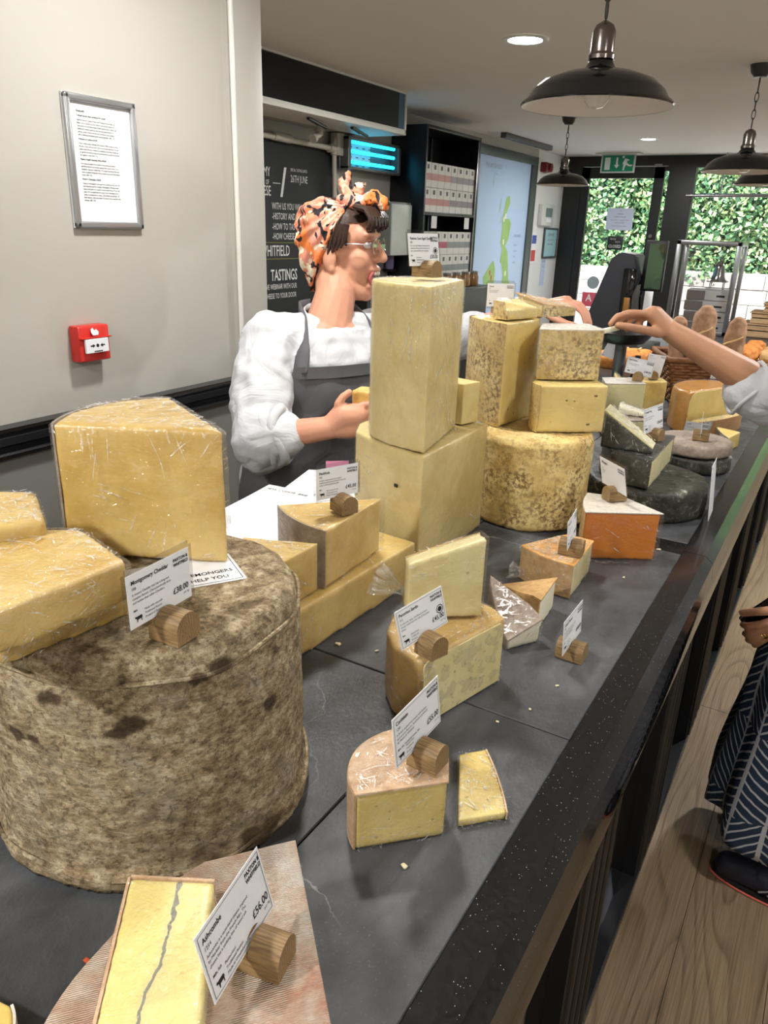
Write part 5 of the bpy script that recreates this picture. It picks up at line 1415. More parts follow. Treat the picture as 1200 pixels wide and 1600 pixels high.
# hanging rail in the window
t = thing('window_rail', 'slim chrome rail hung from the ceiling before the shop window', 'rail', (-1.1, 9.42, CEIL))
link('rod', cyl((-0.73, 0, -0.42), (1.3, 0, -0.40), 0.018, n=12), BRUSHED, t)
for x in (-0.38, 0.5): link('hanger', cyl((x, 0, -0.42), (x, 0, 0.0), 0.008, n=8), BRUSHED, t)

# ------------------------------------------------------------------ pendant lamps
ENAMEL = plain('black_enamel', (12, 12, 14), 0.12, spec=0.6)
ENAMELIN = plain('white_enamel_inside', (238, 232, 226), 0.3, var=0.02)
def pendant(x, y, z, D, label):
    R = D / 2
    t = thing('pendant_lamp', label, 'pendant lamp', (x, y, z))
    pr = [(0.030, 0.115), (0.034, 0.10), (0.042, 0.088), (0.052, 0.082), (0.10, 0.074), (0.15, 0.056), (0.18, 0.032), (0.192, 0.012), (0.206, 0.002), (0.210, -0.004), (0.206, -0.008)]
    k_ = R / 0.21
    link('shade', lathe([(a * k_, b) for a, b in pr], 56, cap=False), ENAMEL, t)
    pi = [(a * k_ * 0.985, b - 0.0035) for a, b in pr[3:-1]]
    link('shade_lining', lathe([(0.0, 0.078)] + pi, 56, cap=False), ENAMELIN, t)
    link('lamp_cap', lathe([(0.0, 0.20), (0.008, 0.20), (0.024, 0.19), (0.031, 0.175), (0.031, 0.125), (0.036, 0.118), (0.036, 0.108), (0, 0.108)], 28), plain('antique_nickel', (120, 114, 108), 0.25, metal=0.9), t)
    link('bulb', lathe([(0, -0.012), (0.02, -0.008), (0.034, 0.008), (0.036, 0.022), (0.028, 0.045), (0.016, 0.062), (0.016, 0.075), (0, 0.075)], 28), plain('frosted_bulb', (226, 222, 214), 0.12), t)
    top = CEIL - z
    link('ceiling_rose', lathe([(0, top - 0.06), (0.03, top - 0.058), (0.05, top - 0.035), (0.058, top), (0, top)], 28), plain('dark_bronze', (56, 54, 52), 0.35), t)
    zz = 0.205; q = 0
    while zz < 0.205 + 0.20 and zz < top - 0.1:
        ring = [(0.009 * math.cos(a) * (1 if q % 2 else 0), 0.009 * math.cos(a) * (0 if q % 2 else 1), zz + 0.022 + 0.024 * math.sin(a)) for a in np.linspace(0, 2 * PI, 15)[:-1]]
        link('chain_link', tube(ring, 0.0026, 6, True), plain('dark_bronze', (56, 54, 52), 0.35), t)
        zz += 0.040; q += 1
    link('flex', cyl((0, 0, zz), (0, 0, top - 0.05), 0.004, n=8), plain('dark_bronze', (56, 54, 52), 0.35), t)
    return t
pendant(-0.735, 2.345, 1.86, 0.42, 'large black enamel pendant lamp over the counter, nearest the freckled cheeses')
pendant(-0.655, 4.77, 1.855, 0.43, 'black enamel pendant lamp over the till, hung on a chain')
pendant(-0.69, 6.15, 1.865, 0.42, 'black enamel pendant lamp beyond the till, before the shop window')
pendant(-2.17, 6.30, 1.87, 0.42, 'black enamel pendant lamp hung before the map panel')
# ------------------------------------------------------------------ far end of the counter
ZC = ZS + 0.001
# paper sheets by the server
t = thing('sheet_riser', 'low dark box on the back of the counter under the loose paper sheets', 'box', (-0.885, 1.09, ZC))
link('body', box((-0.085, -0.13, 0), (0.085, 0.13, 0.055), 0.004), plain('dark_grey_card', (58, 58, 60), 0.6), t)
link('lid', box((-0.088, -0.133, 0.055), (0.088, 0.133, 0.062), 0.003), plain('dark_grey_card', (58, 58, 60), 0.6), t)
def sheet(name, label, loc, rz, w, h, curl, sg):
    t = thing(name, label, 'paper', loc, rz)
    n, m = 14, 10
    vs_, fs = [], []
    for side in (0.0, -0.0006):
        for j in range(m + 1):
            for i in range(n + 1):
                x, y = (i / n - 0.5) * w, (j / m - 0.5) * h
                z = curl(x / w, y / h) + side
                vs_.append((x, y, z))
    q = (n + 1) * (m + 1)
    for j in range(m):
        for i in range(n):
            a = j * (n + 1) + i
            fs.append((a, a + 1, a + n + 2, a + n + 1)); fs.append((q + a + 1, q + a, q + a + n + 1, q + a + n + 2))
    link('paper_sheet', me_from(vs_, fs, 60), PAPER, t)
    return t
c1 = lambda u, v: 0.002 + 0.012 * max(0, u) ** 2 + 0.010 * max(0, v) ** 2
t = sheet('paper_sheet_note', 'white paper sheet with handwriting lying by the server', (-0.892, 1.085, ZC + 0.064), R_(6), 0.21, 0.297, c1, 1)
def on_sheet(items, mat, nm_):
    me = text_me(items, 0.0)
    for v in me.vertices: v.co.z = c1(v.co.x / 0.21, v.co.y / 0.297) + 0.0006
    link(nm_, me, mat, t)
on_sheet([('FEW COMTE, BRIE,', -0.095, 0.122, 0.014, 'LEFT', 0.0), ('STILTON', 0.012, 0.134, 0.013, 'LEFT', 0)], INK, 'handwriting')
small = [(' '.join(''.join(random.choice('aeioustnrlmdcb') for _ in range(random.randint(2, 7))) for _ in range(7)), -0.098, -0.045 - 0.0042 * i, 0.0042, 'LEFT', 0) for i in range(16)]
on_sheet(small, GREYINK, 'printed_text')
c2 = lambda u, v: 0.022 * (0.25 - u * u) + 0.01 * v
t2 = sheet('paper_sheet_curl', 'curled blank white sheet behind the handwritten one', (-0.93, 1.335, ZC + 0.050), R_(10), 0.18, 0.15, c2, 2)
tag(link('pink_tag', box((-0.022, -0.016, 0), (0.022, 0.016, 0.001)), plain('pink_paper', (232, 150, 196), 0.6), None, (-0.785, 1.152, 1.085), (R_(75), 0, R_(40))), 'small pink paper tag standing behind the laminated card', 'tag')
t = thing('tag_clip', 'small wooden clip holding the pink paper tag', 'clip', (-0.785, 1.157, ZC))
link('clip_stem', cyl((0, 0, 0), (0, 0, 0.155), 0.004, n=8), OAK, t)
link('clip_base', box((-0.018, -0.018, 0), (0.018, 0.018, 0.012), 0.002), OAK, t)

# weighing scale: low body, column and round black pan
t = thing('counter_scale', 'black counter scale with a grey column and round black dish', 'scale', (-0.80, 3.27, ZC))
link('base', box((-0.20, -0.14, 0.0), (0.12, 0.16, 0.035), 0.01), BLACK, t)
link('column', cyl((0, 0, 0.03), (0, 0, 0.175), 0.024, n=20), plain('grey_column', (98, 100, 104), 0.3, metal=0.5), t)
link('dish', lathe([(0, 0.172), (0.05, 0.172), (0.09, 0.18), (0.112, 0.205), (0.116, 0.222), (0.108, 0.222), (0.085, 0.19), (0, 0.184)], 36), BLACK, t)
link('knob', lathe([(0, 0.10), (0.012, 0.10), (0.014, 0.03), (0.03, 0.0), (0, 0)], 14), BLACK, t, (0.075, 0.0, 0.03))
t = thing('mint_board', 'mint green serving board between the scale and the cheese stack', 'board', (-0.86, 3.02, ZC))
link('board', box((-0.16, -0.10, 0.0), (0.12, 0.11, 0.02), 0.006), plain('mint_plastic', (176, 214, 198), 0.35), t)
link('rim', tube([(-0.14, -0.08, 0.021), (0.10, -0.08, 0.021), (0.10, 0.09, 0.021), (-0.14, 0.09, 0.021)], 0.004, 6, True), plain('mint_plastic', (176, 214, 198), 0.35), t)

# loaf with card
t = thing('crusty_loaf', 'long orange-brown loaf lying behind the scale', 'bread', (-0.835, 3.62, ZC), R_(28))
me = remesh(lathe([(0, -0.17), (0.035, -0.155), (0.055, -0.10), (0.062, 0), (0.055, 0.10), (0.035, 0.155), (0, 0.17)], 24), 0.006, 2)
me.transform(Matrix.Rotation(R_(90), 4, 'Y') @ Matrix.Diagonal((0.9, 1, 1, 1))); me.transform(Matrix.Translation((0, 0, 0.055)))
displace(me, 0.006, 30, 3)
for v in me.vertices: v.co.z = max(0.0, v.co.z)
CRUST = rind_generic('orange_crust', [(0.3, (176, 96, 40)), (0.5, (206, 132, 66)), (0.7, (226, 170, 104))], sc=16)
link('crust', me, CRUST, t)
for i in range(4): link('score_mark', tube([(-0.10 + i * 0.06, -0.03, 0.108), (-0.07 + i * 0.06, 0.03, 0.108)], 0.004, 6), plain('pale_score', (226, 190, 136), 0.8), t)
price_card('small white card leaning on the orange-brown loaf', (-0.90, 3.50, 1.03), (0.75, 0.6, -0.3), (0.1, -0.25, 0.95), 0.06, 0.075, 'Sourdough', '', ['Baked daily'], '', border=False, foot=(), milk='')

# till: angled housing, screen on an arm
t = thing('till_terminal', 'black till with a tall slanted housing and customer screen', 'till', (-1.08, 4.13, ZC))
prof = [(-0.17, 0.0), (0.13, 0.0), (0.10, 0.30), (0.13, 0.40), (0.10, 0.505), (0.02, 0.515), (-0.02, 0.48)]
bm = bmesh.new()
lo = [bm.verts.new((x, -0.09, z)) for x, z in prof]; hi = [bm.verts.new((x, 0.12, z)) for x, z in prof]
bm.faces.new(lo); bm.faces.new(list(reversed(hi)))
for i in range(len(prof)): j = (i + 1) % len(prof); bm.faces.new((lo[j], lo[i], hi[i], hi[j]))
bmesh.ops.bevel(bm, geom=list(bm.edges), offset=0.008, segments=2, affect='EDGES')
link('housing', me_from_bm(bm), plain('charcoal_plastic', (34, 36, 42), 0.45), t)
link('recess_panel', box((0.055, -0.098, 0.20), (0.115, -0.088, 0.44), 0.006), BLACK_GLOSS, t)
link('amber_strip', box((0.075, -0.103, 0.16), (0.105, -0.096, 0.30), 0.003), plain('amber_plastic', (120, 80, 28), 0.3), t)
sc_ = link('screen', box((0.13, -0.03, 0.33), (0.235, 0.0, 0.575), 0.006), BLACK, t)
link('screen_glass', box((0.150, -0.0335, 0.345), (0.228, -0.0300, 0.56)), plain('screen_green_reflection', (92, 116, 92), 0.04, metal=0.85), sc_)  # greenish reflection put into the colour of the glass
link('arm', cyl((0.09, 0.0, 0.36), (0.15, -0.01, 0.40), 0.018, n=12), BLACK, t)
link('keypad_base', box((-0.26, -0.20, 0.0), (0.22, 0.24, 0.06), 0.01), BLACK, t)
link('receipt', box((0.165, -0.06, 0.20), (0.205, -0.055, 0.335)), PAPER, t)

# wicker basket with baguettes
WICK = rind_generic('wicker', [(0.3, (82, 50, 28)), (0.5, (120, 78, 46)), (0.7, (150, 104, 66))], sc=30, rough=0.6)
t = thing('bread_basket', 'brown woven wicker basket holding upright baguettes', 'basket', (-0.47, 3.14, ZC + 0.008), R_(25))
def basket(w0, d0, w1, d1, H):
    rows_ = 15
    for k_ in range(rows_):
        f = (k_ + 0.5) / rows_
        a, b = (w0 + (w1 - w0) * f) / 2, (d0 + (d1 - d0) * f) / 2
        pts = []
        per = [(-a, -b), (a, -b), (a, b), (-a, b)]
        for q in range(4):
            p, r = per[q], per[(q + 1) % 4]
            for s_ in range(10):
                u_ = s_ / 10
                x, y = p[0] + (r[0] - p[0]) * u_, p[1] + (r[1] - p[1]) * u_
                o_ = 0.004 * (1 if (s_ + k_) % 2 else -1)
                nx, ny = (0, -1), (1, 0)
                nrm = [(0, -1), (1, 0), (0, 1), (-1, 0)][q]
                pts.append((x + nrm[0] * o_, y + nrm[1] * o_, H * f))
        link('wicker_row', tube(pts, H / rows_ * 0.55, 6, True), WICK, t)
    for q in range(4):
        for s_ in range(0, 10, 2):
            u_ = s_ / 10 + 0.05
            c0 = [(-w0 / 2, -d0 / 2), (w0 / 2, -d0 / 2), (w0 / 2, d0 / 2), (-w0 / 2, d0 / 2)]; c1_ = [(-w1 / 2, -d1 / 2), (w1 / 2, -d1 / 2), (w1 / 2, d1 / 2), (-w1 / 2, d1 / 2)]
            A = [c0[q][i] + (c0[(q + 1) % 4][i] - c0[q][i]) * u_ for i in (0, 1)]; B = [c1_[q][i] + (c1_[(q + 1) % 4][i] - c1_[q][i]) * u_ for i in (0, 1)]
            link('stake', cyl((*A, 0.0), (*B, H + 0.005), 0.005, n=6), WICK, t)
    a, b = w1 / 2, d1 / 2
    link('rim', tube([(-a, -b, H), (0, -b - 0.004, H), (a, -b, H), (a + 0.004, 0, H), (a, b, H), (0, b + 0.004, H), (-a, b, H), (-a - 0.004, 0, H)], 0.011, 8, True), WICK, t)
    link('base', box((-w0 / 2 + 0.006, -d0 / 2 + 0.006, 0.0), (w0 / 2 - 0.006, d0 / 2 - 0.006, 0.008)), WICK, t)
basket(0.20, 0.22, 0.28, 0.28, 0.165)
price_card('small white card with a cow mark tucked on the basket rim', (-0.375, 3.015, 1.055), (0.9, 0.42, 0.0), (0.05, -0.15, 0.98), 0.05, 0.04, 'Baguette', '', [], '', border=False, foot=(), milk='')
BAG = rind_generic('floured_crust', [(0.3, (136, 98, 70)), (0.5, (166, 128, 98)), (0.7, (196, 164, 136))], sc=14, rough=0.8)
for i, (x, y, tilt, az, L, r) in enumerate([(-0.540, 3.10, 3, 200, 0.29, 0.032), (-0.455, 3.09, 2, 150, 0.335, 0.043), (-0.370, 3.135, 4, 20, 0.30, 0.036), (-0.47, 3.205, 3, 100, 0.31, 0.032)]):
    me = remesh(lathe([(0, 0), (r * 0.7, 0.012), (r, 0.06), (r * 1.05, L * 0.5), (r * 1.0, L * 0.8), (r * 0.85, L * 0.92), (r * 0.45, L * 0.985), (0, L)], 20), 0.006, 2)
    displace(me, 0.006, 25, i * 3.0)
    t2 = thing('baguette', ['slim floured baguette end leaning at the till side of the basket', 'thick floured baguette end standing tallest in the basket', 'floured baguette end leaning toward the window side of the basket', 'floured baguette end standing at the back of the basket'][i], 'bread', (x, y, ZC + 0.03), 0, 'baguettes standing in the basket')
    t2.rotation_euler = (R_(tilt) * math.sin(R_(az)), R_(tilt) * math.cos(R_(az)), 0)
    link('crust', me, BAG, t2)
    for q in range(1):
        zz = L * 0.72
        link('score_mark', tube([(r * 1.0 * math.cos(a), r * 1.0 * math.sin(a), zz + 0.02 * (a + PI / 2)) for a in np.linspace(-PI * 0.8, -PI * 0.2, 6)], 0.004, 6), plain('pale_score', (226, 190, 136), 0.8), t2)
# rolls on a tray
t = thing('bread_board', 'flat wooden board of bread rolls beyond the basket', 'board', (-0.40, 4.55, ZC))
link('base', box((-0.19, -0.30, 0), (0.19, 0.30, 0.012)), CRATE, t)
link('edge_batten', box((-0.19, -0.30, 0.012), (0.19, -0.292, 0.016)), CRATE, t)
rl = ['round seeded roll in the bread tray', 'pale round roll in the bread tray', 'golden round roll in the bread tray']
for i in range(8):
    x, y = -0.52 + (i % 3) * 0.105, 4.33 + (i // 3) * 0.17
    me = remesh(lathe([(0, 0), (0.04, 0.0), (0.055, 0.02), (0.048, 0.05), (0.025, 0.065), (0, 0.068)], 20), 0.006, 1); displace(me, 0.006, 40, i)
    o = link('bread_roll', me, [BAG, CRUST, RIND_TAN][i % 3], None, (x, y, ZC + 0.0125)); tag(o, ['floured brown bread roll on the wooden board', 'orange-crusted bread roll on the wooden board', 'tan bread roll on the wooden board'][i % 3], 'bread', 'rolls on the wooden board')

# chrome-framed glass display cabinet
t = thing('display_cabinet', 'chrome-framed glass display cabinet at the end of the counter', 'cabinet', (-0.86, 5.52, ZC))
def fr(x0, y0, z0, x1, y1, z1, r=0.014): return box((min(x0, x1) - r, min(y0, y1) - r, min(z0, z1) - r), (max(x0, x1) + r, max(y0, y1) + r, max(z0, z1) + r), 0.003)
a, b, H = 0.18, 0.14, 0.56
for x in (-a, a):
    for y in (-b, b): link('post', fr(x, y, 0.016, x, y, H), BRUSHED, t)
for zz in (0.016, H):
    for y in (-b, b): link('rail', fr(-a, y, zz, a, y, zz), BRUSHED, t)
    for x in (-a, a): link('rail', fr(x, -b, zz, x, b, zz), BRUSHED, t)
link('glass_pane', box((-a, -b - 0.002, 0.02), (a, -b + 0.002, H)), GLASS, t)
link('glass_pane', box((-a, b - 0.002, 0.02), (a, b + 0.002, H)), GLASS, t)
link('glass_pane', box((a - 0.002, -b, 0.02), (a + 0.002, b, H)), GLASS, t)
link('base_panel', box((-a, -b, 0.0), (a, b, 0.012)), BRUSHED, t)
for i in range(4):
    b_ = thing('gift_box', ['white gift box at the foot of the boxes in the cabinet', 'white gift box second from the foot in the cabinet', 'white gift box third from the foot in the cabinet', 'white gift box topmost in the cabinet'][i], 'box', (-0.83, 5.53, ZC + 0.013 + i * 0.066), R_(4 * (i % 2)), 'gift boxes in the glass cabinet')
    link('carton', box((-0.13, -0.09, 0), (0.13, 0.09, 0.064), 0.003, 1), plain('grey_white_carton', (196, 194, 190), 0.5), b_)
    link('dark_side', box((-0.132, -0.0915, 0.004), (-0.02, 0.0, 0.060)), plain('taupe_carton', (120, 112, 104), 0.5), b_)
    link('label_mark', box((0.05, -0.0918, 0.024), (0.10, -0.0898, 0.036)), INK, b_)
t = thing('silver_bell', 'polished silver bell on a small wire stand on the gift boxes', 'bell', (-0.795, 5.53, ZC + 0.278))
link('wire_stand', join_me([cyl((sx * 0.04, sy * 0.03, 0), (sx * 0.04, sy * 0.03, 0.05), 0.003, n=6) for sx in (-1, 1) for sy in (-1, 1)] + [box((-0.06, -0.045, 0.048), (0.06, 0.045, 0.053))]), BRUSHED, t)
link('bell_body', lathe([(0, 0.175), (0.012, 0.174), (0.022, 0.165), (0.032, 0.13), (0.036, 0.09), (0.046, 0.062), (0.058, 0.054), (0.05, 0.054), (0, 0.06)], 36), CHROME, t)
link('bell_knob', lathe([(0, 0.174), (0.008, 0.176), (0.010, 0.186), (0.006, 0.195), (0, 0.197)], 16), CHROME, t)
# wooden crates by the window
for i, (w_, d_, h_, dx) in enumerate([(0.30, 0.26, 0.085, 0.0), (0.27, 0.24, 0.07, 0.02), (0.20, 0.2, 0.055, 0.05), (0.16, 0.18, 0.06, 0.07)]):
    z = ZC + [0, 0.0865, 0.158, 0.2145][i]
    t = thing('wooden_crate', ['wide pine crate at the foot of the crate stack by the window', 'pine crate second in the crate stack by the window', 'small pine crate third in the crate stack by the window', 'topmost small pine crate with a dark lid by the window'][i], 'crate', (-0.44 + dx, 5.62, z), 0, 'pine crates stacked by the window')
    for q in range(2):
        zz = h_ * q / 2 + 0.003
        link('slat', box((-w_ / 2, -d_ / 2, zz), (w_ / 2, -d_ / 2 + 0.008, zz + h_ / 2 - 0.006), 0.001, 1), CRATE, t)
        link('slat', box((-w_ / 2, d_ / 2 - 0.008, zz), (w_ / 2, d_ / 2, zz + h_ / 2 - 0.006), 0.001, 1), CRATE, t)
        link('slat', box((-w_ / 2, -d_ / 2 + 0.008, zz), (-w_ / 2 + 0.008, d_ / 2 - 0.008, zz + h_ / 2 - 0.006), 0.001, 1), CRATE, t)
        link('slat', box((w_ / 2 - 0.008, -d_ / 2 + 0.008, zz), (w_ / 2, d_ / 2 - 0.008, zz + h_ / 2 - 0.006), 0.001, 1), CRATE, t)
    link('base_board', box((-w_ / 2 + 0.006, -d_ / 2 + 0.006, 0), (w_ / 2 - 0.006, d_ / 2 - 0.006, 0.006)), CRATE, t)
    link('lid', box((-w_ / 2 - 0.01, -d_ / 2 - 0.01, h_ - 0.006), (w_ / 2 + 0.01, d_ / 2 + 0.01, h_ + 0.0005), 0.001, 1), plain('dark_lid', (40, 58, 48), 0.5) if i == 3 else CRATE, t)

# ------------------------------------------------------------------ outside
GROUND = plain('pale_paving', (206, 200, 190), 0.9, var=0.08, nsc=3)
struct('pavement', box((-14, 9.76, -0.12), (12, 22, -0.05)), GROUND)
STONE = rind_generic('garden_stone', [(0.3, (120, 118, 116)), (0.5, (164, 160, 154)), (0.7, (196, 190, 182))], sc=5)
gw = struct('garden_wall', box((-12, 14.42, -0.1), (9, 14.7, 0.95)), STONE)
k_ = 0
for r_i in range(4):
    x = -5.2 - 0.2 * (r_i % 2)
    while x < 4.6:
        L = random.uniform(0.34, 0.62)
        link('stone', box((x + 0.005, 14.36 + random.uniform(0, 0.03), -0.05 + r_i * 0.25 + 0.004), (x + L - 0.005, 14.43, -0.05 + (r_i + 1) * 0.25 - 0.004), 0.008, 1), STONE, gw)
        x += L
# clipped hedge: a dense mass of leaves
def hedge(name, label, x0, x1, y0, z0, z1, n, mats):
    P = rng.uniform((x0, -0.35, z0), (x1, 0.45, z1), (n, 3))
    bul = np.array([0.28 * noise.noise(Vector((p[0] * 0.9, p[2] * 0.9, 1.3))) + 0.14 * noise.noise(Vector((p[0] * 2.6, p[2] * 2.6, 4.0))) for p in P])
    P[:, 1] = y0 + np.abs(P[:, 1]) * 0.5 - bul
    s = rng.uniform(0.030, 0.062, n)
    d = rng.normal(size=(n, 3)); d[:, 1] -= 0.9; d[:, 2] += 0.5
    d /= np.linalg.norm(d, axis=1)[:, None]
    a = np.cross(d, rng.normal(size=(n, 3))); a /= np.linalg.norm(a, axis=1)[:, None]
    b = np.cross(d, a)
    V = np.empty((n, 4, 3))
    V[:, 0] = P - a * s[:, None]; V[:, 1] = P + b * (s * 0.6)[:, None] + d * (s * 0.15)[:, None]; V[:, 2] = P + a * s[:, None]; V[:, 3] = P - b * (s * 0.6)[:, None] + d * (s * 0.15)[:, None]
    me = bpy.data.meshes.new('mesh')
    me.vertices.add(n * 4); me.vertices.foreach_set('co', V.ravel())
    me.loops.add(n * 4); me.loops.foreach_set('vertex_index', np.arange(n * 4))
    me.polygons.add(n); me.polygons.foreach_set('loop_start', np.arange(0, n * 4, 4)); me.polygons.foreach_set('loop_total', np.full(n, 4))
    me.update(calc_edges=True)
    for m in mats: me.materials.append(m)
    me.polygons.foreach_set('material_index', rng.integers(0, len(mats), n))
    o = link(name, me)
    return tag(o, label, 'hedge', kind='stuff')
def leaf(name, c):
    s = NT(name); s.color(s.mix(s.noise(3), tuple(x * 0.7 for x in srgb(*c)), srgb(*c))).set(0.45, 0, 0.4)
    return s.m
LEAVES = [leaf('leaf_bright', (142, 186, 122)), leaf('leaf_mid', (104, 154, 98)), leaf('leaf_deep', (70, 112, 80)), leaf('leaf_yellow', (184, 200, 144))]
hedge('ivy_hedge', 'sunlit green ivy hedge growing above the stone wall outside', -6.0, 5.0, 14.55, 0.75, 4.2, 46000, LEAVES)
struct('hedge_backing', box((-6, 14.95, -0.1), (5, 15.1, 4.3)), plain('dark_foliage', (40, 66, 44), 0.9, var=0.3))
# ------------------------------------------------------------------ people
def skin_mat(name, c, blush=(190, 110, 96)):
    s = NT(name)
    f = s.ramp(s.noise(26, 4), [(0.35, 0.0), (0.7, 1.0)])
    col = s.mix(s.math('MULTIPLY', f, 0.25), srgb(*c), srgb(*blush))
    s.color(col).set(0.5, 0, 0.35)
    s.b.inputs['Subsurface Weight'].default_value = 0.1
    s.b.inputs['Subsurface Radius'].default_value = (0.01, 0.004, 0.002)
    s.b.inputs['Subsurface Scale'].default_value = 1.0
    s.bump(s.noise(300, 3), 0.08, 0.001)
    return s.m
def cloth_mat(name, rgb, rough=0.85, wr=0.5, sc=9):
    s = NT(name); c = srgb(*rgb)
    s.color(s.mix(s.noise(sc, 4), tuple(x * 0.92 for x in c), tuple(min(1, x * 1.05) for x in c))).set(rough, 0, 0.2)
    s.bump(s.math('ADD', s.noise(sc, 3, dist=1.5), s.math('MULTIPLY', s.noise(900, 1), 0.03)), wr, 0.012)
    return s.m
def cap(bm, p0, p1, r0, r1=None, n=14):
    r1 = r0 if r1 is None else r1
    p0, p1 = Vector(p0), Vector(p1)
    bm_cyl(bm, p0, p1, r0, r1, n)
    for p, r in ((p0, r0), (p1, r1)): bmesh.ops.create_uvsphere(bm, u_segments=n, v_segments=8, radius=r, matrix=Matrix.Translation(p))
def chain(bm, pts, rs):
    for i in range(len(pts) - 1): cap(bm, pts[i], pts[i + 1], rs[i], rs[i + 1])
def ell(bm, c, rad, B=None):
    m = Matrix.Translation(c) @ (B.to_4x4() if B is not None else Matrix.Identity(4)) @ Matrix.Diagonal((*rad, 1))
    bmesh.ops.create_uvsphere(bm, u_segments=20, v_segments=12, radius=1.0, matrix=m)
def finger(bm, a, b, bend, r0=0.0088, r1=0.0068):
    a, b, bend = Vector(a), Vector(b), Vector(bend)
    P = [a, a.lerp(b, 0.40) + bend * 0.85, a.lerp(b, 0.73) + bend * 0.8, b]
    chain(bm, P, [r0, r0 * 0.97, r1 * 1.05, r1])
    return P
def solid(bm, vox, sm=5):
    me = bpy.data.meshes.new('mesh'); bm.to_mesh(me); bm.free()
    return remesh(me, vox, sm, 0.5)
class Torso:
    def __init__(s, secs, f):
        s.S = secs; s.f = Vector((f[0], f[1], 0)).normalized(); s.r = Vector((s.f.y, -s.f.x, 0))
    def sec(s, z):
        S = s.S
        if z <= S[0][0]: return S[0]
        for a, b in zip(S[:-1], S[1:]):
            if z <= b[0]:
                t = (z - a[0]) / (b[0] - a[0]); t = t * t * (3 - 2 * t)
                return tuple(x + (y - x) * t for x, y in zip(a, b))
        return S[-1]
    def pt(s, ang, z, grow=0.0):
        _, x, y, w, d = s.sec(z)
        c, n = math.cos(ang), math.sin(ang)
        e = 0.8
        cc, nn = math.copysign(abs(c) ** e, c), math.copysign(abs(n) ** e, n)
        return Vector((x, y, z)) + s.r * (cc * (w + grow)) + s.f * (nn * (d + grow))
    def solid(s, bm, z0, z1, grow, rows=24, n=36, gz=None):
        rings = []
        for k in range(rows + 1):
            z = z0 + (z1 - z0) * k / rows
            g = grow if gz is None else gz(z)
            rings.append([bm.verts.new(s.pt(2 * PI * i / n, z, g)) for i in range(n)])
        for a, b in zip(rings[:-1], rings[1:]):
            for i in range(n):
                j = (i + 1) % n
                bm.faces.new((a[i], a[j], b[j], b[i]))
        bm.faces.new(list(reversed(rings[0]))); bm.faces.new(rings[-1])
    def patch(s, z0, z1, ext, grow, t=0.003, rows=30, n=30, wav=0.0, seed=0.0):
        """shell over part of the torso; ext(z) gives the angles it spans"""
        V, F = [], []
        for g in (grow, grow + t):
            for k in range(rows + 1):
                z = z0 + (z1 - z0) * k / rows
                a0, a1 = ext(z)
                for i in range(n + 1):
                    a = a0 + (a1 - a0) * i / n
                    dw = wav * noise.noise(Vector((a * 2.2, z * 7, seed)))
                    V.append(s.pt(a, z, g + dw))
        q = (rows + 1) * (n + 1)
        for k in range(rows):
            for i in range(n):
                a = k * (n + 1) + i; b = a + n + 1
                F.append((a + 1, a, b, b + 1)); F.append((q + a, q + a + 1, q + b + 1, q + b))
        for k in range(rows):
            for i in (0, n):
                a = k * (n + 1) + i; b = a + n + 1
                F.append((a, q + a, q + b, b) if i == 0 else (q + a, a, b, q + b))
        for i in range(n):
            F.append((i, i + 1, q + i + 1, q + i)); b = rows * (n + 1) + i
            F.append((b + 1, b, q + b, q + b + 1))
        bm = bmesh.new(); bm.from_mesh(me_from(V, F)); return me_from_bm(bm, 60)

# ---------------------------------------------------------------- the server
SK = skin_mat('server_skin', (206, 152, 124))
sv = thing('person', 'shop server in white jacket, grey apron and orange headscarf, holding cheese and reaching out', 'person', (-1.25, 1.72, 0))
OFF = Vector((1.25, -1.72, 0))
def sp(name, me, mat, par=None):
    me.transform(Matrix.Translation(OFF)); return link(name, me, mat, par or sv)
T = Torso([(0.30, -1.275, 1.70, 0.15, 0.115), (0.80, -1.27, 1.70, 0.165, 0.125), (0.90, -1.262, 1.71, 0.160, 0.125), (0.99, -1.252, 1.72, 0.150, 0.118), (1.10, -1.245, 1.735, 0.162, 0.126),
           (1.18, -1.243, 1.745, 0.176, 0.118), (1.235, -1.242, 1.755, 0.150, 0.092), (1.275, -1.238, 1.765, 0.078, 0.066)], (0.93, -0.37))
fh = Vector((0.96, 0.27, 0)).normalized(); lh = Vector((-fh.y, fh.x, 0)); HC = Vector((-1.245, 1.845, 1.475))
HB = Matrix((fh, lh, Vector((0, 0, 1)))).transposed()
H = lambda x, y, z: HC + HB @ Vector((x, y, z))
RS, RE, RW = Vector((-1.30, 1.592, 1.222)), Vector((-1.215, 1.425, 1.015)), Vector((-1.045, 1.497, 1.055))
LS, LE, LW = Vector((-1.175, 1.905, 1.222)), Vector((-0.985, 2.045, 1.225)), Vector((-0.760, 2.135, 1.322))
bm = bmesh.new()
T.solid(bm, 0.84, 1.275, -0.012)
for sx in (-1, 1):
    hip = Vector((-1.27, 1.70, 0.86)) + T.r * (0.085 * sx); kn = hip + Vector((0.01, 0, -0.40)); an = kn + Vector((-0.01, 0, -0.38))
    chain(bm, [hip, kn, an], [0.082, 0.055, 0.038]); cap(bm, an, an + T.f * 0.13 + Vector((0, 0, -0.045)), 0.036, 0.028)
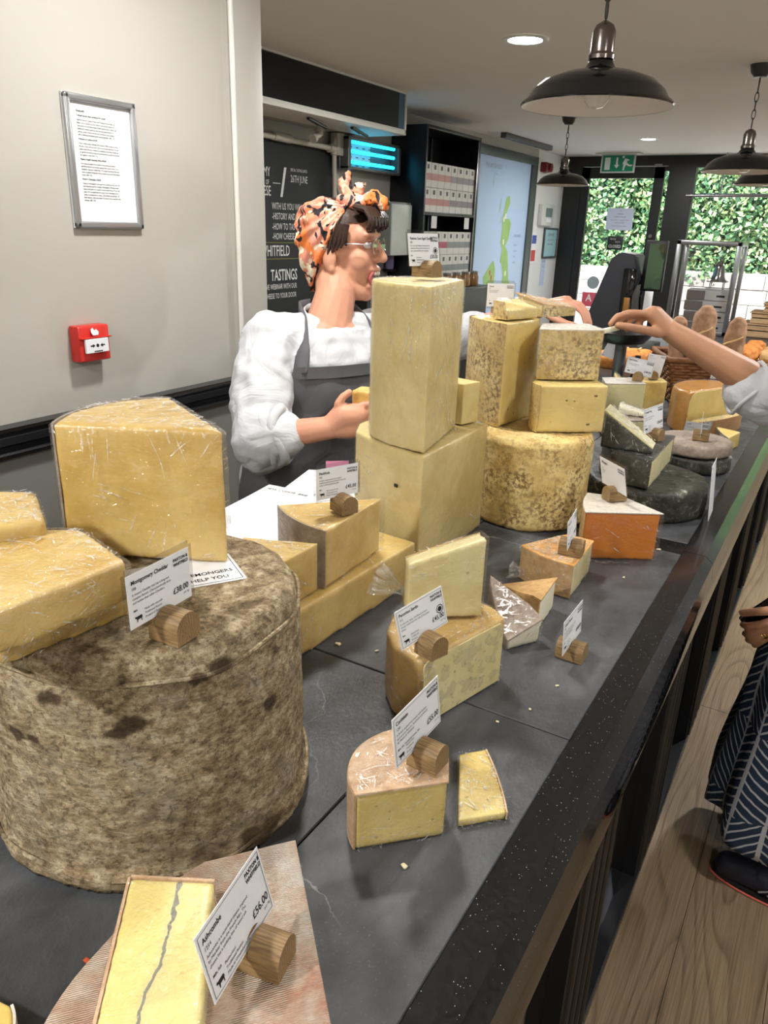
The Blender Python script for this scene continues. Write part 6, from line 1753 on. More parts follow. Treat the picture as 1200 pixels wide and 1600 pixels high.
# head and neck
ell(bm, H(-0.012, 0, 0.018), (0.098, 0.076, 0.092), HB)
ell(bm, H(0.036, 0, -0.050), (0.060, 0.056, 0.082), HB)
ell(bm, H(0.062, 0, 0.022), (0.034, 0.060, 0.040), HB)
cap(bm, H(0.068, 0.0, -0.130), H(0.030, 0.0, -0.118), 0.021, 0.034)
for sx in (-1, 1):
    cap(bm, H(0.056, 0.016 * sx, -0.124), H(-0.005, 0.052 * sx, -0.075), 0.022, 0.024)
    ell(bm, H(0.050, 0.034 * sx, -0.042), (0.036, 0.025, 0.036), HB)
    ell(bm, H(0.082, 0.030 * sx, 0.026), (0.016, 0.026, 0.010), HB)
    ell(bm, H(-0.014, 0.074 * sx, -0.040), (0.020, 0.010, 0.032), HB)
    ell(bm, H(-0.006, 0.076 * sx, -0.064), (0.010, 0.008, 0.012), HB)
    ell(bm, H(0.104, 0.012 * sx, -0.038), (0.012, 0.009, 0.009), HB)
chain(bm, [H(0.090, 0, 0.010), H(0.106, 0, -0.016), H(0.116, 0, -0.034)], [0.010, 0.011, 0.013])
ell(bm, H(0.095, 0, -0.064), (0.014, 0.026, 0.010), HB)      # upper lip mass
ell(bm, H(0.084, 0, -0.108), (0.014, 0.024, 0.011), HB)      # lower lip mass
chain(bm, [H(-0.020, 0, -0.06), Vector((-1.238, 1.80, 1.34)), Vector((-1.238, 1.765, 1.255))], [0.060, 0.056, 0.066])
# arms
chain(bm, [RS, RE, RW], [0.052, 0.041, 0.029]); chain(bm, [LS, LE, LW], [0.052, 0.041, 0.028])
# right hand round the cheese
pk = Vector((-0.995, 1.535, 1.085))
B = Matrix(((pk - RW).normalized(), (pk - RW).normalized().cross(Vector((0.5, -0.8, 0.2))).normalized(), Vector((0, 0, 1)))).transposed()
chain(bm, [RW, RW.lerp(pk, 0.55) + Vector((0, 0, 0.012)), pk], [0.028, 0.034, 0.032]); chain(bm, [RW, RW.lerp(pk, 0.6) + Vector((0.008, 0.006, -0.018)), pk + Vector((0.008, 0.008, -0.026))], [0.026, 0.028, 0.026])
finger(bm, RW.lerp(pk, 0.45) + Vector((-0.004, -0.008, 0.024)), (-1.008, 1.527, 1.143), (-0.006, -0.01, 0.004), 0.0115, 0.0092)
for i, dz in enumerate((0.026, 0.006, -0.013, -0.030)):
    a = pk + Vector((0.012, 0.012, dz)); finger(bm, a, a + Vector((0.030, 0.070 - 0.008 * i, 0.012)), (0.020, -0.004, 0.0), 0.0095, 0.0075)
# left hand reaching out
lk = Vector((-0.693, 2.144, 1.340))
for dy, dz in ((-0.026, -0.004), (-0.008, 0.004), (0.010, 0.003), (0.026, -0.004)):
    cap(bm, LW + Vector((0, dy * 0.6, dz * 0.5)), lk + Vector((0, dy, dz)), 0.017, 0.0145)
for dy, tip in ((-0.026, (-0.622, 2.112, 1.290)), (-0.008, (-0.612, 2.128, 1.286)), (0.010, (-0.618, 2.146, 1.288)), (0.026, (-0.632, 2.166, 1.294))):
    finger(bm, lk + Vector((0, dy, 0)), tip, (0.010, 0, 0.016))
finger(bm, LW + Vector((0.012, -0.026, -0.008)), (-0.640, 2.090, 1.284), (0.002, -0.012, -0.004), 0.0112, 0.009)
body = sp('body', solid(bm, 0.0036, 4), SK)
# eyes, mouth
EYEW = plain('eye_white', (226, 222, 216), 0.2); IRIS = plain('eye_iris', (70, 84, 84), 0.15); LIP = plain('lips', (184, 96, 92), 0.4); MOUTH = plain('mouth_inside', (70, 26, 28), 0.5); TOOTH = plain('teeth', (230, 224, 208), 0.25)
for sx in (-1, 1):
    bm = bmesh.new(); ell(bm, H(0.0790, 0.031 * sx, 0.002), (0.0135, 0.0145, 0.0125), HB); e = sp('eye', me_from_bm(bm), EYEW, body)
    bm = bmesh.new(); ell(bm, H(0.0895, 0.032 * sx, 0.001), (0.0038, 0.006, 0.006), HB); sp('iris', me_from_bm(bm), IRIS, body)
    sp('eyelid', tube([H(0.083 + 0.010 * math.cos(a), (0.031 + 0.0155 * math.sin(a)) * sx, 0.010) for a in np.linspace(-1.4, 1.4, 9)], 0.0032, 6), plain('eyelid_skin', (168, 112, 92), 0.5), body)
    sp('eyebrow', tube([H(0.096 - 0.012 * abs(a) ** 2, (0.030 + 0.020 * a) * sx, 0.030 + 0.004 * (1 - a * a)) for a in np.linspace(-1, 1, 7)], 0.003, 6), plain('brow_hair', (70, 48, 38), 0.7), body)
bm = bmesh.new(); ell(bm, H(0.091, 0, -0.086), (0.013, 0.024, 0.017), HB); sp('open_mouth', me_from_bm(bm), MOUTH, body)
bm = bmesh.new()
for i in range(6): ell(bm, H(0.1035 - 0.0009 * (i - 2.5) ** 2, (i - 2.5) * 0.0068, -0.0745), (0.0042, 0.0036, 0.0058), HB)
sp('upper_teeth', me_from_bm(bm), TOOTH, body)
sp('lips', tube([H(0.098 + 0.007 * math.cos(a) * 0.3 - 0.010 * abs(math.sin(a)) ** 2, 0.026 * math.sin(a), -0.086 + 0.0185 * math.cos(a)) for a in np.linspace(0, 2 * PI, 25)[:-1]], 0.0052, 8, True), LIP, body)
# hair
HAIR = rind_generic('dark_brown_hair', [(0.3, (34, 24, 20)), (0.5, (56, 40, 32)), (0.7, (84, 60, 46))], sc=40, rough=0.45)
bm = bmesh.new()
ell(bm, H(-0.018, 0, 0.024), (0.102, 0.081, 0.094), HB)
ell(bm, H(-0.070, 0, -0.075), (0.034, 0.050, 0.060), HB)
hair = solid(bm, 0.004, 2)
bm = bmesh.new(); bm.from_mesh(hair)
iv = HB.inverted()
kill = []
for v in bm.verts:
    q = iv @ (v.co - HC)
    if q.x > 0.035 and q.z < 0.052: kill.append(v)
    elif q.x > -0.01 and q.z < 0.012 + (0.01 - q.x) * 0.9: kill.append(v)
bmesh.ops.delete(bm, geom=kill, context='VERTS')
hr = sp('hair', me_from_bm(bm, 80), HAIR)
for i in range(26):
    a = -1.15 + 2.3 * i / 25
    r = random.uniform(0.85, 1.1)
    x0, y0 = 0.070 + 0.020 * math.cos(a), 0.076 * math.sin(a)
    P = [H(x0 - 0.03, y0 * 0.8, 0.095), H(x0 + 0.006, y0 * 1.02, 0.088), H(x0 + 0.022, y0 * 1.1, 0.068), H(x0 + 0.020 + 0.006 * math.sin(i * 2.1), y0 * 1.14, 0.050), H(x0 + 0.012 + 0.01 * math.sin(i * 1.7), y0 * 1.10, 0.040 + 0.006 * math.sin(i * 3.3))]
    sp('hair_curl', tube(P, [0.007 * r, 0.0085 * r, 0.008 * r, 0.006 * r, 0.002], 7), HAIR, hr)
for sx in (-1, 1):
    for i in range(4):
        y0 = 0.079 * sx
        P = [H(0.036 - i * 0.010, y0, 0.05), H(0.030 - i * 0.012, y0 * 1.04, 0.015), H(0.020 - i * 0.012, y0 * 1.02, -0.010 - i * 0.006)]
        sp('hair_curl', tube(P, [0.008, 0.007, 0.003], 7), HAIR, hr)
# headscarf
def scarf_mat():
    s = NT('patterned_headscarf')
    b = s.ramp(s.noise(11, 2, 0.5, dist=0.6), [(0.40, srgb(232, 128, 62)), (0.52, srgb(226, 150, 128)), (0.66, srgb(236, 168, 140))])
    v = s.ramp(s.noise(26, 3, 0.5, vec=s.co((1, 1, 0.45)), dist=1.4), [(0.55, 0.0), (0.575, 1.0)])
    col = s.mix(v, b, srgb(34, 32, 38))
    c2_ = s.ramp(s.noise(24, 2, 0.5, dist=1.0), [(0.40, 1.0), (0.44, 0.0)])
    col = s.mix(c2_, col, srgb(236, 222, 196))
    s.color(col).set(0.6, 0, 0.3)
    s.bump(s.noise(60, 3, dist=1.0), 0.3, 0.004)
    return s.m
SCARF = scarf_mat()
pts = []
for x, y, z in [(0.028, 0.050, 0.100), (-0.03, 0.058, 0.118), (-0.095, 0.050, 0.104), (-0.128, 0.034, 0.070), (-0.122, 0.056, 0.010), (-0.100, 0.056, -0.07), (-0.084, 0.034, -0.132), (-0.020, 0.091, 0.005), (0.010, 0.089, 0.050), (-0.055, 0.084, -0.06), (-0.06, 0.09, 0.04)]:
    pts += [H(x, y, z), H(x, -y, z)]
bm = bmesh.new()
for p in pts: bm.verts.new(p)
bmesh.ops.convex_hull(bm, input=bm.verts)
me = solid(bm, 0.0034, 6)
no = np.empty(len(me.vertices) * 3); me.vertices.foreach_get('normal', no); no = no.reshape(-1, 3)
for v in me.vertices:
    q = iv @ (v.co - HC)
    an = math.atan2(q.z - 0.098, q.x - 0.030)
    w_ = min(1.0, max(0, (q - Vector((0.03, 0, 0.098))).length / 0.06))
    v.co += Vector(no[v.index]) * (0.0032 * math.sin(an * 24 + 1.5 * noise.noise(q * 30)) * w_ + 0.002 * noise.noise(q * 40))
sc = sp('headscarf', me, SCARF)
def blob(parts, seed, amp=0.004):
    bm = bmesh.new()
    for a, b, r0, r1 in parts: cap(bm, H(*a), H(*b), r0, r1)
    me = solid(bm, 0.003, 4); displace(me, amp, 45, seed, amp * 0.5, 120); return me
sp('knot_band', blob([((0.010, -0.04, 0.108), (0.052, -0.02, 0.104), 0.017, 0.022), ((0.052, -0.02, 0.104), (0.055, 0.02, 0.104), 0.022, 0.022), ((0.055, 0.02, 0.104), (0.010, 0.04, 0.108), 0.022, 0.017)], 1.0), SCARF, sc)
sp('bow_loop', blob([((0.050, -0.005, 0.108), (0.088, -0.012, 0.112), 0.018, 0.026), ((0.088, -0.012, 0.112), (0.112, -0.010, 0.104), 0.026, 0.020)], 2.0, 0.006), SCARF, sc)
sp('scarf_tail', blob([((0.022, -0.005, 0.112), (0.008, -0.012, 0.150), 0.016, 0.018), ((0.008, -0.012, 0.150), (0.020, -0.010, 0.182), 0.018, 0.008)], 3.0, 0.006), SCARF, sc)
sp('scarf_tail', blob([((0.034, 0.0, 0.112), (0.046, -0.006, 0.142), 0.015, 0.014), ((0.046, -0.006, 0.142), (0.058, -0.004, 0.150), 0.014, 0.006)], 4.0, 0.005), SCARF, sc)
# glasses
gl = sp('glasses', tube([H(0.112, -0.010, 0.006), H(0.116, 0, 0.009), H(0.112, 0.010, 0.006)], 0.0012, 6), CHROME)
for sx in (-1, 1):
    ring = [H(0.108 - 0.004 * abs(math.cos(a)), sx * (0.034 + 0.026 * math.cos(a)), -0.004 + 0.022 * math.sin(a)) for a in np.linspace(0, 2 * PI, 25)[:-1]]
    sp('lens_rim', tube(ring, 0.0011, 6, True), CHROME, gl)
    bm = bmesh.new(); bm.faces.new([bm.verts.new(p) for p in ring]); sp('lens', me_from_bm(bm), GLASS, gl)
    sp('temple_arm', tube([H(0.102, sx * 0.060, 0.0), H(0.06, sx * 0.074, 0.002), H(0.0, sx * 0.083, 0.0), H(-0.018, sx * 0.084, -0.015)], 0.0013, 6), CHROME, gl)
# chef's jacket
WHITE = cloth_mat('white_cotton', (196, 198, 202), wr=0.9)
bm = bmesh.new()
nb0 = Vector((-1.240, 1.765, 1.262))
T.solid(bm, 0.79, 1.262, 0.020, gz=lambda z: 0.022 if z < 1.2 else 0.022 - (z - 1.2) * 0.12)
chain(bm, [nb0 - T.f * 0.01 + T.r * 0.05 + Vector((0, 0, -0.02)), RS], [0.060, 0.080]); chain(bm, [nb0 - T.r * 0.05 + Vector((0, 0, -0.02)), LS], [0.055, 0.074])
chain(bm, [RS, RS.lerp(RE, 0.5) + Vector((-0.01, -0.005, 0)), RE + Vector((0.01, 0.0, 0.0)), RE.lerp(RW, 0.34)], [0.080, 0.080, 0.076, 0.062])
chain(bm, [RE + Vector((0.01, 0.0, -0.03)), RE.lerp(RW, 0.30) + Vector((0, 0, -0.022))], [0.058, 0.050])
chain(bm, [LS, LS.lerp(LE, 0.5), LE, LE.lerp(LW, 0.25)], [0.078, 0.074, 0.066, 0.058])
ell(bm, RE.lerp(RW, 0.34) + (RW - RE).normalized() * 0.0, (0.020, 0.064, 0.070), Matrix((((RW - RE).normalized()), (RW - RE).normalized().cross(Vector((0, 0, 1))).normalized(), Vector((0, 0, 1)))).transposed())
me = solid(bm, 0.005, 5)
displace(me, 0.012, 11, 4.0, 0.006, 30.0)
jk = sp('jacket', me, WHITE)
ax = (RW - RE).normalized(); e1 = ax.cross(Vector((0, 0, 1))).normalized(); e2 = ax.cross(e1)
cc = RE.lerp(RW, 0.36)
sp('rolled_cuff', tube([cc + (e1 * math.cos(a) * 0.056 + e2 * math.sin(a) * 0.066) + ax * (0.008 * math.sin(3 * a)) for a in np.linspace(0, 2 * PI, 25)[:-1]], 0.013, 10, True), WHITE, jk)
sp('rolled_cuff', tube([cc - ax * 0.028 + (e1 * math.cos(a) * 0.060 + e2 * math.sin(a) * 0.072) + ax * (0.006 * math.sin(2 * a + 1)) for a in np.linspace(0, 2 * PI, 25)[:-1]], 0.012, 10, True), WHITE, jk)
nb = Vector((-1.238, 1.772, 1.262))
col_ = []
for k in range(3):
    for i in range(28):
        a = 2 * PI * i / 28
        col_.append(nb + T.r * (math.cos(a) * (0.080 - 0.004 * k)) + T.f * (math.sin(a) * (0.078 - 0.003 * k)) + Vector((0, 0, 0.016 * k - 0.045 * max(0, math.sin(a)) + 0.022 * max(0, -math.sin(a)))))
me = me_from(col_, [(k * 28 + i, k * 28 + (i + 1) % 28, (k + 1) * 28 + (i + 1) % 28, (k + 1) * 28 + i) for k in range(2) for i in range(28)], 60)
o = sp('collar', me, WHITE, jk); o.modifiers.new('s', 'SOLIDIFY').thickness = 0.005
sp('placket_edge', tube([T.pt(R_(112), z, 0.026) for z in np.linspace(0.98, 1.225, 12)], 0.004, 6), WHITE, jk)
for z in (1.06, 1.13, 1.19): 
    p = T.pt(R_(104), z, 0.029); sp('button', cyl(p, p + T.f * 0.004, 0.007, n=12), WHITE, jk)
sp('necklace', tube([nb + T.r * (math.cos(a) * 0.074) + T.f * (math.sin(a) * 0.072) + Vector((0, 0, 0.022 - 0.040 * max(0, math.sin(a)) + 0.02 * max(0, -math.sin(a)))) for a in np.linspace(0, 2 * PI, 40)[:-1]], 0.0016, 6, True), plain('silver_chain', (210, 208, 200), 0.2, metal=1.0))
# apron
GREY = cloth_mat('dark_grey_cotton', (92, 91, 95), wr=0.35)
def ext(z):
    if z > 1.0:
        t_ = min(1.0, (z - 1.0) / 0.175); t_ = t_ ** 0.7
        half = 1.75 - 0.98 * t_
    else: half = 1.75
    return (PI / 2 - half, PI / 2 + half)
ap = sp('apron', T.patch(0.36, 1.178, ext, 0.033, 0.004, 44, 36, wav=0.010, seed=2.0), GREY)
sp('bib_hem', T.patch(1.150, 1.180, ext, 0.0385, 0.003, 4, 30), GREY, ap)
for sx, lab in ((-1, 'r'), (1, 'l')):
    a_ = PI / 2 + sx * (-0.66) * -1
    a_ = PI / 2 + (0.70 if sx > 0 else -0.70)
    P = [T.pt(a_, 1.165, 0.040), T.pt(a_, 1.215, 0.036), nb + T.r * (0.10 * (-sx)) + T.f * 0.02 + Vector((0, 0, 0.016)), nb + T.r * (0.082 * (-sx)) - T.f * 0.03 + Vector((0, 0, 0.046)), nb - T.f * 0.092 + Vector((0, 0, 0.045))]
    V, F = [], []
    Q = []
    for i in range(len(P) - 1):
        for s_ in range(5): Q.append(P[i].lerp(P[i + 1], s_ / 5))
    Q.append(P[-1])
    for i, p in enumerate(Q):
        out_ = (p - Vector((nb.x, nb.y, p.z))).normalized()
        tg = (Q[min(i + 1, len(Q) - 1)] - Q[max(i - 1, 0)]).normalized()
        wd = tg.cross(out_).normalized() * 0.019
        V += [p - wd, p + wd]
    for i in range(len(Q) - 1): F.append((2 * i, 2 * i + 1, 2 * i + 3, 2 * i + 2))
    o = sp('neck_strap', me_from(V, F, 70), GREY, ap); m_ = o.modifiers.new('s', 'SOLIDIFY'); m_.thickness = 0.004
# trousers and shoes
DARK = cloth_mat('black_cotton', (32, 32, 36), wr=0.4)
bm = bmesh.new()
for sx in (-1, 1):
    hip = Vector((-1.27, 1.70, 0.86)) + T.r * (0.085 * sx); kn = hip + Vector((0.01, 0, -0.40)); an = kn + Vector((-0.01, 0, -0.34))
    chain(bm, [hip, kn, an], [0.100, 0.074, 0.062])
sp('trousers', solid(bm, 0.008, 3), DARK)
for sx in (-1, 1):
    an = Vector((-1.27, 1.70, 0.08)) + T.r * (0.085 * sx)
    bm = bmesh.new(); cap(bm, an + Vector((0, 0, -0.035)) - T.f * 0.04, an + T.f * 0.15 + Vector((0, 0, -0.045)), 0.044, 0.034); cap(bm, an, an + Vector((0, 0, -0.03)), 0.046, 0.046)
    me = solid(bm, 0.006, 2)
    for v in me.vertices: v.co.z = max(0.001, v.co.z)
    sp('shoe', me, DARK)
# cheese in the server's hand
t = cheese('cheese_chunk', 'yellow cheese chunk held in the hand of the server', 1.072, 1.142, [(-1.018, 1.553), (-0.955, 1.568), (-0.962, 1.635), (-1.030, 1.615)], PASTE, vox=0.0035, seed=61)

# ---------------------------------------------------------------- the customer
SK2 = skin_mat('customer_skin', (190, 142, 110), (160, 104, 78))
cu = thing('person', 'customer in white blouse and navy leaf-print dress reaching over the counter', 'person', (0.15, 1.92, 0))
OFF = Vector((-0.15, -1.92, 0))
def cp(name, me, mat, par=None):
    me.transform(Matrix.Translation(OFF)); return link(name, me, mat, par or cu)
T2 = Torso([(0.18, 0.150, 1.905, 0.215, 0.208), (0.50, 0.155, 1.915, 0.205, 0.180), (0.80, 0.165, 1.92, 0.185, 0.140), (0.98, 0.170, 1.925, 0.148, 0.110), (1.15, 0.165, 1.925, 0.165, 0.120), (1.28, 0.160, 1.925, 0.180, 0.105), (1.345, 0.160, 1.925, 0.14, 0.08), (1.385, 0.16, 1.925, 0.07, 0.06)], (-0.97, 0.15))
CRS, CRE, CRW = Vector((0.115, 2.115, 1.315)), Vector((-0.155, 2.262, 1.145)), Vector((-0.400, 2.142, 1.286))
CLS, CLE, CLW = Vector((0.165, 1.745, 1.315)), Vector((0.175, 1.690, 1.02)), Vector((0.040, 1.775, 0.765))
bm = bmesh.new()
T2.solid(bm, 0.80, 1.385, -0.015)
for sx in (-1, 1):
    hip = Vector((0.165, 1.92, 0.82)) + T2.r * (0.085 * sx); kn = hip + Vector((-0.01, 0, -0.38)); an = kn + Vector((0.02, -0.02 if sx < 0 else 0.0, -0.36))
    chain(bm, [hip, kn, an], [0.085, 0.056, 0.036]); cap(bm, an, an + T2.f * 0.12 + Vector((0, 0, -0.04)), 0.036, 0.028)
ell(bm, (0.125, 1.935, 1.565), (0.095, 0.078, 0.115)); ell(bm, (0.085, 1.94, 1.515), (0.055, 0.052, 0.075)); cap(bm, (0.028, 1.945, 1.56), (0.012, 1.947, 1.53), 0.010, 0.013)
for sx in (-1, 1): ell(bm, (0.13, 1.935 + 0.08 * sx, 1.545), (0.018, 0.010, 0.03))
cap(bm, (0.15, 1.93, 1.36), (0.13, 1.933, 1.48), 0.058, 0.054)
chain(bm, [CRS, CRE, CRE.lerp(CRW, 0.25), CRE.lerp(CRW, 0.6), CRW], [0.056, 0.046, 0.047, 0.038, 0.028])
chain(bm, [CLS, CLE, CLW], [0.056, 0.042, 0.028])
# right hand, pinching a stick of cheese
ck = Vector((-0.444, 2.112, 1.332))
for dx, dz in ((-0.020, 0.000), (-0.006, 0.005), (0.010, 0.003), (0.024, -0.006)):
    sd = Vector((0.45, 0.85, 0.0)) * dx
    cap(bm, CRW + sd * 0.7, ck + sd + Vector((0, 0, dz)), 0.019, 0.0155)
for dx, tip, bd in ((-0.022, (-0.531, 2.027, 1.305), (-0.012, -0.012, 0.014)), (-0.006, (-0.520, 2.046, 1.295), (-0.016, -0.012, 0.014)), (0.010, (-0.498, 2.072, 1.288), (-0.022, -0.012, 0.010)), (0.025, (-0.472, 2.098, 1.284), (-0.024, -0.010, 0.006))):
    finger(bm, ck + Vector((0.45, 0.85, 0)) * dx, tip, bd, 0.0098, 0.0078)
P_ = finger(bm, CRW + Vector((-0.022, -0.030, -0.004)), (-0.508, 2.015, 1.304), (-0.004, -0.014, 0.004), 0.0125, 0.0098)
# left hand with ring, round a dark phone
lk2 = Vector((-0.005, 1.800, 0.690))
for dy, dz in ((-0.018, 0.022), (-0.010, 0.008), (0.0, -0.008), (0.008, -0.024)):
    cap(bm, CLW + Vector((0, dy * 0.4, dz * 0.5)), lk2 + Vector((0.0, dy, dz)), 0.018, 0.0145)
for dy, dz, tip in ((-0.018, 0.022, (-0.070, 1.800, 0.672)), (-0.010, 0.008, (-0.062, 1.806, 0.648)), (0.0, -0.008, (-0.052, 1.812, 0.630)), (0.008, -0.024, (-0.036, 1.82, 0.618))):
    finger(bm, lk2 + Vector((0, dy, dz)), tip, (-0.006, -0.020, 0.0), 0.0098, 0.0078)
finger(bm, CLW + Vector((-0.012, -0.018, 0.0)), (-0.075, 1.792, 0.705), (0.0, -0.016, 0.006), 0.012, 0.0095)
cbody = cp('body', solid(bm, 0.0042, 4), SK2)
fa = lk2 + Vector((0, 0, -0.008)); fb = Vector((-0.052, 1.812, 0.630)); fx = (fb - fa).normalized(); f1 = fx.cross(Vector((0, 0, 1))).normalized(); f2 = fx.cross(f1)
for q in range(2):
    rc = fa.lerp(fb, 0.22 + 0.07 * q) + Vector((-0.006, -0.020, 0.0)) * (0.5 + 0.14 * q)
    cp('ring', tube([rc + f1 * math.cos(a) * 0.0112 + f2 * math.sin(a) * 0.0112 for a in np.linspace(0, 2 * PI, 20)[:-1]], 0.0018, 6, True), plain('gold', (212, 168, 84), 0.2, metal=1.0))
bm = bmesh.new(); ell(bm, (0.138, 1.933, 1.585), (0.102, 0.088, 0.118)); ell(bm, (0.19, 1.93, 1.50), (0.05, 0.085, 0.12))
me = solid(bm, 0.006, 2); bm = bmesh.new(); bm.from_mesh(me)
bmesh.ops.delete(bm, geom=[v for v in bm.verts if v.co.x < 0.10 and v.co.z < 1.625], context='VERTS')
cp('hair', me_from_bm(bm, 80), HAIR)
for sx in (-1, 1):
    bm = bmesh.new(); ell(bm, (0.046, 1.941 + 0.030 * sx, 1.562), (0.012, 0.013, 0.010)); cp('eye', me_from_bm(bm), EYEW, cbody)
    bm = bmesh.new(); ell(bm, (0.0365, 1.941 + 0.030 * sx, 1.562), (0.0035, 0.0055, 0.0055)); cp('iris', me_from_bm(bm), plain('dark_iris', (52, 36, 26), 0.15), cbody)
    cp('eyebrow', tube([Vector((0.034 + 0.010 * a * a, 1.941 + (0.030 + 0.018 * a) * sx, 1.585 + 0.003 * (1 - a * a))) for a in np.linspace(-1, 1, 6)], 0.0028, 6), plain('brow_hair', (70, 48, 38), 0.7), cbody)
cp('lips', tube([Vector((0.036 + 0.006 * abs(math.sin(a)), 1.944 + 0.020 * math.sin(a), 1.497 + 0.005 * math.cos(a))) for a in np.linspace(0, 2 * PI, 17)[:-1]], 0.004, 6, True), LIP, cbody)
# dress with leaf print
def dress_mat():
    s = NT('navy_leaf_print')
    sx = s.n('SeparateXYZ'); s.l(s.co(), sx.inputs[0])
    ang = s.math('ARCTAN2', sx.outputs['Y'], sx.outputs['X'])
    u = s.math('MULTIPLY', ang, 0.20)
    row = s.math('FLOOR', s.math('DIVIDE', sx.outputs['Z'], 0.22), 0)
    uu = s.math('ADD', u, s.math('MULTIPLY', s.math('MODULO', s.math('ABSOLUTE', row, 0), 2.0), 0.052))
    fu = s.math('ABSOLUTE', s.math('SUBTRACT', s.math('FRACT', s.math('DIVIDE', s.math('ADD', uu, 5.0), 0.105), 0), 0.5), 0)
    v = s.math('ADD', sx.outputs['Z'], s.math('MULTIPLY', fu, -0.11))
    v = s.math('ADD', v, s.math('MULTIPLY', s.noise(18, 2), 0.012))
    st = s.math('FRACT', s.math('DIVIDE', s.math('ADD', v, 3.0), 0.025), 0)
    vein = s.math('LESS_THAN', st, 0.24)
    stem = s.math('GREATER_THAN', fu, 0.462)
    gap = s.math('LESS_THAN', fu, 0.022)
    ln = s.math('MAXIMUM', s.math('MAXIMUM', vein, stem), gap)
    col = s.mix(ln, srgb(42, 54, 74), srgb(176, 178, 184))
    s.color(col).set(0.75, 0, 0.2)
    s.bump(s.noise(9, 3), 0.3, 0.01)
    return s.m
DRESS = dress_mat()
n_, rows_ = 96, 50
V, F = [], []
for k in range(rows_ + 1):
    z = 0.13 + (1.02 - 0.13) * k / rows_
    for i in range(n_):
        a = 2 * PI * i / n_
        low = max(0.0, (0.95 - z) / 0.8)
        g = 0.010 + low * (0.016 * math.sin(9 * a + 2.0) + 0.012 * math.sin(5 * a + z * 3))
        p = T2.pt(a, max(0.18, z), g)
        p.z = z + 0.035 * low * math.sin(3 * a + 0.8) * (1 if k < 3 else 0)
        V.append(p)
for k in range(rows_):
    for i in range(n_): F.append((k * n_ + i, k * n_ + (i + 1) % n_, (k + 1) * n_ + (i + 1) % n_, (k + 1) * n_ + i))
o = cp('dress', me_from(V, F, 80), DRESS); m_ = o.modifiers.new('s', 'SOLIDIFY'); m_.thickness = 0.003
# white blouse with wide sleeves
bm = bmesh.new()
T2.solid(bm, 0.86, 1.372, 0.022, gz=lambda z: 0.030 if z < 1.2 else 0.030 - (z - 1.2) * 0.1)
chain(bm, [CRS, CRS.lerp(CRE, 0.5), CRE + Vector((0.02, -0.01, -0.02)), CRE.lerp(CRW, 0.16) + Vector((0, 0, -0.024))], [0.085, 0.080, 0.078, 0.070])
chain(bm, [CLS, CLS.lerp(CLE, 0.5), CLE + Vector((0, 0, 0.02)), CLE.lerp(CLW, 0.35)], [0.085, 0.078, 0.072, 0.058])
me = solid(bm, 0.006, 4); displace(me, 0.007, 12, 8.0, 0.003, 34.0)
bl = cp('blouse', me, WHITE)
ax = (CRW - CRE).normalized(); e1 = ax.cross(Vector((0, 0, 1))).normalized(); e2 = ax.cross(e1); cc = CRE.lerp(CRW, 0.20) + Vector((0, 0, -0.026))
cp('sleeve_hem', tube([cc + e1 * math.cos(a) * 0.066 + e2 * math.sin(a) * 0.074 + ax * 0.008 * math.sin(3 * a) for a in np.linspace(0, 2 * PI, 25)[:-1]], 0.0055, 8, True), WHITE, bl)
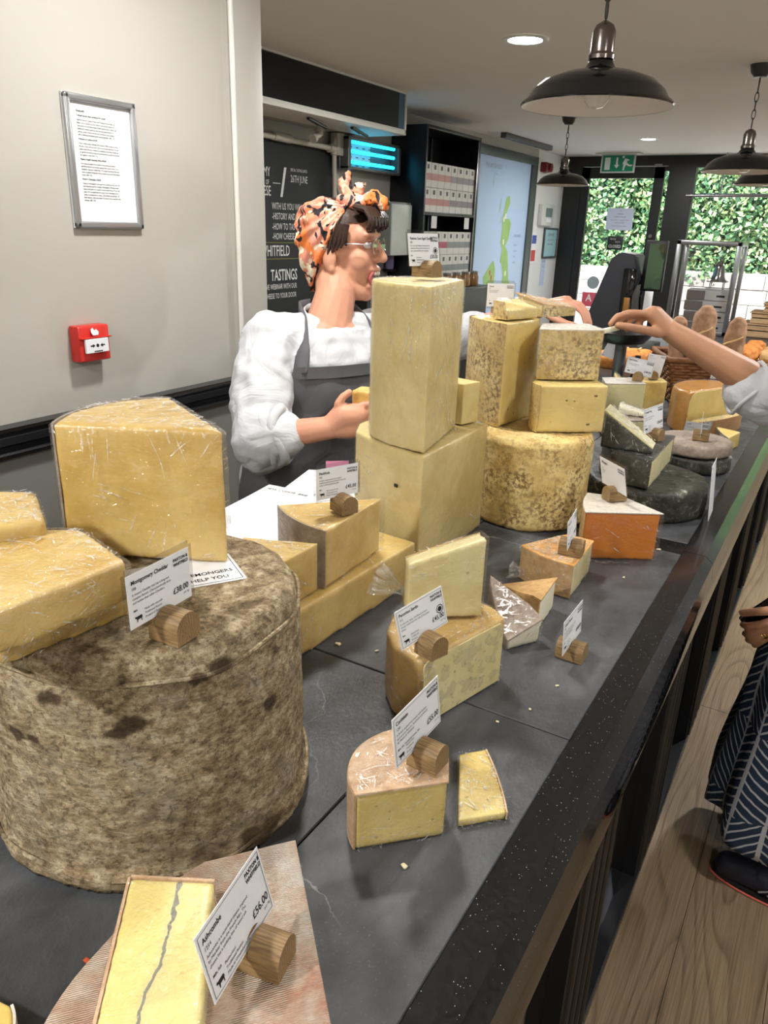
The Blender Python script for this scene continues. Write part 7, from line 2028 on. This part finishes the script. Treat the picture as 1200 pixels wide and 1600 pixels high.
# shoes
for sx in (-1, 1):
    nm_ = 'shoe'
    hx, hy = (0.225, 1.735) if sx < 0 else (0.215, 2.03)
    d_ = Vector((-0.985, 0.06, 0)).normalized() if sx < 0 else Vector((-0.98, 0.15, 0)).normalized()
    toe = Vector((hx, hy, 0)) + d_ * 0.245
    bm = bmesh.new()
    hv = Vector((hx, hy, 0))
    cap(bm, hv + Vector((0, 0, 0.045)), hv + d_ * 0.12 + Vector((0, 0, 0.045)), 0.040, 0.044); cap(bm, hv + d_ * 0.12 + Vector((0, 0, 0.042)), hv + d_ * 0.205 + Vector((0, 0, 0.034)), 0.043, 0.034); cap(bm, hv + Vector((0, 0, 0.05)), hv + d_ * 0.05 + Vector((0, 0, 0.085)), 0.038, 0.040)
    me = solid(bm, 0.004, 3)
    for v in me.vertices: v.co.z = max(0.014, v.co.z)
    sh = cp('shoe', me, plain('navy_mesh', (24, 26, 40), 0.6, bump=0.5, bsc=600))
    out = []
    for i in range(40):
        a = 2 * PI * i / 40
        l = 0.105 + 0.140 * math.cos(a); w_ = (0.043 - 0.010 * (math.cos(a) < -0.2) ) * math.sin(a)
        out.append(hv + d_ * l + Vector((-d_.y, d_.x, 0)) * w_)
    Vs = [Vector((p.x, p.y, 0.001)) for p in out] + [Vector((p.x, p.y, 0.018)) for p in out]
    me = me_from(Vs, [(i, (i + 1) % 40, 40 + (i + 1) % 40, 40 + i) for i in range(40)] + [tuple(range(39, -1, -1)), tuple(range(40, 80))], 40)
    cp('sole', me, plain('black_rubber', (22, 22, 24), 0.7), sh)
    ring = [Vector((p.x, p.y, 0.0185)) for p in out]
    cp('coral_trim', tube([Vector((p.x, p.y, 0.0045)) for p in out], 0.0030, 6, True), plain('coral_rubber', (226, 110, 96), 0.5), sh)
    mid = hv + d_ * 0.10 + Vector((0, 0, 0.0))
    sd = Vector((d_.y, -d_.x, 0)) * (-1 if sx < 0 else 1) * -1
    for q in range(2):
        P = [hv + d_ * (0.13 - q * 0.02) + Vector((0, -0.0445, 0.030)), hv + d_ * (0.10 - q * 0.02) + Vector((0, -0.0445, 0.050)), hv + d_ * (0.085 - q * 0.02) + Vector((0, -0.040, 0.066))]
        cp('side_stripe', tube(P, 0.0022, 6), plain('silver_stripe', (150, 150, 152), 0.4), sh)
# phone and cheese stick
o = link('mobile_phone', box((-0.034, -0.004, -0.062), (0.034, 0.004, 0.062), 0.004), BLACK_GLOSS, None, (-0.022, 1.838, 0.700), (R_(-10), R_(48), R_(20)))
tag(o, 'dark phone held in the hand of the customer', 'phone')
o = link('cheese_stick', box((-0.026, -0.006, -0.006), (0.026, 0.006, 0.006), 0.0015), PASTE_WHITE, None, (-0.531, 2.022, 1.290), (0, R_(-14), R_(38)))
tag(o, 'thin pale stick of cheese pinched between customer and server', 'cheese')
# dark shoe tip at the corner of the floor
